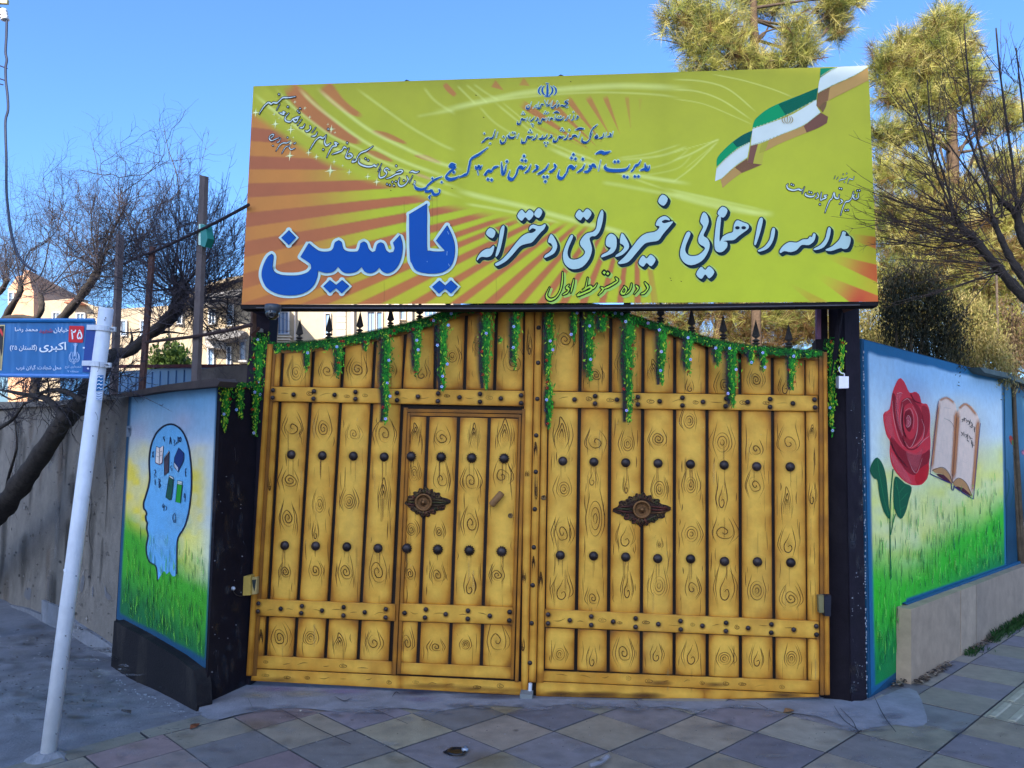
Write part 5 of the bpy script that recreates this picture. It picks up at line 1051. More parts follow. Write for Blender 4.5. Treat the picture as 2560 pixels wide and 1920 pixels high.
for s, w_ in (('462,470 490,462 505,470', 1.4), ('432,520 440,640 470,770 510,850', 1.5), ('500,530 540,505 570,540', 1.4), ('575,560 612,640 605,760 560,855 520,810', 1.8), ('640,650 660,720 640,800 570,860', 1.6), ('505,540 490,650 505,770', 1.4), ('530,650 545,625 562,650 560,690 540,710 528,690', 1.5), ('540,660 552,668 546,690', 1.2), ('525,590 560,575 585,640 580,720', 1.2), ('420,890 440,970', 1.4), ('540,930 580,1020 610,1030 645,930', 1.3), ('700,770 660,800 610,850', 1.4), ('380,610 412,580', 1.2)):
    mb.ribbon(RW, RZ(s), [.5, w_, .5], (*K(222, 150, 160)[:3], .8), .0066, 4)
for s in ('415,810 460,900 540,1000', '500,780 540,860 600,860 650,800', '510,560 505,700 530,790', '366,625 400,760', '560,465 590,520 640,540'): mb.soft(RW, RZ(s), 5, (*K(80, 8, 22)[:3], .7), .0062, 4)
GLF = K(10, 84, 56)
mb.poly(RW, RZ('325,926 290,960 272,1020 300,1075 325,1090 340,1200 370,1310 412,1365 405,1250 390,1080 365,980'), GLF, .0046, 3); mb.poly(RW, RZ('455,1060 440,1150 445,1290 490,1365 525,1320 550,1230 570,1140 520,1110'), GLF, .0046, 3)
for s, w_ in (('437,1010 420,1200 415,1400 418,1660 418,1800', 3.), ('455,1330 435,1400 420,1480', 2.2)): mb.ribbon(RW, RZ(s), w_, K(14, 96, 60), .0044, 4)
for s in ('325,940 340,1050 375,1230 405,1340', '455,1080 480,1200 490,1340', '480,1180 520,1130', '485,1240 540,1180', '488,1300 530,1270', '470,1150 450,1120'): mb.ribbon(RW, RZ(s), 1., K(44, 140, 90, .8), .006, 3)
mb.build('painted_rose', M['mural'], rw)
mb = MB()
PG, PG2, SEP = K(206, 188, 182), K(196, 170, 150), K(150, 100, 70)
mb.glow(RW, RZ('900,800')[0], 95, K(210, 180, 140, .4), .0042, 20, 130)
mb.poly(RW, RZ('760,525 800,500 850,505 885,545 895,610 880,800 862,1110 830,1050 780,1000 715,1020 705,1045 730,800'), PG, .0046); mb.poly(RW, RZ('895,615 910,570 950,545 1000,560 1040,620 1060,680 1050,830 1012,1225 960,1110 910,1075 862,1115 880,850'), PG, .0048)
for s, w_, a in (('765,525 735,800 712,1020', 12, .8), ('890,580 880,800 862,1090', 16, .9), ('905,600 888,850 870,1090', 14, .8), ('1045,640 1030,900 1005,1190', 14, .9), ('765,520 820,500 880,540', 10, .6), ('905,580 960,545 1040,630', 10, .7), ('845,760 830,960', 9, .25)): mb.soft(RW, RZ(s), w_, (*K(176, 120, 80)[:3], a), .0054, 4)
for s in ('720,1010 790,1000 840,1050 862,1110 830,1090 790,1045 740,1035', '868,1100 910,1075 960,1110 1005,1200 985,1190 930,1140 880,1130'): mb.poly(RW, RZ(s), K(170, 128, 86), .0058, 3)
for s in ('745,1045 800,1050 855,1112 800,1085', '880,1135 940,1145 1000,1205 950,1180'): mb.poly(RW, RZ(s), K(74, 20, 40), .0060, 2)
for s, w_ in (('702,1042 780,1080 850,1110', 2.4), ('870,1130 940,1180 1012,1224', 2.6), ('1012,1224 1040,900 1062,680', 1.6), ('702,1042 730,800 762,520', 1.), ('855,1110 856,1150 868,1160 874,1125', 2.2)): mb.ribbon(RW, RZ(s), w_, K(30, 34, 110), .0066, 2)
mb.ribbon(RW, RZ('715,1020 790,995 840,1045 862,1108'), 1.2, K(70, 40, 40), .0066, 3); mb.ribbon(RW, RZ('865,1105 905,1072 960,1108 1000,1195'), 1.2, K(70, 40, 40), .0066, 3); mb.ribbon(RW, RZ('892,620 880,840 862,1100'), 1.2, K(110, 60, 50), .0066, 3)
for s in ('800,645 850,670 880,725', '760,800 810,805', '750,880 800,890', '800,570 850,575', '930,950 985,975'): mb.ribbon(RW, RZ(s), [.4, 1., .4], (*K(70, 50, 60)[:3], .7 if s[0] == '8' else .25), .0064, 3)
for s in ('930,650 938,665 928,672; 945,640 950,668; 958,655 970,668 958,676; 975,660 985,682 972,690; 990,655 985,690; 996,672 1004,690 994,700; 1005,690 1002,715; 1012,705 1024,715 1014,725; 1022,720 1020,745; 935,655 960,645; 985,700 1000,712; 925,745 935,760 924,770; 942,742 946,775; 955,760 968,770 955,782; 972,755 970,795; 982,770 992,795; 990,785 1004,792; 1000,800 998,830; 1008,812 1004,855; 965,800 980,812; 1010,835 1018,842',):
    for q in s.split(';'): mb.ribbon(RW, RZ(q.strip()), 1.3, (.012, .012, .02, 1), .007, 3)
mb.build('painted_book', M['mural'], rw)
STN = [K(144, 132, 122), K(152, 140, 130), K(136, 126, 119)]
for s, c in (((2278, 2401), STN[0]), ((2402.5, 2440), STN[1]), ((2441, 2600), STN[2])):
    tp = lambda x: 1523-(x-2278)*.379; mb = MB(); mb.prism(RW, [(s[0], tp(s[0])), (s[1], tp(s[1])), (s[1], 1720-(s[1]-2278)*.50), (s[0], 1720-(s[0]-2278)*.50)], .004, .10, c); b_ = mb.build('stone_slab', M['stone'], rw)
mb = MB(); mb.prism(RW, [(2264, 1509), (2560, 1400), (2600, 1386), (2600, 1396), (2276, 1518)], .004, .030, K(24, 80, 124)); mb.build('ledge', M['mural'], rw)
nw = thing('mural_wall', 'dark blue painted wall panel with small tulips at the right edge', 'wall', tuple(Rm))
e2 = Rm+DR*9; mb = MB(); vprism(mb, [tuple((Rm+DR*.01)[:2]), tuple(e2[:2]), tuple((e2+nb*.2)[:2]), tuple((Rm+DR*.01+nb*.2)[:2])], -.5, ZT-.02, K(40, 84, 112)); mb.build('wall_body', M['mural'], nw)
def farmural(X, Y, u, v):
    sh = lambda t: t[..., None]; n = vnoise(X, Y, 40, 51); k = lambda *c: np.array(K(*c))
    o = k(62, 112, 150)*sh(1-sst(.3, .75, v+.1*(n-.5)))+k(20, 62, 92)*sh(sst(.3, .75, v+.1*(n-.5))); o[..., :3] *= sh(.85+.3*n); o[..., 3] = 1; return o
mb = MB(); mb.sheet(RW, [(2511, 944), (2640, 980), (2640, 1376), (2518, 1424)], 24, 90, farmural, .004)
for s, w_, c in (('1240,1250 1265,1150 1262,1040 1240,1005', 2.4, (24, 74, 84)), ('1275,1290 1300,1180 1290,1110', 2, (24, 74, 84)), ('1340,1280 1320,1160 1370,1100', 2, (30, 90, 90)), ('1290,890 1330,1000 1365,1180', 1.3, (40, 80, 90)), ('1250,1300 1235,1200', 2, (20, 66, 80)), ('1300,1280 1340,1200 1372,1180', 2, (20, 70, 80))): mb.ribbon(RW, RZ(s), [w_, w_, .6], K(*c), .005, 4)
mb.poly(RW, RZ('1268,775 1285,772 1302,830 1285,835 1270,800'), K(150, 60, 56), .006, 3); mb.poly(RW, RZ('1285,800 1302,812 1302,832 1288,836'), K(60, 110, 70), .0066, 2); mb.glow(RW, RZ('1372,890')[0], 9, K(190, 110, 140, .9), .006); mb.glow(RW, RZ('1375,1410')[0], 12, K(200, 200, 225, .95), .006)
mb.build('painted_tulips', M['mural'], nw)
mb = MB(); mb.prism(RW, [(2449, 918), (2520, 932), (2600, 962), (2600, 975), (2520, 945), (2462, 932)], -.25, .10, K(74, 92, 100)); mb.build('coping', M['concrete'], nw)
# scratches, chips and rust on the black paint
PF2 = sidepl(R1, R2b); rg = random.Random(21)
def wear(pl, x0, x1, y0, y1, n, parent, name='scuffs'):
    mb = MB()
    for _ in range(n):
        x, y = rg.uniform(x0, x1), y0+(y1-y0)*rg.random()**.8; q = rg.random()
        if q < .45: mb.ribbon(pl, [(x, y), (x+rg.uniform(-4, 4), y+rg.uniform(6, 40))], [.3, rg.uniform(.6, 1.4), .3], (*rg.choice(((.16, .15, .17), (.10, .10, .12), (.30, .29, .3))), rg.uniform(.2, .7)), .0012, 1)
        elif q < .8: mb.glow(pl, (x, y), rg.uniform(3, 16), (*rg.choice(((.07, .045, .03), (.06, .06, .07), (.10, .09, .09))), rg.uniform(.2, .55)), .0010, 9, rg.uniform(5, 34))
        else: mb.disc(pl, (x, y), rg.uniform(.8, 2.2), (.35, .35, .38, .8), .0014, 6, rg.uniform(.6, 2))
    tag(mb.build(name, M['mural'], parent), kind='stuff')
wear(RV, 530, 608, 1080, 1740, 110, lw); wear(PF2, 2128, 2164, 1000, 1740, 70, rp)
mb = MB()
for y in range(880, 1735, 7):
    if rg.random() < .6: x = 2159+(y-880)*.0095+rg.uniform(-2, 1); mb.disc(PF2, (x, y), rg.uniform(.8, 2.2), (.4, .42, .46, .85), .0015, 6, rg.uniform(1, 4))
tag(mb.build('paint_chips', M['mural'], rp), kind='stuff')
# ---- small fittings
ILL = (.62, .74, .86)
t = thing('security_camera', 'dark dome security camera hanging under the left end of the sign', 'camera', tuple(GATE.at(682, 766)))
c0 = SIGN.at(682, 775, .05); mb = MB(); mb.lathe(c0+[0, 0, .035], (0, 0, -1), [(0, 0), (.052, 0), (.055, .02), (.050, .045), (.046, .05)], (.05, .055, .065, 1), 20); mb.build('housing', M['plastic'], t, sm=True)
mb = MB(); a = c0+[.0, -.005, -.02]; mb.lathe(a, (.15, -.35, -1), [(.044, -.02), (.046, 0), (.042, .02), (.03, .037), (.012, .046), (0, .047)], (.012, .013, .016, 1), 20); mb.lathe(a, (.25, -.9, -.5), [(.022, .036), (.022, .048), (.016, .050), (.012, .044), (0, .042)], (.05, .045, .04, 1), 14); mb.build('lens_ball', M['glass'], t, sm=True)
t = thing('doorbell_box', 'small white box with a curled cable on the right black post', 'box', tuple(GATE.at(2106, 955, .05)))
mb = MB(); q = Pl(GATE.at(2100, 955, .10), (-.25, -1, 0)); mb.prism(q, [(2097, 940), (2122, 941), (2122, 970), (2097, 971)], -.05, 0, K(196, 206, 226)); mb.prism(q, [(2090, 942), (2096, 940), (2096, 971), (2090, 969)], -.05, -.002, K(70, 80, 90)); mb.build('housing', M['plastic'], t)
mb = MB(); mb.tube([q.at(*p) for p in smooth([(2111, 941), (2110, 934), (2104, 933), (2099, 928), (2097, 921), (2100, 917)], 4)], .0035, K(190, 200, 215), 6); mb.build('cable', M['plastic'], t)
t = thing('tied_wire', 'thin wire tied to a white knob on the black wall beside the lock box', 'wire', tuple(RV.at(582, 1472)))
mb = MB(); mb.tube([RV.at(*p, .01) for p in smooth([(581, 1473), (588, 1485), (600, 1490), (612, 1489)], 4)], .0025, (.03, .03, .03, 1), 5); mb.lathe(RV.at(581, 1471), RV.n, [(.012, 0), (.014, .01), (.006, .02), (0, .022)], (.5, .52, .55, 1), 8); mb.build('wire', M['plastic'], t)

# ================================================================== painted vines
VG = [K(8, 62, 22), K(14, 90, 26), K(28, 118, 30), K(48, 140, 34), K(92, 160, 40), K(156, 170, 46)]
def voff(y):
    return .0195 if (960 < y < 1032) else .0035
def daubs(mb, pl, cx, cy, w_, n, r, off, bright=0., yel=.12, hang=1.):
    for _ in range(n):
        x = cx+r.gauss(0, w_*.36); y = cy+r.uniform(-6, 6); l = r.uniform(4, 12); b = r.uniform(1.8, 4.2); a = r.gauss(pi/2, .55) if hang else r.uniform(0, pi)
        k = min(5, max(0, int(r.gauss(1.9+bright+(x-cx)/w_*1.8, 1.0)))); 
        if r.random() < yel: k = 5
        c = VG[k]; dx, dy = cos(a), sin(a)
        P_ = [(x-dx*l*.5, y-dy*l*.5), (x+dy*b*.5, y-dx*b*.5), (x+dx*l*.5, y+dy*l*.5), (x-dy*b*.5, y+dx*b*.5)]
        mb.poly(pl, P_, mix(c, VG[max(0, k-1)], r.random()), (off(y) if callable(off) else off))
def flower(mb, pl, c, off, kind, r):
    o = off(c[1]) if callable(off) else off
    if kind == 'w':
        a0 = r.uniform(0, 6)
        for k in range(5):
            a = a0+k*2*pi/5; mb.disc(pl, (c[0]+2.5*cos(a), c[1]+2.5*sin(a)), 1.6, K(140+r.randint(-30, 20), 160+r.randint(-20, 15), 216), o+.0025, 7)
        mb.disc(pl, c, 1.2, K(60, 80, 120), o+.0045, 6)
    else:
        a0 = r.uniform(0, 6)
        for k in range(5):
            a = a0+k*2*pi/5+r.uniform(-.3, .3); mb.disc(pl, (c[0]+2.6*cos(a), c[1]+2.6*sin(a)), 1.9, K(120+r.randint(-25, 40), 22, 18), o+.0025, 6, 1.1, a)
        mb.disc(pl, c, .9, K(30, 10, 8), o+.0045, 5)
def drip(mb, x, y0, y1, w_, seed, pl=GATE, off=voff, flw=.5, yel=.10, shade=True, dx=-6.):
    r = random.Random(seed); L_ = y1-y0; path = [(x+r.uniform(-2.5, 2.5)+dx*.3*t, y0+L_*t) for t in np.linspace(0, 1, 8)]
    cuts = [y0]+[c for c in (960, 1032) if y0 < c < y1 and callable(off)]+[y1]
    for a, b in zip(cuts[:-1], cuts[1:]):
        k = [p for p in path if a-1 <= p[1] <= b+1]; xa = lambda y: float(np.interp(y, [p[1] for p in path], [p[0] for p in path]))
        ys = np.linspace(a, b, 6); ww = [w_*(1-.75*((y-y0)/L_)**1.6)+2 for y in ys]
        o = off((a+b)/2) if callable(off) else off
        e0, e1 = a == y0, b == y1
        if shade: mb.soft(pl, [(xa(y)-w_*.40, y) for y in ys], [k_*1.8 for k_ in ww], (.008, .012, .02, .95), o, 3, .3, e0, e1)
        mb.soft(pl, [(xa(y)+1, y) for y in ys], [k_*1.15 for k_ in ww], (*VG[2][:3], .95), o+.0004, 3, .5, e0, e1)
    y = y0
    while y < y1:
        f = (y-y0)/L_; ww = w_*(1-.75*f**1.6)+1.5; xx = float(np.interp(y, [p[1] for p in path], [p[0] for p in path]))
        daubs(mb, pl, xx, y, ww, 7 if ww > 9 else 4, r, (lambda q: (off(q) if callable(off) else off)+.0012), 0, yel); y += 4.2
    y = y0+r.uniform(4, 14)
    while y < y1-4:
        xx = float(np.interp(y, [p[1] for p in path], [p[0] for p in path])); flower(mb, pl, (xx+r.uniform(-w_*.6, w_*.5), y), off, 'w' if r.random() < .55 else 'r', r); y += r.uniform(22, 62)/max(.3, flw*2)
def vinetop(mb, x0, x1, seed):
    r = random.Random(seed); x = x0
    while x < x1:
        y = archy(x); mb.soft(GATE, [(x-8, y+7), (x+8, archy(x+16)+7), (x+24, archy(x+32)+8)], 24, (*K(20, 70, 24)[:3], .95), .0035, 2, .45)
        daubs(mb, GATE, x, y+9+r.uniform(-4, 8), 15, 13, r, lambda q: .0047, -.4, .05, 0)
        if r.random() < .09: flower(mb, GATE, (x, y+r.uniform(5, 16)), .0047, r.choice('wrr'), r)
        x += 5.5
ml = MB(); vinetop(ml, 688, 1334, 1)
for k, (x, y0, y1, w_) in enumerate(((768, 870, 925, 13), (848, 862, 942, 17), (818, 862, 876, 12), (916, 846, 878, 11), (966, 832, 1058, 22), (1043, 815, 938, 20), (1108, 800, 978, 22), (1216, 772, 972, 26), (1290, 764, 922, 20), (1252, 846, 856, 6), (695, 868, 885, 10))): drip(ml, x, y0, y1, w_*1.02, 100+k)
ml.build('painted_vine', M['mural'], gl)
mr_ = MB(); vinetop(mr_, 1362, 2042, 2)
drip(mr_, 1374, 764, 960, 20, 130, off=lambda y: .0065); drip(mr_, 1374, 960, 1070, 15, 131, off=lambda y: .0195 if y < 1020 else .0065)
for k, (x, y0, y1, w_) in enumerate(((1438, 772, 848, 14), (1476, 772, 956, 26), (1508, 785, 830, 22), (1574, 790, 1058, 27), (1656, 815, 962, 22), (1722, 834, 936, 21), (1797, 860, 915, 20), (1832, 866, 1020, 23), (1880, 870, 912, 16), (1910, 872, 928, 13), (1982, 880, 976, 18), (2020, 880, 892, 14))): drip(mr_, x, y0, y1, w_*1.02, 140+k)
mr_.build('painted_vine', M['mural'], gr)
mb = MB(); drip(mb, 648, 836, 1000, 30, 170, PP, .002, .5, .12, False, -10)
r = random.Random(4)
for x, y in ((640, 850), (660, 848), (645, 870), (680, 862)): daubs(mb, PP, x, y, 18, 16, r, .004, .3, .02)
mb.build('painted_vine', M['mural'], lp)
mb = MB()
for k, (x, y0, y1, w_) in enumerate(((566, 960, 1076, 22), (603, 960, 1042, 18), (640, 950, 1092, 18))): drip(mb, x, y0, y1, w_, 180+k, RV, .004, .5, .3, False, -8)
for x in range(552, 640, 6): daubs(mb, RV, x, 962, 14, 9, r, .006, .3, .1, 0)
mb.build('painted_vine', M['mural'], lw)
mb = MB(); drip(mb, 2078, 850, 1086, 22, 190, RVR, .004, .4, .35, False, 2); drip(mb, 2104, 850, 930, 12, 191, RVR, .004, .3, .4, False, 4); mb.build('painted_vine', M['mural'], rp)

# ================================================================== Persian type (joined letter forms) for the street sign
AR = {'ا': (0xFE8D, 0xFE8E), 'آ': (0xFE81, 0xFE82), 'ب': (0xFE8F, 0xFE90, 0xFE91, 0xFE92), 'پ': (0xFB56, 0xFB57, 0xFB58, 0xFB59), 'ت': (0xFE95, 0xFE96, 0xFE97, 0xFE98), 'ج': (0xFE9D, 0xFE9E, 0xFE9F, 0xFEA0), 'ح': (0xFEA1, 0xFEA2, 0xFEA3, 0xFEA4),
      'خ': (0xFEA5, 0xFEA6, 0xFEA7, 0xFEA8), 'د': (0xFEA9, 0xFEAA), 'ر': (0xFEAD, 0xFEAE), 'س': (0xFEB1, 0xFEB2, 0xFEB3, 0xFEB4), 'ش': (0xFEB5, 0xFEB6, 0xFEB7, 0xFEB8), 'ض': (0xFEBD, 0xFEBE, 0xFEBF, 0xFEC0), 'ط': (0xFEC1, 0xFEC2, 0xFEC3, 0xFEC4),
      'غ': (0xFECD, 0xFECE, 0xFECF, 0xFED0), 'ق': (0xFED5, 0xFED6, 0xFED7, 0xFED8), 'ک': (0xFB8E, 0xFB8F, 0xFB90, 0xFB91), 'گ': (0xFB92, 0xFB93, 0xFB94, 0xFB95), 'ل': (0xFEDD, 0xFEDE, 0xFEDF, 0xFEE0), 'م': (0xFEE1, 0xFEE2, 0xFEE3, 0xFEE4),
      'ن': (0xFEE5, 0xFEE6, 0xFEE7, 0xFEE8), 'ه': (0xFEE9, 0xFEEA, 0xFEEB, 0xFEEC), 'ی': (0xFBFC, 0xFBFD, 0xFBFE, 0xFBFF)}
def shape(s):
    s = s.replace('لا', '\x01'); T = dict(AR); T['\x01'] = (0xFEFB, 0xFEFC); out = []
    for i, c in enumerate(s):
        if c not in T: out.append({'(': ')', ')': '('}.get(c, c)); continue
        p = i > 0 and s[i-1] in T and len(T[s[i-1]]) == 4; n = len(T[c]) == 4 and i+1 < len(s) and s[i+1] in T
        out.append(chr(T[c][3 if p and n else 2 if n else 1 if p else 0]))
    r = ''.join(out)[::-1]
    j = 0; res = ''                          # digits keep their own order
    while j < len(r):
        if '۰' <= r[j] <= '۹':
            k = j
            while k < len(r) and '۰' <= r[k] <= '۹': k += 1
            res += r[j:k][::-1]; j = k
        else: res += r[j]; j += 1
    return res
def fonttext(mb, s, box, col, pl, off, skew=0., bold=0.):
    "set a line of type and fit it into a box of photo pixels (x0, y0, x1, y1); skew lifts its right end"
    c = bpy.data.curves.new('type', 'FONT'); c.body = shape(s); c.resolution_u = 3; c.offset = bold
    o = bpy.data.objects.new('type', c); COL.objects.link(o)
    bpy.context.view_layer.update(); dg = bpy.context.evaluated_depsgraph_get(); me = o.evaluated_get(dg).to_mesh()
    V = np.array([v.co[:2] for v in me.vertices]); F = [tuple(p.vertices) for p in me.polygons]; up_ = [p.normal.z for p in me.polygons]
    o.evaluated_get(dg).to_mesh_clear(); bpy.data.objects.remove(o); bpy.data.curves.remove(c)
    a, b = V.min(0), V.max(0); u = (V-a)/(b-a)
    X = box[0]+(box[2]-box[0])*u[:, 0]; Y = box[3]+(box[1]-box[3])*u[:, 1]-skew*u[:, 0]
    F = [f if n > 0 else f[::-1] for f, n in zip(F, up_)]
    mb.add(pl.grid(X, Y, off+mb.eps()), F, col)

# ================================================================== street-name sign on its leaning pole
PB = GND.at(122, 1880); PB[2] = gz(PB[0])
POLE = Pl(PB, (-fw[0]*1., -fw[1], 0))
pp = thing('sign_pole', 'leaning white steel pole carrying the blue street-name sign', 'pole', tuple(PB))
mb = MB(); b0, b1 = POLE.at(118, 1905), POLE.at(266, 771); mb.tube([b0, b0*.5+b1*.5, b1], [.0385, .0385, .0375], (.74, .75, .78, 1), 20); mb.tube([b1-(b1-b0)*.003, b1+(b1-b0)*.0004], [.034, .034], (.2, .19, .18, 1), 16)
mb.build('pole', M['white'], pp, sm=True)
ax = (b1-b0)/np.linalg.norm(b1-b0)
mb = MB(); r = random.Random(2); q0 = b0+(b1-b0)*.016
prof = [(.13, -.03), (.11, -.006), (.075, .012), (.045, .028), (.030, .030)]; mb.lathe((q0[0], q0[1], float(gz(q0[0]))), (0, 0, 1), prof, (.26, .26, .27, 1), 18); mb.v[-1][:, :2] += np.array([[r.gauss(0, .006), r.gauss(0, .006)] for _ in range(len(mb.v[-1]))]); mb.build('cement_footing', M['concrete'], pp)
mb = MB(); PF = Pl(PB+POLE.n*.0392, POLE.n)
mb.poly(PF, [(244, 938), (259, 938), (257, 975), (240, 978)], K(20, 84, 140), .001)
for y in (944, 953, 962, 971): mb.ribbon(PF, [(243, y), (248, y-3), (252, y+1), (256, y-2)], 1.6, K(200, 215, 230), .002, 2)
mb.poly(PF, [(240, 980), (256, 979), (254, 1000), (239, 1001)], K(150, 175, 205), .001)
for y in (984, 990, 996): mb.ribbon(PF, [(241, y), (247, y+2), (254, y-1)], 1.6, K(50, 80, 130), .002, 2)
for x, y in ((232, 1090), (226, 1180), (190, 1440), (180, 1520), (164, 1590), (156, 1672), (150, 1744), (140, 1835), (262, 800), (264, 795)): mb.poly(PF, [(x-2, y), (x, y-2.5), (x+2, y-1), (x+1, y+2.5)], (.05, .045, .05, .85), .0008)
for s in ((238, 1030, 244, 1050), (222, 1240, 226, 1262), (165, 1640, 168, 1650), (248, 905, 244, 930)): mb.ribbon(PF, [(s[0], s[1]), ((s[0]+s[2])/2+2, (s[1]+s[3])/2), (s[2], s[3])], 1.5, (.12, .11, .12, .6), .0008, 3)
mb.build('sticker', M['mural'], pp)
mb = MB(); mb.poly(PF, [(158, 1424), (164, 1419), (165, 1428), (160, 1431)], (.8, .8, .85, 1), .012); mb.build('paper_scrap', M['plastic'], pp)
SP = Pl(PB+POLE.n*.01, POLE.n+np.array((.10, 0, 0)))
ss = thing('street_sign', 'blue street-name plate with white Persian lettering clamped to the leaning pole', 'sign', tuple(SP.at(200, 940)))
SB, SBD = K(24, 98, 160), K(14, 54, 130)
def signblue(X, Y, u, v):
    sh = lambda t: t[..., None]; n = vnoise(X*2.2, Y*.12, 9, 61); n2 = vnoise(X, Y, 30, 62); o = np.array(SB)*sh(.86+.2*n+.15*(n2-.5))+np.array((.03, .035, .03, 0))*sh(sst(.55, .9, n)); o[..., 3] = 1; return o
mb = MB(); mb.sheet(SP, [(-120, 801), (236, 801), (223, 941), (-120, 937)], 90, 40, signblue, .0, .001, .02)
mb.tube([SP.at(-120, 801, .004), SP.at(236, 801, .004)], .012, SB, 8); mb.tube([SP.at(-120, 937, .004), SP.at(223, 941, .004)], .011, K(66, 120, 190), 8)
mb.prism(SP, [(216, 814), (242, 812), (226, 930), (206, 930)], -.01, .006, SBD); mb.build('plate', M['plastic'], ss)
mb = MB(); WT = K(196, 214, 232)
Q = lambda x, y: (.1311*x, 780+.1311*y)
def tx(s, x0, y0, x1, y1, c=WT, skew=0, bold=.012): a, b = Q(x0, y0), Q(x1, y1); fonttext(mb, s, (a[0], a[1], b[0], b[1]), c, SP, .006, skew, bold)
mb.poly(SP, [Q(*p) for p in ((1330, 262), (1590, 268), (1605, 285), (1582, 572), (1565, 585), (1318, 575), (1305, 560), (1318, 275))], K(176, 22, 40), .004)
tx('۲۵', 1350, 335, 1570, 520); tx('خیابان', 1022, 290, 1305, 405); tx('شهید', 745, 315, 1000, 415, K(150, 40, 60)); tx('محمد رضا', 285, 290, 720, 390); tx('اکبری', 748, 570, 1262, 770, WT, 0, .02); tx('(گلستان ۲۵)', 190, 620, 705, 748)
tx('محل شهادت: گیلان غرب', 312, 1010, 1168, 1115, K(170, 196, 224)); tx('شهرداری کرج', 1238, 1018, 1552, 1080, K(150, 180, 216), 0, .006); tx('منطقه ۷', 1285, 1108, 1495, 1150, K(150, 180, 216), 0, .006)
LG = K(140, 172, 212)
for s in ('1438,590 1436,700 1420,840', '1424,600 1425,700 1405,850', '1450,600 1446,700 1436,850', '1395,615 1440,600 1480,615', '1405,640 1440,628 1470,640', '1330,800 1318,880 1340,940 1390,950 1405,905 1380,890 1370,915', '1500,800 1515,880 1490,940 1440,950 1425,905 1450,890 1460,915', '1360,760 1335,830 1345,900 1370,930', '1470,760 1500,830 1485,900 1460,930', '1395,760 1380,830 1395,900', '1445,760 1458,830 1440,900', '1390,965 1410,990 1430,965 1410,950 1390,965'):
    mb.ribbon(SP, [Q(*p) for p in dts(s)], 1.5, LG, .006, 3)
mb.build('lettering', M['plastic'], ss)
mb = MB(); mb.poly(SP, [(-70, 812), (12.5, 812), (4, 926), (-74, 924)], K(190, 180, 130), .003); mb.poly(SP, [(-66, 815), (10, 815), (6, 880), (2, 895), (-70, 890)], K(24, 26, 34), .004); mb.poly(SP, [(-20, 818), (3, 822), (8, 834), (6, 842), (0, 830), (-20, 826)], K(190, 50, 56), .0055); mb.poly(SP, [(-70, 890), (0, 872), (3, 895), (2, 922), (-72, 920)], K(150, 140, 110), .0055); mb.build('printed_picture', M['plastic'], ss)
for yy in (824, 917):
    t_ = (yy-771)/(1905-771); c0 = b1+(b0-b1)*t_; mb = MB(); mb.tube([c0-ax*.014, c0+ax*.014], [.046, .046], (.66, .68, .72, 1), 20)
    side = np.cross(ax, POLE.n); mb.box(c0+side*.058+POLE.n*.01, (.03, .012, .026), (.5, .52, .55, 1)); mb.box(c0-side*.062+POLE.n*.012, (.05, .01, .028), (.62, .65, .7, 1)); mb.tube([c0+side*.058-POLE.n*.01, c0+side*.058+POLE.n*.05], .005, (.3, .3, .32, 1), 6)
    mb.build('clamp', M['white'], ss)
mb = MB()
for x, y in ((Q(1680, 303)), (Q(1745, 292)), (Q(1600, 686)), (Q(1680, 1080))): mb.lathe(SP.at(x, y, .006), SP.n, [(.006, 0), (.005, .003), (0, .004)], (.6, .65, .75, 1), 8)
mb.build('rivet', M['steel'], ss)

# ================================================================== fence posts and rails over the left wall
FP = Pl(L1-LW.n*.16, LW.n)
def upright(name, label, q, d, c, mt, extra=None):
    t = thing(name, label, 'post', tuple(FP.at(q[3][0], q[3][1])), 'fence posts on the left wall'); mb = MB(); mb.prism(FP, q, -d, 0, c); mb.build('post', mt, t); 
    if extra: extra(t)
    return t
upright('fence_post', 'rusty brown steel fence post with a bent rod at its top, on the left wall', [(373, 616), (384, 616), (357, 990), (344, 990)], .02, (.10, .05, .04, 1), M['bark'])
def bottle(t):
    mb = MB(); mb.prism(FP, [(501, 560), (513, 562), (519, 596), (512, 618), (502, 614)], -.03, .02, K(30, 110, 100)); mb.prism(FP, [(497, 560), (506, 560), (506, 612), (496, 612)], .0, .012, K(160, 200, 190)); mb.build('tied_plastic', M['plastic'], t)
upright('fence_post', 'tall pale square fence post with a scrap of green plastic tied on', [(499, 437), (512, 440), (491, 990), (476, 990)], .03, K(82, 78, 80), M['concrete'], bottle)
upright('fence_post', 'thin grey fence post just behind the top of the leaning pole', [(290, 585), (297, 585), (281, 990), (273, 990)], .05, K(84, 80, 84), M['concrete'])
def rod(name, label, pts_, r, c, cat='rail', grp='rails between the fence posts'):
    mb = MB(); mb.tube([FP.at(*p, .02) for p in pts_], r, c, 6); o = mb.build(name, M['bark'], loc=tuple(FP.at(*pts_[0], .02))); return tag(o, label, cat, grp)
rod('fence_rail', 'upper dark rail running down from the sign edge to the rusty post', smooth([(622, 512), (540, 556), (470, 590), (400, 622), (376, 632), (350, 640), (310, 660)], 3), .011, (.04, .03, .035, 1))
rod('fence_rail', 'lower dark rail running from the black sign post to the rusty post', smooth([(628, 812), (560, 828), (480, 842), (410, 850), (366, 856)], 3), .013, (.06, .035, .03, 1))
YB_ = Pl(L1-LW.n*1.2, LW.n)
mb = MB(); mb.prism(YB_, [(150, 940), (470, 916), (640, 912), (640, 1000), (150, 1040)], -.03, 0, K(30, 70, 116)); 
for i in range(24): mb.tube([YB_.at(160+i*20, 944-i*1.3, .004), YB_.at(158+i*20, 1010, .004)], .006, K(30, 70, 116), 4)
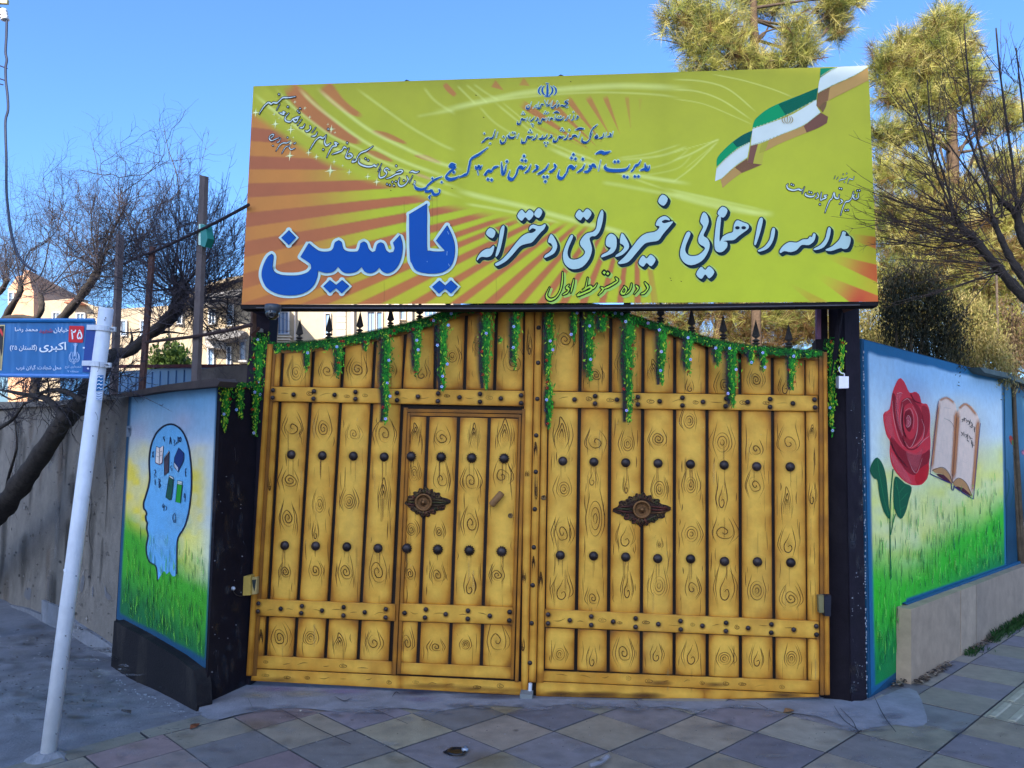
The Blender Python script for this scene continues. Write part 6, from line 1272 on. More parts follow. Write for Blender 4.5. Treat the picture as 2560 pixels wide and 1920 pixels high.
o = mb.build('sheet_fence', M['plastic'], loc=tuple(YB_.at(400, 1000))); tag(o, 'light blue sheet-metal screen just behind the top of the left wall', 'screen')
mb = MB(); mb.prism(Pl(L1-LW.n*.9, LW.n), [(492, 925), (560, 915), (632, 912), (632, 1000), (492, 1000)], -.1, 0, K(86, 84, 84)); mb.prism(Pl(L1-LW.n*1.15, LW.n), [(265, 912), (640, 910), (640, 918), (265, 920)], 0, .03, K(60, 30, 34)); o = mb.build('yard_wall', M['concrete'], loc=tuple(L1-LW.n*.9)); tag(o, 'low grey cement yard wall with a dark red top behind the left post', 'wall')
# ---- overhead cable at the left edge
UP_ = Pl(CAM+fw*7, (-fw[0], -fw[1], 0))
mb = MB(); mb.tube([UP_.at(*p) for p in smooth([(17, 50), (16, 90), (14, 130), (17, 150), (14, 170), (15, 205), (19, 240), (20, 275), (14, 300), (14, 340), (16, 400), (16, 470), (20, 520), (28, 580), (42, 630), (62, 660), (90, 680)], 4)], .011, (.02, .024, .05, 1), 6)
o = mb.build('overhead_cable', M['plastic'], loc=tuple(UP_.at(17, 50))); tag(o, 'thick dark cable hanging down at the far left edge against the sky', 'cable')
t = thing('utility_pole', 'utility pole with a white insulator and thin arms at the upper left corner', 'pole', tuple(UP_.at(-75, 960)[:2])+(-.5,))
mb = MB(); b_ = UP_.at(-75, 500); mb.tube([(b_[0], b_[1], -.6), (b_[0], b_[1], 7.)], [.13, .10], K(120, 116, 112), 12); mb.build('pole', M['concrete'], t)
mb = MB(); q = Pl(UP_.o, UP_.n); mb.prism(q, [(-70, -4), (18, -2), (17, 8), (-70, 4)], -.03, .0, K(170, 165, 130)); mb.tube([q.at(-70, 40), q.at(10, 38)], .022, (.03, .03, .05, 1), 8); mb.tube([q.at(-60, -20), q.at(12, 26)], .007, (.03, .03, .05, 1), 5)
for y0, y1, x1 in ((150, 171, 18), (186, 201, 13), (203, 212, 8)): mb.tube([q.at(-70, y0-12), q.at(x1, y1)], .006, (.03, .03, .06, 1), 5)
mb.build('cross_arm', M['black'], t)
mb = MB(); mb.lathe(q.at(11, 38), (.25, 0, -1), [(.0, -.06), (.03, -.055), (.034, -.04), (.022, -.03), (.036, -.015), (.024, 0), (.036, .015), (.024, .03), (.038, .045), (.02, .05), (0, .052)], (.75, .72, .66, 1), 14); mb.build('insulator', M['plastic'], t, sm=True)

# ================================================================== houses behind
def house(label, pl, outline, depth, c, wins, name='apartment_house', mass=True, extra=()):
    t = thing(name, label, 'house', tuple(pl.at(outline[0][0], 1100)), 'houses behind the school yard'); mb = MB(); mb.prism(pl, outline, -depth, 0, c); mb.build('facade', M['render'], t)
    px = 24./FPX
    for (x0, y0, x1, y1, kind) in wins:
        mb = MB(); fr = {'w': (.75, .75, .76, 1), 'g': (.30, .28, .27, 1), 'c': (.62, .52, .40, 1)}[kind]
        f = [(x0, y0), (x1, y0), (x1, y1), (x0, y1)]; b = min(2.2, (x1-x0)*.14)
        for q_ in ([(x0, y0), (x1, y0), (x1, y0+b), (x0, y0+b)], [(x0, y1-b), (x1, y1-b), (x1, y1), (x0, y1)], [(x0, y0+b), (x0+b, y0+b), (x0+b, y1-b), (x0, y1-b)], [(x1-b, y0+b), (x1, y0+b), (x1, y1-b), (x1-b, y1-b)]): mb.prism(pl, q_, .0, .12, fr)
        n = max(1, int((x1-x0)/9))
        for i in range(1, n): x = x0+(x1-x0)*i/n; mb.prism(pl, [(x-.5, y0+b), (x+.5, y0+b), (x+.5, y1-b), (x-.5, y1-b)], .0, .09, fr)
        w_ = mb.build('window', M['render'], t)
        mb = MB(); mb.prism(pl, [(x0+b*.8, y0+b*.8), (x1-b*.8, y0+b*.8), (x1-b*.8, y1-b*.8), (x0+b*.8, y1-b*.8)], .0, .04, random.choice(((.16, .24, .36, 1), (.22, .30, .40, 1), (.10, .14, .2, 1)))); mb.build('pane', M['glass'], w_)
    for nm, polys, d, cc in extra:
        for p in polys: mb = MB(); mb.prism(pl, p, 0, d, cc); mb.build(nm, M['render'], t)
    return t
rect = lambda a, b, c, d: [(a, b), (c, b), (c, d), (a, d)]
CR, CR2, GRY = (.40, .31, .205, 1), (.31, .24, .16, 1), (.20, .185, .175, 1)
H1 = Pl((-6, 20, 0), (.30, -1, 0))
house('cream apartment house with balconies seen through the bare twigs left of the sign', H1, [(425, 762), (460, 744), (500, 722), (532, 706), (579, 693), (640, 682), (662, 680), (662, 1090), (425, 1090)], 8, CR,
      [(567, 758, 583, 815, 'w'), (520, 773, 538, 811, 'w'), (518, 867, 534, 920, 'w'), (566, 866, 577, 920, 'w'), (599, 852, 613, 900, 'g'), (441, 775, 455, 810, 'w'), (484, 770, 496, 812, 'w'), (440, 862, 452, 905, 'w')], extra=(
      ('cornice', [[(424, 768), (460, 750), (500, 729), (532, 713), (579, 700), (662, 689), (662, 682), (579, 692), (532, 705), (500, 721), (460, 742), (424, 760)]], .5, CR2),
      ('balcony', [[(500, 738), (600, 722), (610, 730), (590, 744), (512, 752)], [(505, 828), (560, 820), (612, 828), (600, 840), (552, 850), (512, 846)]], 1.0, GRY),
      ('railing', [[(512, 846), (560, 850), (560, 872), (514, 868)], [(508, 750), (560, 744), (560, 760), (510, 764)]], .5, (.40, .37, .34, 1)),
      ('frieze', [[(588, 832), (614, 828), (614, 838), (588, 842)], rect(597, 848, 616, 852), rect(595, 900, 616, 905)], .15, (.36, .34, .32, 1))))
H2 = Pl((-3, 24, 0), (.12, -1, 0))
house('cream apartment house with shutters and cornices under the sign above the left gate leaf', H2, [(668, 560), (1128, 552), (1140, 1080), (668, 1080)], 8, (.41, .33, .225, 1),
      [(692, 778, 722, 836, 'w'), (811, 782, 827, 840, 'c'), (917, 778, 938, 832, 'g'), (940, 778, 957, 832, 'c'), (1000, 770, 1014, 800, 'c'), (1060, 772, 1092, 792, 'w')], extra=(
      ('cornice', [rect(686, 839, 726, 843), rect(689, 846, 724, 850), rect(688, 853, 724, 860), rect(808, 840, 830, 844), rect(914, 834, 960, 840)], .35, (.70, .61, .47, 1)),
      ('shutter', [rect(842, 774, 864, 790), rect(842, 791, 864, 806), rect(842, 807, 864, 823), rect(842, 824, 864, 842)], .08, (.40, .36, .31, 1)),
      ('pilaster', [rect(966, 740, 971, 860), rect(985, 740, 998, 860), rect(1020, 740, 1030, 840), rect(878, 740, 884, 860)], .25, (.62, .53, .41, 1)),
      ('drainpipe', [rect(735, 770, 737, 850)], .2, (.55, .50, .44, 1))))
H3 = Pl((-14, 26, 0), (.25, -1, 0))
house('long low pale house far behind the bare trees at the left', H3, [(96, 765), (112, 752), (180, 746), (240, 766), (300, 772), (420, 764), (420, 1090), (96, 1090)], 8, (.37, .29, .20, 1), [(130, 780, 150, 815, 'w'), (190, 782, 212, 820, 'w'), (300, 800, 316, 840, 'w'), (350, 800, 368, 845, 'w')], extra=(('roof', [[(158, 756), (182, 744), (206, 757)]], .6, (.5, .2, .12, 1)),))
H4 = Pl((-20, 30, 0), (.3, -1, 0))
house('small orange brick house top between the branches at the far left', H4, [(20, 722), (34, 704), (42, 690), (58, 688), (60, 674), (74, 676), (76, 708), (84, 730), (84, 1090), (20, 1090)], 8, (.62, .34, .2, 1), [(20, 730, 34, 756, 'w')])
# unseen flats added behind the camera, sized and placed to shade the gate
tw_d = 46.; tw_c = (0.2+sin(SUN_AZ)*tw_d, .5+cos(SUN_AZ)*tw_d); tw_h = 4.0+(tw_d-4.5)*tan(SUN_EL)
t = thing('shade_tower', 'tall block of flats down the street, out of the picture behind the viewer', 'house', (tw_c[0], tw_c[1], 0))
ca, sa = cos(-SUN_AZ), sin(-SUN_AZ); Rz = np.array(((ca, -sa, 0), (sa, ca, 0), (0, 0, 1))); TWW = 17.; tw_c = (tw_c[0]-1.7, tw_c[1]+.5)
mb = MB(); mb.box((tw_c[0], tw_c[1], tw_h/2-.5), (TWW, 9, tw_h+1), (.46, .38, .30, 1), Rz); mb.build('facade', M['render'], t)
for fl_ in range(int(tw_h/3)):
    for k in range(4):
        p = np.array(tw_c+(1.8+fl_*3,))+Rz@np.array(((k-1.5)*3.1, -4.5, 0)); mb = MB(); mb.box(p, (1.6, .12, 1.5), (.6, .6, .6, 1), Rz); w_ = mb.build('window', M['render'], t)
        mb = MB(); mb.box(p-Rz@np.array((0, .05, 0)), (1.4, .06, 1.3), (.1, .13, .16, 1), Rz); mb.build('pane', M['glass'], w_)

# ================================================================== trees
def bend(p, d, L_, n, r, up_=.3, wob=.25):
    "a wandering shoot from p along d"
    out = [np.array(p, float)]; d = np.array(d, float)/np.linalg.norm(d)
    for i in range(n):
        d = d+np.array([r.gauss(0, wob), r.gauss(0, wob), r.gauss(0, wob)+up_])/n; d /= np.linalg.norm(d); out.append(out[-1]+d*L_/n)
    return out, d
def shoots(mb, p, n, L_, seed, axis=(0, 0, 1), spread=1.2, up_=.35, r0_=.008, c=(.05, .042, .045, 1), sub=9, flat=None):
    r = random.Random(seed)
    for i in range(n):
        a = np.array(axis, float)+np.array([r.gauss(0, spread), r.gauss(0, spread), r.gauss(0, spread)])*.75
        if flat is not None: a -= flat*(a@flat)*.45
        if a[2] < -.5: a[2] *= -.4
        q, d = bend(p+np.array([r.gauss(0, .03) for _ in range(3)]), a, L_*r.uniform(.45, 1.15), 6, r, up_)
        mb.tube(q, [r0_*r.uniform(.7, 1.1), r0_*.55, r0_*.22], c, 4, False)
        for k in range(sub):
            t = r.uniform(.18, .98)*6; j = min(5, int(t)); b = q[j]*(1-(t-j))+q[j+1]*(t-j); dd = q[j+1]-q[j]; dd = dd/np.linalg.norm(dd)
            e = dd+np.array([r.gauss(0, .55), r.gauss(0, .55), r.gauss(0, .45)+.12]); l = L_*r.uniform(.08, .34)*(1.15-t/8)
            s, _ = bend(b, e, l, 3, r, .15); mb.tube(s, [r0_*.42, r0_*.18], c, 3, False)
            if r.random() < .45:
                e2 = e/np.linalg.norm(e)+np.array([r.gauss(0, .5) for _ in range(3)]); s2, _ = bend(s[1], e2, l*.5, 2, r, .1); mb.tube(s2, [r0_*.3, r0_*.16], c, 3, False)
def limb(mb, P, R_, c=(.045, .036, .03, 1), seed=0):
    q = smooth(P, 6); r = random.Random(seed); rr = np.interp(np.linspace(0, 1, len(q)), np.linspace(0, 1, len(R_)), R_)*np.array([r.uniform(.86, 1.14) for _ in q])
    mb.tube(q, list(rr), c, 10)
def onl(pl, s, o=0.):
    q = dts(s); o = [o]*len(q) if np.isscalar(o) else np.interp(np.linspace(0, 1, len(q)), np.linspace(0, 1, len(o)), o)
    return [pl.at(p[0], p[1], k) for p, k in zip(q, o)]
def root_(P): return [np.array((P[0][0]-.05, P[0][1], float(gz(P[0][0]))-.2))]+P
BK, TWC = (.050, .040, .034, 1), (.075, .062, .072, 1)
T1 = Pl(L1+LW.n*.45, LW.n)
def crooked(mb, pl, p, d, l, w_, seed, lev=0, o=0.):
    "a forking crooked bough in the plane of a wall; every fork throws thinner ones"
    r = random.Random(seed); q = [p]; a = d
    for k in range(5): a += r.gauss(0, .32); q.append((q[-1][0]+l/5*cos(a), q[-1][1]-l/5*sin(a)))
    P = [pl.at(x, y, o+r.gauss(0, .03)) for x, y in q]; mb.tube(smooth(P, 3), [w_, w_*.7, w_*.42], (.038, .031, .032, 1), 5 if lev < 2 else 4, False)
    if lev < 3:
        for k in range(1, 6):
            for sg in ((-1, 1) if r.random() < .55 else (r.choice((-1, 1)),)): crooked(mb, pl, q[k], a+sg*r.uniform(.35, 1.0), l*r.uniform(.42, .68), w_*.5, r.randint(0, 10**6), lev+1, o)
t = thing('bare_tree', 'leafless street tree leaning over the grey wall, its knobby head full of shoots', 'tree', (-5.6, 1.2, -.5), 'leafless trees by the left wall')
mb = MB(); P = onl(T1, '-230,1560 -120,1420 -40,1320 15,1258 66,1190 116,1118 162,1050 208,1003 245,930 282,888 318,880 350,858 376,836 410,808 436,780 451,735', [.0, 0, 0, 0, 0, 0, -.05, -.15, -.3, -.5, -.6, -.7, -.8, -.85, -.9, -.9])
limb(mb, P, [.16, .13, .105, .09, .075, .07, .075, .05, .05, .048, .06, .06], BK, 1)
for s, w_ in (('-40,1325 -70,1200 -20,1090 30,1050 60,1010', .03), ('162,1050 120,1000 60,985 0,975', .03), ('208,1003 150,975 90,985 30,1000', .022)): limb(mb, onl(T1, s), [w_, w_*.75, w_*.3], BK, 2)
for s, w_ in (('376,836 420,830 470,836', .025), ('318,882 330,850 326,820', .03), ('451,735 430,700 436,660 446,600 445,455 420,370 408,308', .014), ('451,735 480,690 520,640 545,560 575,430', .012), ('451,735 500,715 560,690 600,660', .012), ('451,735 400,690 350,610 310,520 306,440', .012)): limb(mb, onl(T1, s, -.9), [w_*.9, w_*.45, w_*.12], BK, 2)
for s, w_ in (('15,1262 20,1200 34,1150 42,1110 36,1040', .016),): limb(mb, onl(T1, s), [w_, w_*.75, w_*.3], BK, 2)
for _ in range(9): c_ = T1.at(451+random.uniform(-14, 14), 728+random.uniform(-18, 12), -.9); mb.lathe(c_, (random.gauss(0, 1), random.gauss(0, 1), 1), [(0, -.05), (.045, -.03), (.055, 0), (.04, .035), (0, .05)], BK, 8)
mb.build('trunk', M['bark'], t, sm=True)
mb = MB(); fn_ = LW.n
shoots(mb, T1.at(451, 722, -.9), 84, 1.3, 1, (0, 0, .6), 1.1, .5, .0040, TWC, 13, fn_); shoots(mb, T1.at(440, 745, -.9), 46, 1.1, 7, (-.1, 0, .15), 1.3, .25, .0034, TWC, 11, fn_); shoots(mb, T1.at(480, 770, -.9), 46, .55, 2, (.3, 0, -.1), 1.3, .0, .0034, TWC, 9, fn_)
shoots(mb, T1.at(490, 760, -.85), 46, .95, 8, (.5, 0, -.05), 1., .15, .0036, TWC, 12, fn_); shoots(mb, T1.at(520, 720, -.85), 30, .8, 9, (.4, 0, .2), 1.1, .2, .0034, TWC, 11, fn_); shoots(mb, T1.at(400, 800, -.6), 30, .7, 10, (-.2, 0, .1), 1.2, .2, .0034, TWC, 10, fn_)
for (x, y, n_, l) in ((446, 560, 18, .45), (545, 560, 16, .42), (310, 520, 14, .4), (560, 690, 14, .4), (350, 612, 14, .4), (500, 560, 16, .42), (400, 540, 16, .4), (585, 600, 14, .36), (600, 660, 16, .4), (530, 640, 16, .5), (470, 600, 16, .5), (380, 600, 18, .5)): shoots(mb, T1.at(x, y, -.9), n_, l, int(x), (0, 0, .7), .9, .4, .003, TWC, 9, fn_)
for (x, y, n_, l) in ((30, 1050, 14, .4), (60, 985, 18, .45), (150, 985, 16, .4), (120, 1000, 14, .4), (10, 975, 20, .5), (100, 960, 18, .45), (190, 960, 14, .4), (36, 1045, 16, .35), (250, 940, 12, .35), (300, 960, 10, .3)): shoots(mb, T1.at(x, y, -.02), n_, l, int(x+y), (0, 0, .1), 1.3, .05, .0032, TWC, 9, fn_)
for k, (x, y, d, l) in enumerate(((451, 730, .1, 150), (451, 735, -.5, 130), (440, 720, 2.9, 150), (460, 715, .9, 190), (436, 712, 2.1, 210), (376, 836, 2.7, 120))): crooked(mb, T1, (x, y), d, l, .011, 300+k, 0, -.85)
for k, (x, y, d, l) in enumerate(((60, 1010, .5, 140), (0, 975, .1, 150), (30, 1000, 2.6, 120), (160, 985, .3, 130), (120, 1000, 1.2, 110), (40, 960, -.3, 120), (210, 1000, .8, 110))): crooked(mb, T1, (x, y), d, l, .009, 400+k, 1)
mb.build('twigs', M['twig'], t)
T2 = Pl(L1+LW.n*.2-LW.n*.9, LW.n)
t = thing('bare_tree', 'leafless tree behind the wall whose stub rises right above the blue street sign', 'tree', tuple(T2.at(60, 1100)), 'leafless trees by the left wall')
mb = MB(); limb(mb, root_(onl(T2, '70,1120 90,950 120,850 157,795 200,744 228,705 248,672')), [.09, .08, .07, .06, .05, .045], BK, 4)
for s, w_ in (('248,672 232,600 228,540 245,440 225,330', .014), ('248,672 290,560 320,500 340,420', .013), ('200,744 160,640 120,580', .012), ('235,690 290,690 330,660', .016)): limb(mb, onl(T2, s), [w_*.9, w_*.4, w_*.12], BK, 5)
mb.build('trunk', M['bark'], t, sm=True)
mb = MB(); [crooked(mb, T2, (248, 672), d_, l_, .011, 500+k_) for k_, (d_, l_) in enumerate(((1.0, 220), (1.7, 240), (2.5, 200), (.4, 190), (3.0, 150)))]
shoots(mb, T2.at(248, 672), 44, 1.25, 11, (0, 0, .7), 1.0, .5, .0046, TWC, 10, fn_); shoots(mb, T2.at(228, 540), 20, .6, 12, (0, 0, .8), .8, .4, .0036, TWC, 9, fn_); shoots(mb, T2.at(300, 550), 20, .6, 13, (0, 0, .8), .8, .4, .0036, TWC, 9, fn_); shoots(mb, T2.at(200, 744), 50, .9, 14, (0, 0, .4), 1.2, .4, .004, TWC, 10, fn_); shoots(mb, T2.at(170, 640), 30, .7, 15, (0, 0, .7), 1., .4, .0038, TWC, 10, fn_); shoots(mb, T2.at(340, 640), 30, .8, 16, (0, 0, .6), 1.1, .4, .0038, TWC, 10, fn_); mb.build('twigs', M['twig'], t)
t = thing('bare_tree', 'leafless tree at the far left edge with two knobby stubs above the blue street sign', 'tree', tuple(T2.at(-120, 1100)), 'leafless trees by the left wall')
mb = MB(); limb(mb, root_(onl(T2, '-60,1120 -40,960 -10,850 15,790 47,737 52,715')), [.11, .1, .08, .065, .05, .045], BK, 6); limb(mb, onl(T2, '15,795 50,792 90,795 104,770 100,735'), [.05, .04, .045], BK, 7); limb(mb, onl(T2, '-10,850 -20,760 5,725 18,700'), [.05, .045, .05], BK, 8)
for s, w_ in (('52,715 100,690 120,620 130,540 138,430', .016), ('52,715 40,640 20,560 8,450', .014), ('18,700 10,600 -10,520', .016), ('52,715 90,640 80,560 55,430', .012)): limb(mb, onl(T2, s), [w_*.9, w_*.4, w_*.12], BK, 9)
mb.build('trunk', M['bark'], t, sm=True)
mb = MB(); [crooked(mb, T2, p_, d_, l_, .011, 600+k_) for k_, (p_, d_, l_) in enumerate((((50, 718), 1.1, 230), ((50, 718), 1.9, 210), ((100, 735), .9, 200), ((100, 735), .2, 180), ((10, 700), 1.5, 220), ((100, 735), 1.8, 190)))]
shoots(mb, T2.at(50, 718), 36, 1.1, 21, (.15, 0, .7), 1.0, .5, .0048, TWC, 12, fn_); shoots(mb, T2.at(100, 735), 30, 1.0, 22, (.1, 0, .6), 1.1, .45, .0042, TWC, 11, fn_); shoots(mb, T2.at(128, 560), 20, .6, 23, (0, 0, .8), .8, .4, .0036, TWC, 9, fn_); shoots(mb, T2.at(10, 700), 50, 1.0, 24, (0, 0, .7), 1., .45, .0046, TWC, 11, fn_); mb.build('twigs', M['twig'], t)
# right: street tree in front of the rose wall
T3 = Pl(CAM+fw*4.55, (-fw[0], -fw[1], 0)); n3 = T3.n
t = thing('bare_tree', 'leafless street tree reaching in from the right edge, its twigs crossing the sign corner', 'tree', (4.3, -1.2, 0))
mb = MB(); b_ = T3.at(2700, 900); tb = np.array((b_[0]+.25, b_[1]+.1, gz(b_[0])-.1)); jn = T3.at(2640, 800)
limb(mb, [tb, tb*.6+jn*.4+[.05, 0, 0], jn], [.085, .075, .065], BK, 30)
for s, w_ in (('2640,800 2600,775 2560,742 2498,674 2438,602 2410,575 2390,548', .036), ('2640,800 2590,730 2558,694 2522,638 2500,590 2482,547', .030), ('2640,800 2620,700 2560,602 2542,539 2520,515 2498,499', .032), ('2390,548 2370,500 2340,430 2300,300 2262,220', .007), ('2390,548 2360,440 2330,340 2318,200', .007), ('2482,547 2470,450 2440,330 2420,180 2410,60', .008), ('2482,547 2450,470 2400,400 2350,330', .007), ('2542,539 2535,440 2520,330 2500,180 2490,70', .009), ('2498,499 2450,420 2420,330 2400,240', .008), ('2542,539 2570,420 2560,300 2540,120', .009), ('2438,602 2380,600 2320,585 2240,560', .006), ('2438,602 2360,620 2270,606 2190,590', .006)): limb(mb, onl(T3, s), [w_, w_*.8, w_*.45], BK, 31)
mb.build('trunk', M['bark'], t, sm=True)
mb = MB(); TW3 = (.080, .056, .046, 1)
shoots(mb, T3.at(2390, 545), 34, .66, 31, (-.55, 0, .25), .8, .12, .0042, TW3, 6, n3); shoots(mb, T3.at(2438, 602), 24, .66, 32, (-1., 0, -.05), .55, .10, .0040, TW3, 6, n3); shoots(mb, T3.at(2482, 547), 26, .75, 33, (-.25, 0, .7), .8, .2, .0042, TW3, 6, n3)
shoots(mb, T3.at(2542, 535), 24, .85, 34, (0, 0, .8), .7, .25, .0044, TW3, 6, n3); shoots(mb, T3.at(2498, 674), 20, .66, 35, (-1., 0, -.1), .5, .05, .0040, TW3, 6, n3); shoots(mb, T3.at(2340, 430), 14, .5, 36, (-.5, 0, .4), .7, .2, .0032, TW3, 6, n3)
for x, y in ((2300, 300), (2330, 340), (2440, 330), (2420, 200), (2520, 330), (2500, 190), (2400, 250), (2550, 220), (2350, 330)): shoots(mb, T3.at(x, y), 8, .38, x+y, (-.1, 0, .8), .7, .2, .0030, TW3, 6, n3)
for x, y in ((2320, 585), (2270, 606), (2250, 560)): shoots(mb, T3.at(x, y), 8, .34, x+y, (-.8, 0, .25), .6, .1, .0030, TW3, 6, n3)
mb.build('twigs', M['twig'], t)
# ---- pines: needle tufts on the ends of the branches
def tufts(mb, c, rad, n, rng, needles=24, ln=.16, wd=.006, pal=((.10, .12, .02), (.16, .16, .035), (.06, .08, .02)), brown=.12, up_=.5):
    c = np.array(c); v = rng.normal(size=(n, 3)); v /= np.linalg.norm(v, axis=1)[:, None]
    rr = rng.random(n)**.42; p = c+v*rr[:, None]*np.array(rad)
    ax = v*.8+np.array([0, 0, up_])+rng.normal(size=(n, 3))*.5; ax /= np.linalg.norm(ax, axis=1)[:, None]
    N = n*needles; P_ = np.repeat(p, needles, 0)+np.repeat(ax, needles, 0)*(rng.random(N)*ln*1.1)[:, None]-np.repeat(ax, needles, 0)*ln*.5
    d = np.repeat(ax, needles, 0)*.75+rng.normal(size=(N, 3))*.55; d /= np.linalg.norm(d, axis=1)[:, None]
    s = np.cross(d, rng.normal(size=(N, 3))); s /= np.maximum(np.linalg.norm(s, axis=1), 1e-6)[:, None]
    L_ = ln*rng.uniform(.6, 1.2, N)[:, None]
    V = np.stack([P_-s*wd/2, P_+s*wd/2, P_+d*L_+np.array([0, 0, -.12])*L_*.3], 1).reshape(-1, 3)
    k = rng.integers(0, len(pal), n); col = np.array(pal)[k]*rng.uniform(.7, 1.35, (n, 1)); b = rng.random(n) < brown; col[b] = np.array((.20, .115, .045))*rng.uniform(.6, 1.2, (b.sum(), 1))
    cc = np.c_[np.repeat(col, needles*3, 0), np.ones(N*3)]
    i = np.arange(N)*3; mb.add(V, list(map(tuple, np.stack([i, i+1, i+2], 1))), cc)
def atd(x, y, dist): d = ray(x, y); return CAM+d*(dist/(d@fw))
PINE = ((.36, .36, .085), (.50, .46, .13), (.17, .20, .05), (.58, .50, .18))
def pine(label, trunk, clumps, seed, dist, tr=.12, dens=1., pal=PINE, brown=.12, ln=.17, groundz=0.):
    rng = np.random.default_rng(seed); r = random.Random(seed)
    b = atd(trunk[0][0], trunk[0][1], dist); t = thing('pine_tree', label, 'tree', (b[0], b[1], groundz), 'pines behind the gate'); mb = MB()
    P = [np.array((b[0], b[1], groundz-.2))]+[atd(x, y, dist) for x, y in trunk]; limb(mb, P, [tr, tr*.9, tr*.7, tr*.45], (.10, .065, .042, 1), seed); TR = smooth(P, 6)
    for (x, y, r_, *dz) in clumps:
        c = atd(x, y, dist+(dz[0] if dz else 0)); k = np.argmin(np.linalg.norm(TR-(c-[0, 0, .3+r.uniform(0, .7)]), axis=1)); a = TR[k]; m_ = (a+c)/2+np.array([r.gauss(0, .08), r.gauss(0, .08), r.uniform(-.2, .02)])
        q = smooth([a, m_, c], 5); mb.tube(q, [.020, .013, .007], (.085, .06, .045, 1), 6, False)
        R_ = r_*dist/FPX
        for j in range(7): e = c+np.array([r.gauss(0, .6), r.gauss(0, .6), r.gauss(0, .6)])*R_; mb.tube(smooth([q[-3], (q[-1]+e)/2+[0, 0, -.03], e], 3), [.010, .004], (.09, .06, .045, 1), 4, False)
    mb.build('trunk', M['bark'], t, sm=True)
    mb = MB()
    for (x, y, r_, *dz) in clumps:
        c = atd(x, y, dist+(dz[0] if dz else 0)); R_ = r_*dist/FPX; n = int(dens*190*(R_/.4)**1.6)
        tufts(mb, c, (R_, R_*1.1, R_*.85), n, rng, 34, ln, .0048, pal, brown)
    mb.build('crown', M['leaf'], t); return t
pine('tall pine directly behind the sign with rounded sunlit needle clumps above its top edge', [(1890, 800), (1888, 300), (1886, 120), (1884, 20), (1882, -80)],
     [(1690, 40, 52), (1735, 15, 48), (1770, 70, 62), (1730, 100, 50), (1820, 60, 50), (1752, 150, 44), (1810, 120, 50), (1850, 120, 40), (1868, 155, 44), (1905, 150, 40), (1935, 165, 34), (1985, 60, 42), (1995, 110, 52), (1975, 150, 42), (2020, 135, 36), (1890, 15, 50, .5), (1945, 5, 44, .6), (1870, -20, 44, .4), (2060, 10, 46, .5), (2110, 20, 46, .6), (2085, 60, 40, .6), (2130, -5, 40, .6), (2100, 80, 26, .7), (1720, 185, 26), (1790, 180, 26)], 5, 9.3, .07, .78)
pine('pine to the right of the sign, crown against the sky beside the bare tree', [(2390, 900), (2384, 500), (2378, 300), (2370, 150), (2362, 60)],
     [(2355, 45, 34), (2400, 50, 24), (2340, 85, 44), (2385, 90, 40), (2310, 120, 44), (2360, 140, 54), (2410, 140, 42), (2250, 110, 34), (2205, 150, 34), (2255, 165, 48), (2300, 190, 56), (2360, 200, 52), (2415, 190, 44), (2210, 190, 36), (2235, 240, 44), (2290, 245, 46), (2350, 255, 44), (2400, 240, 36), (2440, 220, 34), (2195, 330, 30), (2225, 345, 44), (2270, 330, 40), (2330, 340, 34), (2460, 300, 40), (2500, 260, 36), (2205, 420, 36), (2240, 440, 46), (2290, 430, 36), (2540, 300, 40), (2480, 400, 40), (2540, 410, 44)], 6, 9.0, .08, 1.0)
pine('lower pine with brown dry needles between the sign and the rose wall', [(2440, 930), (2436, 760), (2430, 640), (2425, 520)],
     [(2210, 520, 44), (2260, 540, 52), (2320, 520, 44), (2370, 560, 50), (2230, 600, 50), (2290, 620, 54), (2350, 640, 50), (2420, 620, 50), (2480, 560, 50), (2540, 540, 46), (2500, 640, 48), (2560, 640, 50), (2220, 680, 40), (2400, 700, 46), (2460, 720, 46), (2540, 730, 50), (2330, 460, 34), (2420, 480, 40), (2490, 480, 34), (2560, 470, 44), (2210, 740, 40), (2280, 700, 44), (2340, 720, 44), (2390, 770, 40), (2450, 790, 40), (2520, 800, 40), (2560, 820, 40), (2250, 790, 36), (2320, 800, 40), (2480, 860, 40), (2540, 880, 44), (2400, 850, 40), (2200, 860, 40)], 7, 8.9, .08, 1.5, PINE, .36)
pine('pine whose dry needles show under the sign above the right gate leaf', [(1790, 1000), (1794, 860), (1800, 760), (1806, 640)],
     [(1590, 790, 26), (1640, 785, 34), (1700, 800, 30), (1760, 780, 36), (1830, 775, 40), (1880, 790, 44), (1930, 800, 46), (1985, 800, 46), (2020, 830, 44), (1950, 850, 40), (1840, 830, 34), (2090, 790, 40), (2090, 840, 34), (1720, 840, 34), (1790, 860, 40), (1880, 860, 40), (1660, 830, 30), (2030, 760, 40), (1990, 720, 44), (1900, 720, 44), (1800, 700, 44), (1700, 730, 40)], 8, 9.8, .08, 1.0, PINE, .55, .19)
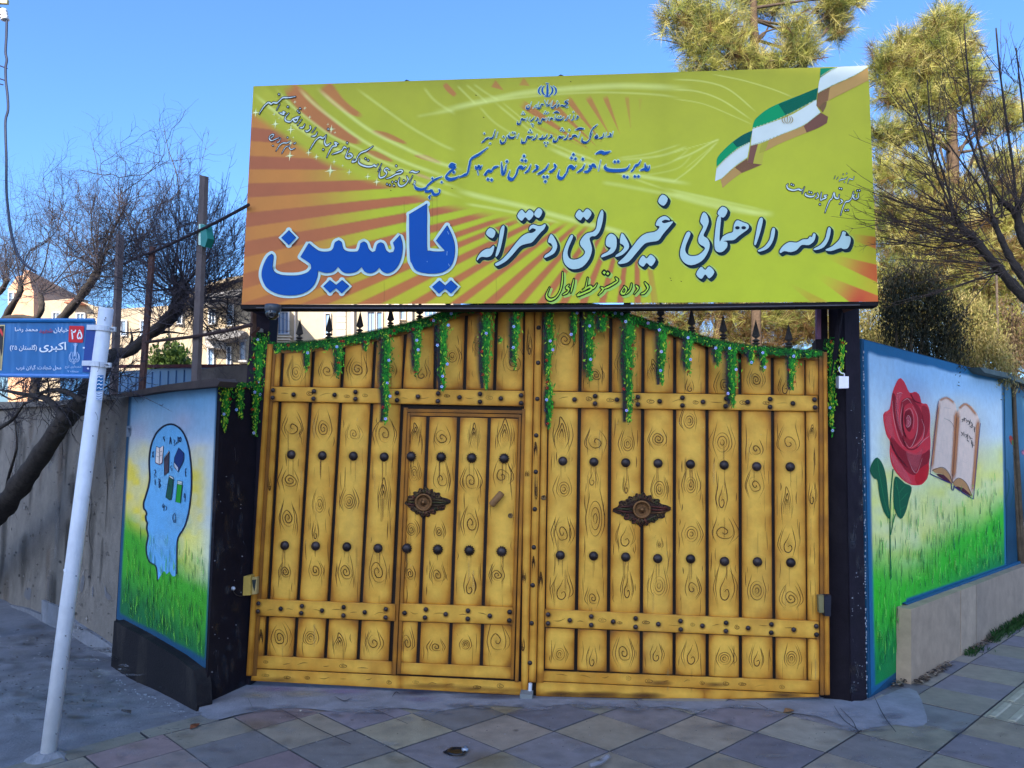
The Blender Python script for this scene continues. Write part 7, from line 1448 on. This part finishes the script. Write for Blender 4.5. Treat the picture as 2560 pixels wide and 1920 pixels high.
# ---- cypress-like shrubs over the right wall
def shrub(label, dist, blobs, seed, pal, name='conifer_shrub', n_=1300, lf=.034, wd=.008, trunk=True, grp='conifers behind the right wall'):
    rng = np.random.default_rng(seed); b = atd(blobs[0][0], blobs[0][1], dist); t = thing(name, label, 'shrub', (b[0], b[1], 0), grp)
    mb = MB(); r = random.Random(seed)
    for (x, y, rx, ry) in blobs: c = atd(x, y, dist); limb(mb, [np.array((b[0], b[1], -.1)), (c+np.array((b[0], b[1], .4)))/2+[r.gauss(0, .05), 0, 0], c+[0, 0, ry*dist/FPX*.6]], [.03, .02, .006], (.10, .075, .05, 1), seed)
    mb.build('stem', M['bark'], t); mb = MB()
    for (x, y, rx, ry) in blobs:
        c = atd(x, y, dist); k = dist/FPX; n = int(n_*rx*ry/1600)
        m = max(6, n//40); cen = rng.normal(size=(m, 3)); cen /= np.linalg.norm(cen, axis=1)[:, None]; cen = c+cen*(rng.random(m)**.45)[:, None]*np.array((rx*k, rx*k*1.0, ry*k))
        for q in cen:
            p = q+rng.normal(size=(40, 3))*np.array((.045, .045, .075)); d = rng.normal(size=(40, 3))*.5+[0, 0, 1.]; d /= np.linalg.norm(d, axis=1)[:, None]; s = np.cross(d, rng.normal(size=(40, 3))); s /= np.linalg.norm(s, axis=1)[:, None]
            L_ = lf*rng.uniform(.6, 1.6, 40)[:, None]; V = np.stack([p-s*wd/2, p+d*L_*.5+s*wd*.6, p+d*L_, p+d*L_*.5-s*wd*.6], 1).reshape(-1, 3)
            col = np.array(pal[rng.integers(len(pal))])*rng.uniform(.6, 1.35); i = np.arange(40)*4; mb.add(V, list(map(tuple, np.stack([i, i+1, i+2, i+3], 1))), (*col, 1))
    mb.build('foliage', M['leaf'], t); return t
DKG = ((.032, .038, .022), (.046, .050, .026), (.075, .066, .030), (.05, .045, .022)); YLG = ((.34, .28, .09), (.26, .24, .07), (.40, .31, .12)); BRG = ((.10, .17, .03), (.14, .20, .04))
shrub('dark upright conifer standing just over the right wall beside the black post', 6.6, [(2235, 740, 26, 70), (2285, 730, 30, 90), (2330, 760, 30, 100), (2250, 820, 40, 70), (2310, 850, 44, 60), (2375, 830, 32, 90), (2345, 900, 50, 50)], 31, DKG)
shrub('yellow-green sunlit conifer in the gap between the right post and the dark conifer', 7.6, [(2170, 810, 30, 60), (2205, 840, 40, 50), (2130, 830, 30, 50), (2245, 850, 40, 50)], 32, YLG)
shrub('golden sunlit conifer over the wall between the dark conifer and the thin fence pole', 7.3, [(2440, 830, 44, 80), (2410, 900, 44, 60), (2470, 890, 44, 60), (2500, 930, 40, 40), (2420, 780, 30, 50)], 33, YLG)
shrub('green bush in sunlight behind the fence posts left of the gate', 12.5, [(430, 900, 46, 40), (400, 930, 40, 30), (470, 930, 30, 26)], 34, BRG, 'bush', 1100, .06, .035, grp='bushes in the yard')
shrub('dry brown shrub at the right edge over the wall', 7.6, [(2545, 880, 44, 70), (2530, 800, 36, 60), (2570, 940, 40, 40)], 35, ((.14, .085, .045), (.18, .12, .06), (.09, .06, .03)), 'shrub', 420, .04, .01, grp='dry shrubs')
# thin fence pole and pale dead branches at the right
FR = Pl(R2-RW.n*.3, RW.n)
mb = MB(); mb.tube([FR.at(2490, 650), FR.at(2494, 800), FR.at(2496, 960)], .013, (.10, .075, .055, 1), 8); mb.tube([FR.at(2496, 905), FR.at(2540, 925), FR.at(2600, 950)], .012, (.14, .09, .06, 1), 8)
o = mb.build('fence_pole', M['bark'], loc=tuple(FR.at(2496, 960))); tag(o, 'thin rusty fence pole with a slanting rail on the right wall', 'pole')
mb = MB(); r = random.Random(3)
for s in ('2560,810 2530,850 2510,880 2505,905', '2480,800 2500,850 2505,900', '2570,900 2540,910 2510,925', '2530,760 2520,830 2510,890', '2470,790 2476,840 2490,900'): mb.tube([FR.at(x, y, -.5) for x, y in smooth(dts(s), 4)], [.004, .010, .012], (.36, .28, .20, 1), 5, False)
shoots(mb, FR.at(2500, 860, -.5), 12, .35, 5, (0, 0, .6), 1., .1, .004, (.36, .28, .2, 1), 5); o = mb.build('dead_branches', M['twig'], loc=tuple(FR.at(2505, 910, -.5))); tag(o, 'pale dead branches standing behind the thin fence pole', 'branches')

# ================================================================== ground
g = MB(); xs = np.unique(np.r_[-400, -150, -60, -30, -20, -14, np.arange(-10, 10.1, .25), 14, 20, 40, 100, 400]); ys = np.unique(np.r_[-200, -60, -30, -20, -12, -8, np.arange(-6, 6.1, .25), 9, 14, 25, 60, 200, 500])
X, Y = np.meshgrid(xs, ys); Z = gz(X)-.014; nx = len(xs)
Z += np.where(X < -2.0, .012*np.sin(X*3.1+Y*2.3)+.01*np.sin(Y*5.3-X), 0)*np.clip((-2-X), 0, 1)
g.add(np.stack([X, Y, Z], -1), [(j*nx+i, j*nx+i+1, (j+1)*nx+i+1, (j+1)*nx+i) for j in range(len(ys)-1) for i in range(nx-1)], (.20, .195, .205, 1))
tag(g.build('ground', M['concrete']), kind='structure')
E1, E2, OG = np.array((cos(radians(49.2)), sin(radians(49.2)))), np.array((sin(radians(49.2)), -cos(radians(49.2)))), np.array((.969, -.305))
def clip(poly, a, nrm):
    out = []
    for i in range(len(poly)):
        p, q = poly[i-1], poly[i]; dp, dq = (p-a)@nrm, (q-a)@nrm
        if dp >= 0: 
            out.append(p)
        if (dp >= 0) != (dq >= 0): out.append(p+(q-p)*(dp/(dp-dq)))
    return out
EA, EB = GND.at(150, 1870)[:2], GND.at(520, 1783)[:2]; ed = (EB-EA)/np.linalg.norm(EB-EA); en = np.array((ed[1], -ed[0]))
tg = MB(); rg = random.Random(12); mo = MB()
def lay(poly, c, z0=0., gap=.0045, mb=tg):
    if len(poly) < 3: return
    m_ = np.mean(poly, 0); P = []
    ar = sum(poly[i-1][0]*poly[i][1]-poly[i][0]*poly[i-1][1] for i in range(len(poly)))
    if ar < 0: poly = poly[::-1]
    if abs(ar) < .004: return
    top = [m_+(p-m_)*(1-2*gap/.4-.012) for p in poly]; mid = [m_+(p-m_)*(1-2*gap/.4) for p in poly]; n = len(poly)
    z = lambda p, h: (p[0], p[1], float(gz(p[0]))+h)
    tl_ = (rg.gauss(0, .002), rg.gauss(0, .002))
    c = np.array([c]*n+[(.075, .07, .07, 1)]*(2*n))
    mb.add([z(p, z0+tl_[0]*(p-m_)[0]+tl_[1]*(p-m_)[1]) for p in top]+[z(p, z0-.004) for p in mid]+[z(p, z0-.05) for p in mid],
           [tuple(range(n))]+[(n+i, n+(i+1) % n, (i+1) % n, i) for i in range(n)]+[(2*n+i, 2*n+(i+1) % n, n+(i+1) % n, n+i) for i in range(n)], c)
YEL, PUR, PNK = (.285, .245, .178), (.200, .181, .180), (.245, .185, .172)
for i in range(-12, 14):
    for j in range(-12, 14):
        o = OG+E1*.4*i+E2*.4*j; q = [o, o+E1*.4, o+E1*.4+E2*.4, o+E2*.4]; m_ = np.mean(q, 0)
        if m_[1] < -6.5 or m_[0] > 7: continue
        q = clip(q, EA+en*.17, en)
        if len(q) > 2: q = clip(q, np.array((-1.9, -.30)), np.array((.105, -1.))) if m_[0] < 2.02 else clip(q, R2[:2]+RW.n[:2]*.04, RW.n[:2])
        if len(q) < 3: continue
        if i >= 3 and j == 3 and m_[0] > 2: 
            lay(q, (.30, .27, .19, 1))
            for k in range(4):
                a = o+E2*(.05+.1*k)+E1*.03; b = a+E1*.34; V = []
                for p in (a, b):
                    for s_, h in ((-.022, -.001), (-.014, .006), (.014, .006), (.022, -.001)): pp_ = p+E2*s_; V.append((pp_[0], pp_[1], float(gz(pp_[0]))+h))
                tg.add(V, [(0, 1, 5, 4), (1, 2, 6, 5), (2, 3, 7, 6), (0, 3, 2, 1), (4, 5, 6, 7)], (.38, .345, .25, 1))
            continue
        c = YEL if (i+j) % 2 else PUR
        if m_[0] < -1.0 and rg.random() < .6: c = PNK
        c = np.array(c)*rg.uniform(.86, 1.14)+np.array((rg.uniform(-.012, .012), rg.uniform(-.006, .006), rg.uniform(-.012, .012)))
        lay(q, (*c, 1), rg.uniform(-.002, .002))
for k in range(-8, 12):      # kerb row along the edge to the concrete
    a = EA+ed*.4*k; b = a+ed*.395
    if (b@ed) > (EB+ed*.35)@ed: break
    lay([a+en*.0, b+en*.0, b+en*.165, a+en*.165], (*(np.array((.22, .20, .155))*rg.uniform(.9, 1.1)), 1), .001)
for k in range(120):     # worn, dusty and damp spots on the slabs
    x, y = rg.uniform(150, 2550), rg.uniform(1785, 1915); mo.glow(GND, (x, y), rg.uniform(15, 70), rg.choice(((.08, .08, .085, .2), (.34, .33, .32, .25), (.26, .20, .14, .25), (.12, .11, .12, .22))), .0035, 12, rg.uniform(5, 16))
for k in range(260):
    x, y = rg.uniform(150, 2550), rg.uniform(1780, 1915); mo.disc(GND, (x, y), rg.uniform(.7, 2.2), rg.choice(((.05, .05, .05, .8), (.4, .4, .42, .8), (.2, .15, .1, .8))), .004, 6, .8)
tag(tg.build('pavement', M['tile']), kind='structure')
# mortar left in some joints, cement smears and cracks
for s, w_ in (('785,1817 705,1774', 5), ('1019,1809 1100,1775', 6), ('785,1812 860,1790', 5), ('1525,1886 1500,1905 1470,1915', 12), ('1636,1831 1527,1884', 6), ('1735,1787 1640,1830', 4), ('1738,1787 1690,1772', 5), ('1507,1789 1440,1762', 6), ('1540,1786 1600,1758', 5), ('1950,1803 1850,1860', 4), ('2080,1880 2130,1830', 4), ('2395,1880 2350,1905', 5), ('420,1860 520,1820', 4), ('700,1772 640,1795', 4)):
    mo.soft(GND, dts(s), w_*1.6, (.33, .33, .36, .8), .002, 4, .3)
for s in ('698,1770 785,1817 877,1860', '1019,1809 934,1772', '2185,1740 2210,1790 2240,1830', '1890,1756 1920,1772', '1585,1752 1600,1768', '2085,1765 2110,1800 2145,1825'): mo.ribbon(GND, dts(s), [1, 2.4, 1.6], (.03, .03, .035, .9), .003, 4)
for x, y, r_ in ((1210, 1895, 90), (1260, 1775, 60), (640, 1810, 60), (1000, 1900, 40)): mo.glow(GND, (x, y), r_, (.20, .135, .06, .45), .002, 20, r_*.28)
for x, y, r_ in ((1060, 1800, 10), (1290, 1826, 10), (880, 1800, 6), (1500, 1900, 12)): mo.glow(GND, (x, y), r_, (.02, .02, .02, .6), .0022, 12, r_*.4)
tag(mo.build('joint_mortar', M['mural']), kind='structure')
# rough cement apron along the gate and round the right post
ap = MB(); OUT = dts('505,1790 500,1760 560,1725 606,1712 700,1716 860,1722 1000,1728 1170,1738 1340,1746 1550,1750 1760,1753 1950,1750 2060,1746 2140,1752 2190,1748 2250,1722 2292,1728 2312,1776 2318,1806 2290,1818 2240,1812 2190,1818 2140,1826 2090,1808 2040,1790 1960,1780 1900,1772 1820,1768 1740,1776 1660,1766 1580,1770 1500,1764 1420,1760 1330,1770 1240,1764 1170,1766 1090,1778 1010,1770 930,1774 850,1780 780,1772 700,1770 640,1778 580,1790 540,1800')
ap.poly(GND, OUT, (.255, .255, .27, 1), .0045, 2)
tag(ap.build('cement_apron', M['concrete']), kind='structure')
sm_ = MB()
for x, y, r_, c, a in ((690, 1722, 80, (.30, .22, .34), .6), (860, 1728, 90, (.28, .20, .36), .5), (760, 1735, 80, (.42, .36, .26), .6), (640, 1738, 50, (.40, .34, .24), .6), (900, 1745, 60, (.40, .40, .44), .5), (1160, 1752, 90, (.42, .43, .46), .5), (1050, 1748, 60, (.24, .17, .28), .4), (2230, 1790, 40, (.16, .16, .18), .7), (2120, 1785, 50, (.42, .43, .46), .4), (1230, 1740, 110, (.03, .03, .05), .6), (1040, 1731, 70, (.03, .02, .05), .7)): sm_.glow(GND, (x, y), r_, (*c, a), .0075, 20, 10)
for k in range(70):
    a = rg.random(); i_ = int(a*(len(OUT)-22))+20; x, y = OUT[min(i_, len(OUT)-1)]; sm_.glow(GND, (x+rg.uniform(-40, 40), y+rg.uniform(-8, 7)), rg.uniform(12, 46), (*(np.array((.27, .27, .29))*rg.uniform(.55, 1.25)), rg.uniform(.25, .8)), .0075, 12, rg.uniform(3, 9))
for s in ('980,1742 990,1730 1000,1735', '836,1740 860,1752 880,1744', '620,1745 632,1770', '2100,1770 2130,1800 2145,1826 2170,1830'): sm_.ribbon(GND, dts(s), [.8, 2.4, .8], (.035, .035, .04, .9), .008, 4)
tag(sm_.build('cement_stains', M['mural']), kind='structure')
rough = MB(); r = random.Random(6)
for _ in range(130): x, y = r.uniform(-30, 330), r.uniform(1560, 1800); rough.glow(GND, (x, y), r.uniform(8, 50), (*r.choice(((.08, .065, .05), (.05, .045, .04), (.14, .12, .10), (.30, .29, .29))), r.uniform(.2, .6)), .0005, 10, r.uniform(3, 14))
for _ in range(160): x, y = r.uniform(-30, 300), r.uniform(1570, 1790); rough.disc(GND, (x, y), r.uniform(1, 5), (*r.choice(((.06, .035, .02), (.03, .025, .02), (.35, .34, .33))), .9), .0016, 5, r.uniform(.8, 2), r.uniform(-.4, .4))
for _ in range(90): x, y = r.uniform(60, 520), r.uniform(1700, 1860); rough.ribbon(GND, [(x, y), (x+r.uniform(4, 18), y+r.uniform(-5, 3))], [.6, 1.6], (.06, .06, .065, r.uniform(.3, .8)), .001, 1)
for _ in range(60):
    a = r.random(); x, y = 270+a*190+r.uniform(-12, 30), 1690+a*90+r.uniform(0, 22); rough.disc(GND, (x, y), r.uniform(1, 3.5), (.5, .5, .52, r.uniform(.4, .9)), .002, 6, 1.2)
tag(rough.build('ground_marks', M['mural']), kind='structure')
# drain, leaves, litter, grass
t = thing('drain_cover', 'small broken square drain opening in the pavement in front of the gate', 'drain', tuple(GND.at(1140, 1878)))
mb = MB(); mb.poly(GND, [(1106, 1880), (1130, 1867), (1172, 1872), (1160, 1888), (1124, 1888)], (.012, .013, .016, 1), .006); mb.build('hole', M['concrete'], t)
mb = MB(); o = GND.at(1142, 1878, .008); mb.lathe(o, (0, 0, 1), [(.05, -.004), (.05, .004), (.04, .006), (.036, .0), (.02, .001), (0, .003)], (.03, .032, .04, 1), 18); mb.lathe(GND.at(1163, 1874, .01), (0, 0, 1), [(.02, -.004), (.02, .012), (.014, .014), (.012, .004), (0, .004)], (.3, .32, .36, 1), 12); mb.build('pipe_end', M['steel'], t, sm=True)
def leafpiece(p, s, a, c, r):
    u_ = np.array((cos(a), sin(a), 0)); v_ = np.array((-sin(a), cos(a), 0)); z = np.array((0, 0, 1.)); k = r.uniform(.2, .5)
    return [p-u_*s, p-u_*.3*s+v_*s*.5+z*s*k, p+u_*.5*s+v_*s*.35+z*s*k*.8, p+u_*s+z*s*.15, p+u_*.5*s-v_*s*.35+z*s*k*.5, p-u_*.3*s-v_*s*.5+z*s*k*.6]
r = random.Random(9)
for x, y, s, c, lab in ((487, 1815, .042, (.16, .05, .02), 'curled red-brown leaf lying on the pavement near the leaning pole'), (1972, 1778, .04, (.24, .12, .05), 'brown dry leaf lying in front of the right gate leaf'), (1178, 1764, .016, (.3, .22, .14), 'tiny pale leaf scrap in front of the walk-through door'), (316, 1768, .05, (.05, .025, .015), 'dark dead leaf on the grey concrete beside the black plinth'), (752, 1775, .014, (.5, .45, .36), 'tiny white paper scrap on the cement below the left leaf')):
    mb = MB(); p = GND.at(x, y, .012); p[2] = float(gz(p[0]))+.008; a = r.uniform(0, 3); V = leafpiece(p, s, a, c, r); mb.add(V, [(0, 1, 5), (1, 2, 4, 5), (2, 3, 4)], (*c, 1)); mb.add([v-np.array((0, 0, .0015)) for v in V], [(5, 1, 0), (5, 4, 2, 1), (4, 3, 2)], (*c, 1))
    o = mb.build('fallen_leaf', M['twig'], loc=tuple(p)); tag(o, lab, 'leaf', 'single leaves on the ground')
mb = MB()
for _ in range(420):
    a = r.random(); k = r.choice((0, 0, 1)); x, y = ((2228+a*140, 1712-a*84) if k == 0 else (2420+a*60, 1600-a*30)); p = RW.at(x, y-r.uniform(0, 8), .11 if x > 2280 else .03); p[2] = float(gz(p[0]))+r.uniform(.003, .028); p = p+RW.n*r.uniform(0, .05)
    V = leafpiece(p, r.uniform(.008, .022), r.uniform(0, 6), None, r); c = r.choice(((.16, .10, .06), (.26, .20, .14), (.09, .06, .04), (.05, .04, .035))); mb.add(V, [(0, 1, 5), (1, 2, 4, 5), (2, 3, 4)], (*c, 1))
tag(mb.build('leaf_litter', M['twig']), 'dry leaf litter swept along the foot of the right wall', 'leaves', kind='stuff')
mb = MB()
for _ in range(900):
    if r.random() < .8: a = r.random()**.7; x, y = 2462+a*98, 1574-a*58
    else: x, y = r.uniform(2408, 2440), r.uniform(1606, 1622)
    p = RW.at(x, y, .115); p[2] = float(gz(p[0])); p = p+RW.n*abs(r.gauss(0, .035)); h = r.uniform(.03, .10)*(1 if x > 2460 else .5); d = np.array((r.gauss(0, .35), r.gauss(0, .35), 1.)); s = np.array((r.gauss(0, 1), r.gauss(0, 1), 0)); s = s/np.linalg.norm(s)*.003
    c = r.choice(((.02, .07, .015), (.03, .10, .02), (.05, .12, .03), (.015, .045, .012))); mb.add([p-s, p+s, p+d*h*.6+s*.6, p+d*h+np.array((d[0], d[1], -.3))*h*.3], [(0, 1, 2), (0, 2, 3)], (*c, 1))
tag(mb.build('grass', M['leaf']), 'tufts of green grass growing at the foot of the stone plinth', 'grass', kind='stuff')
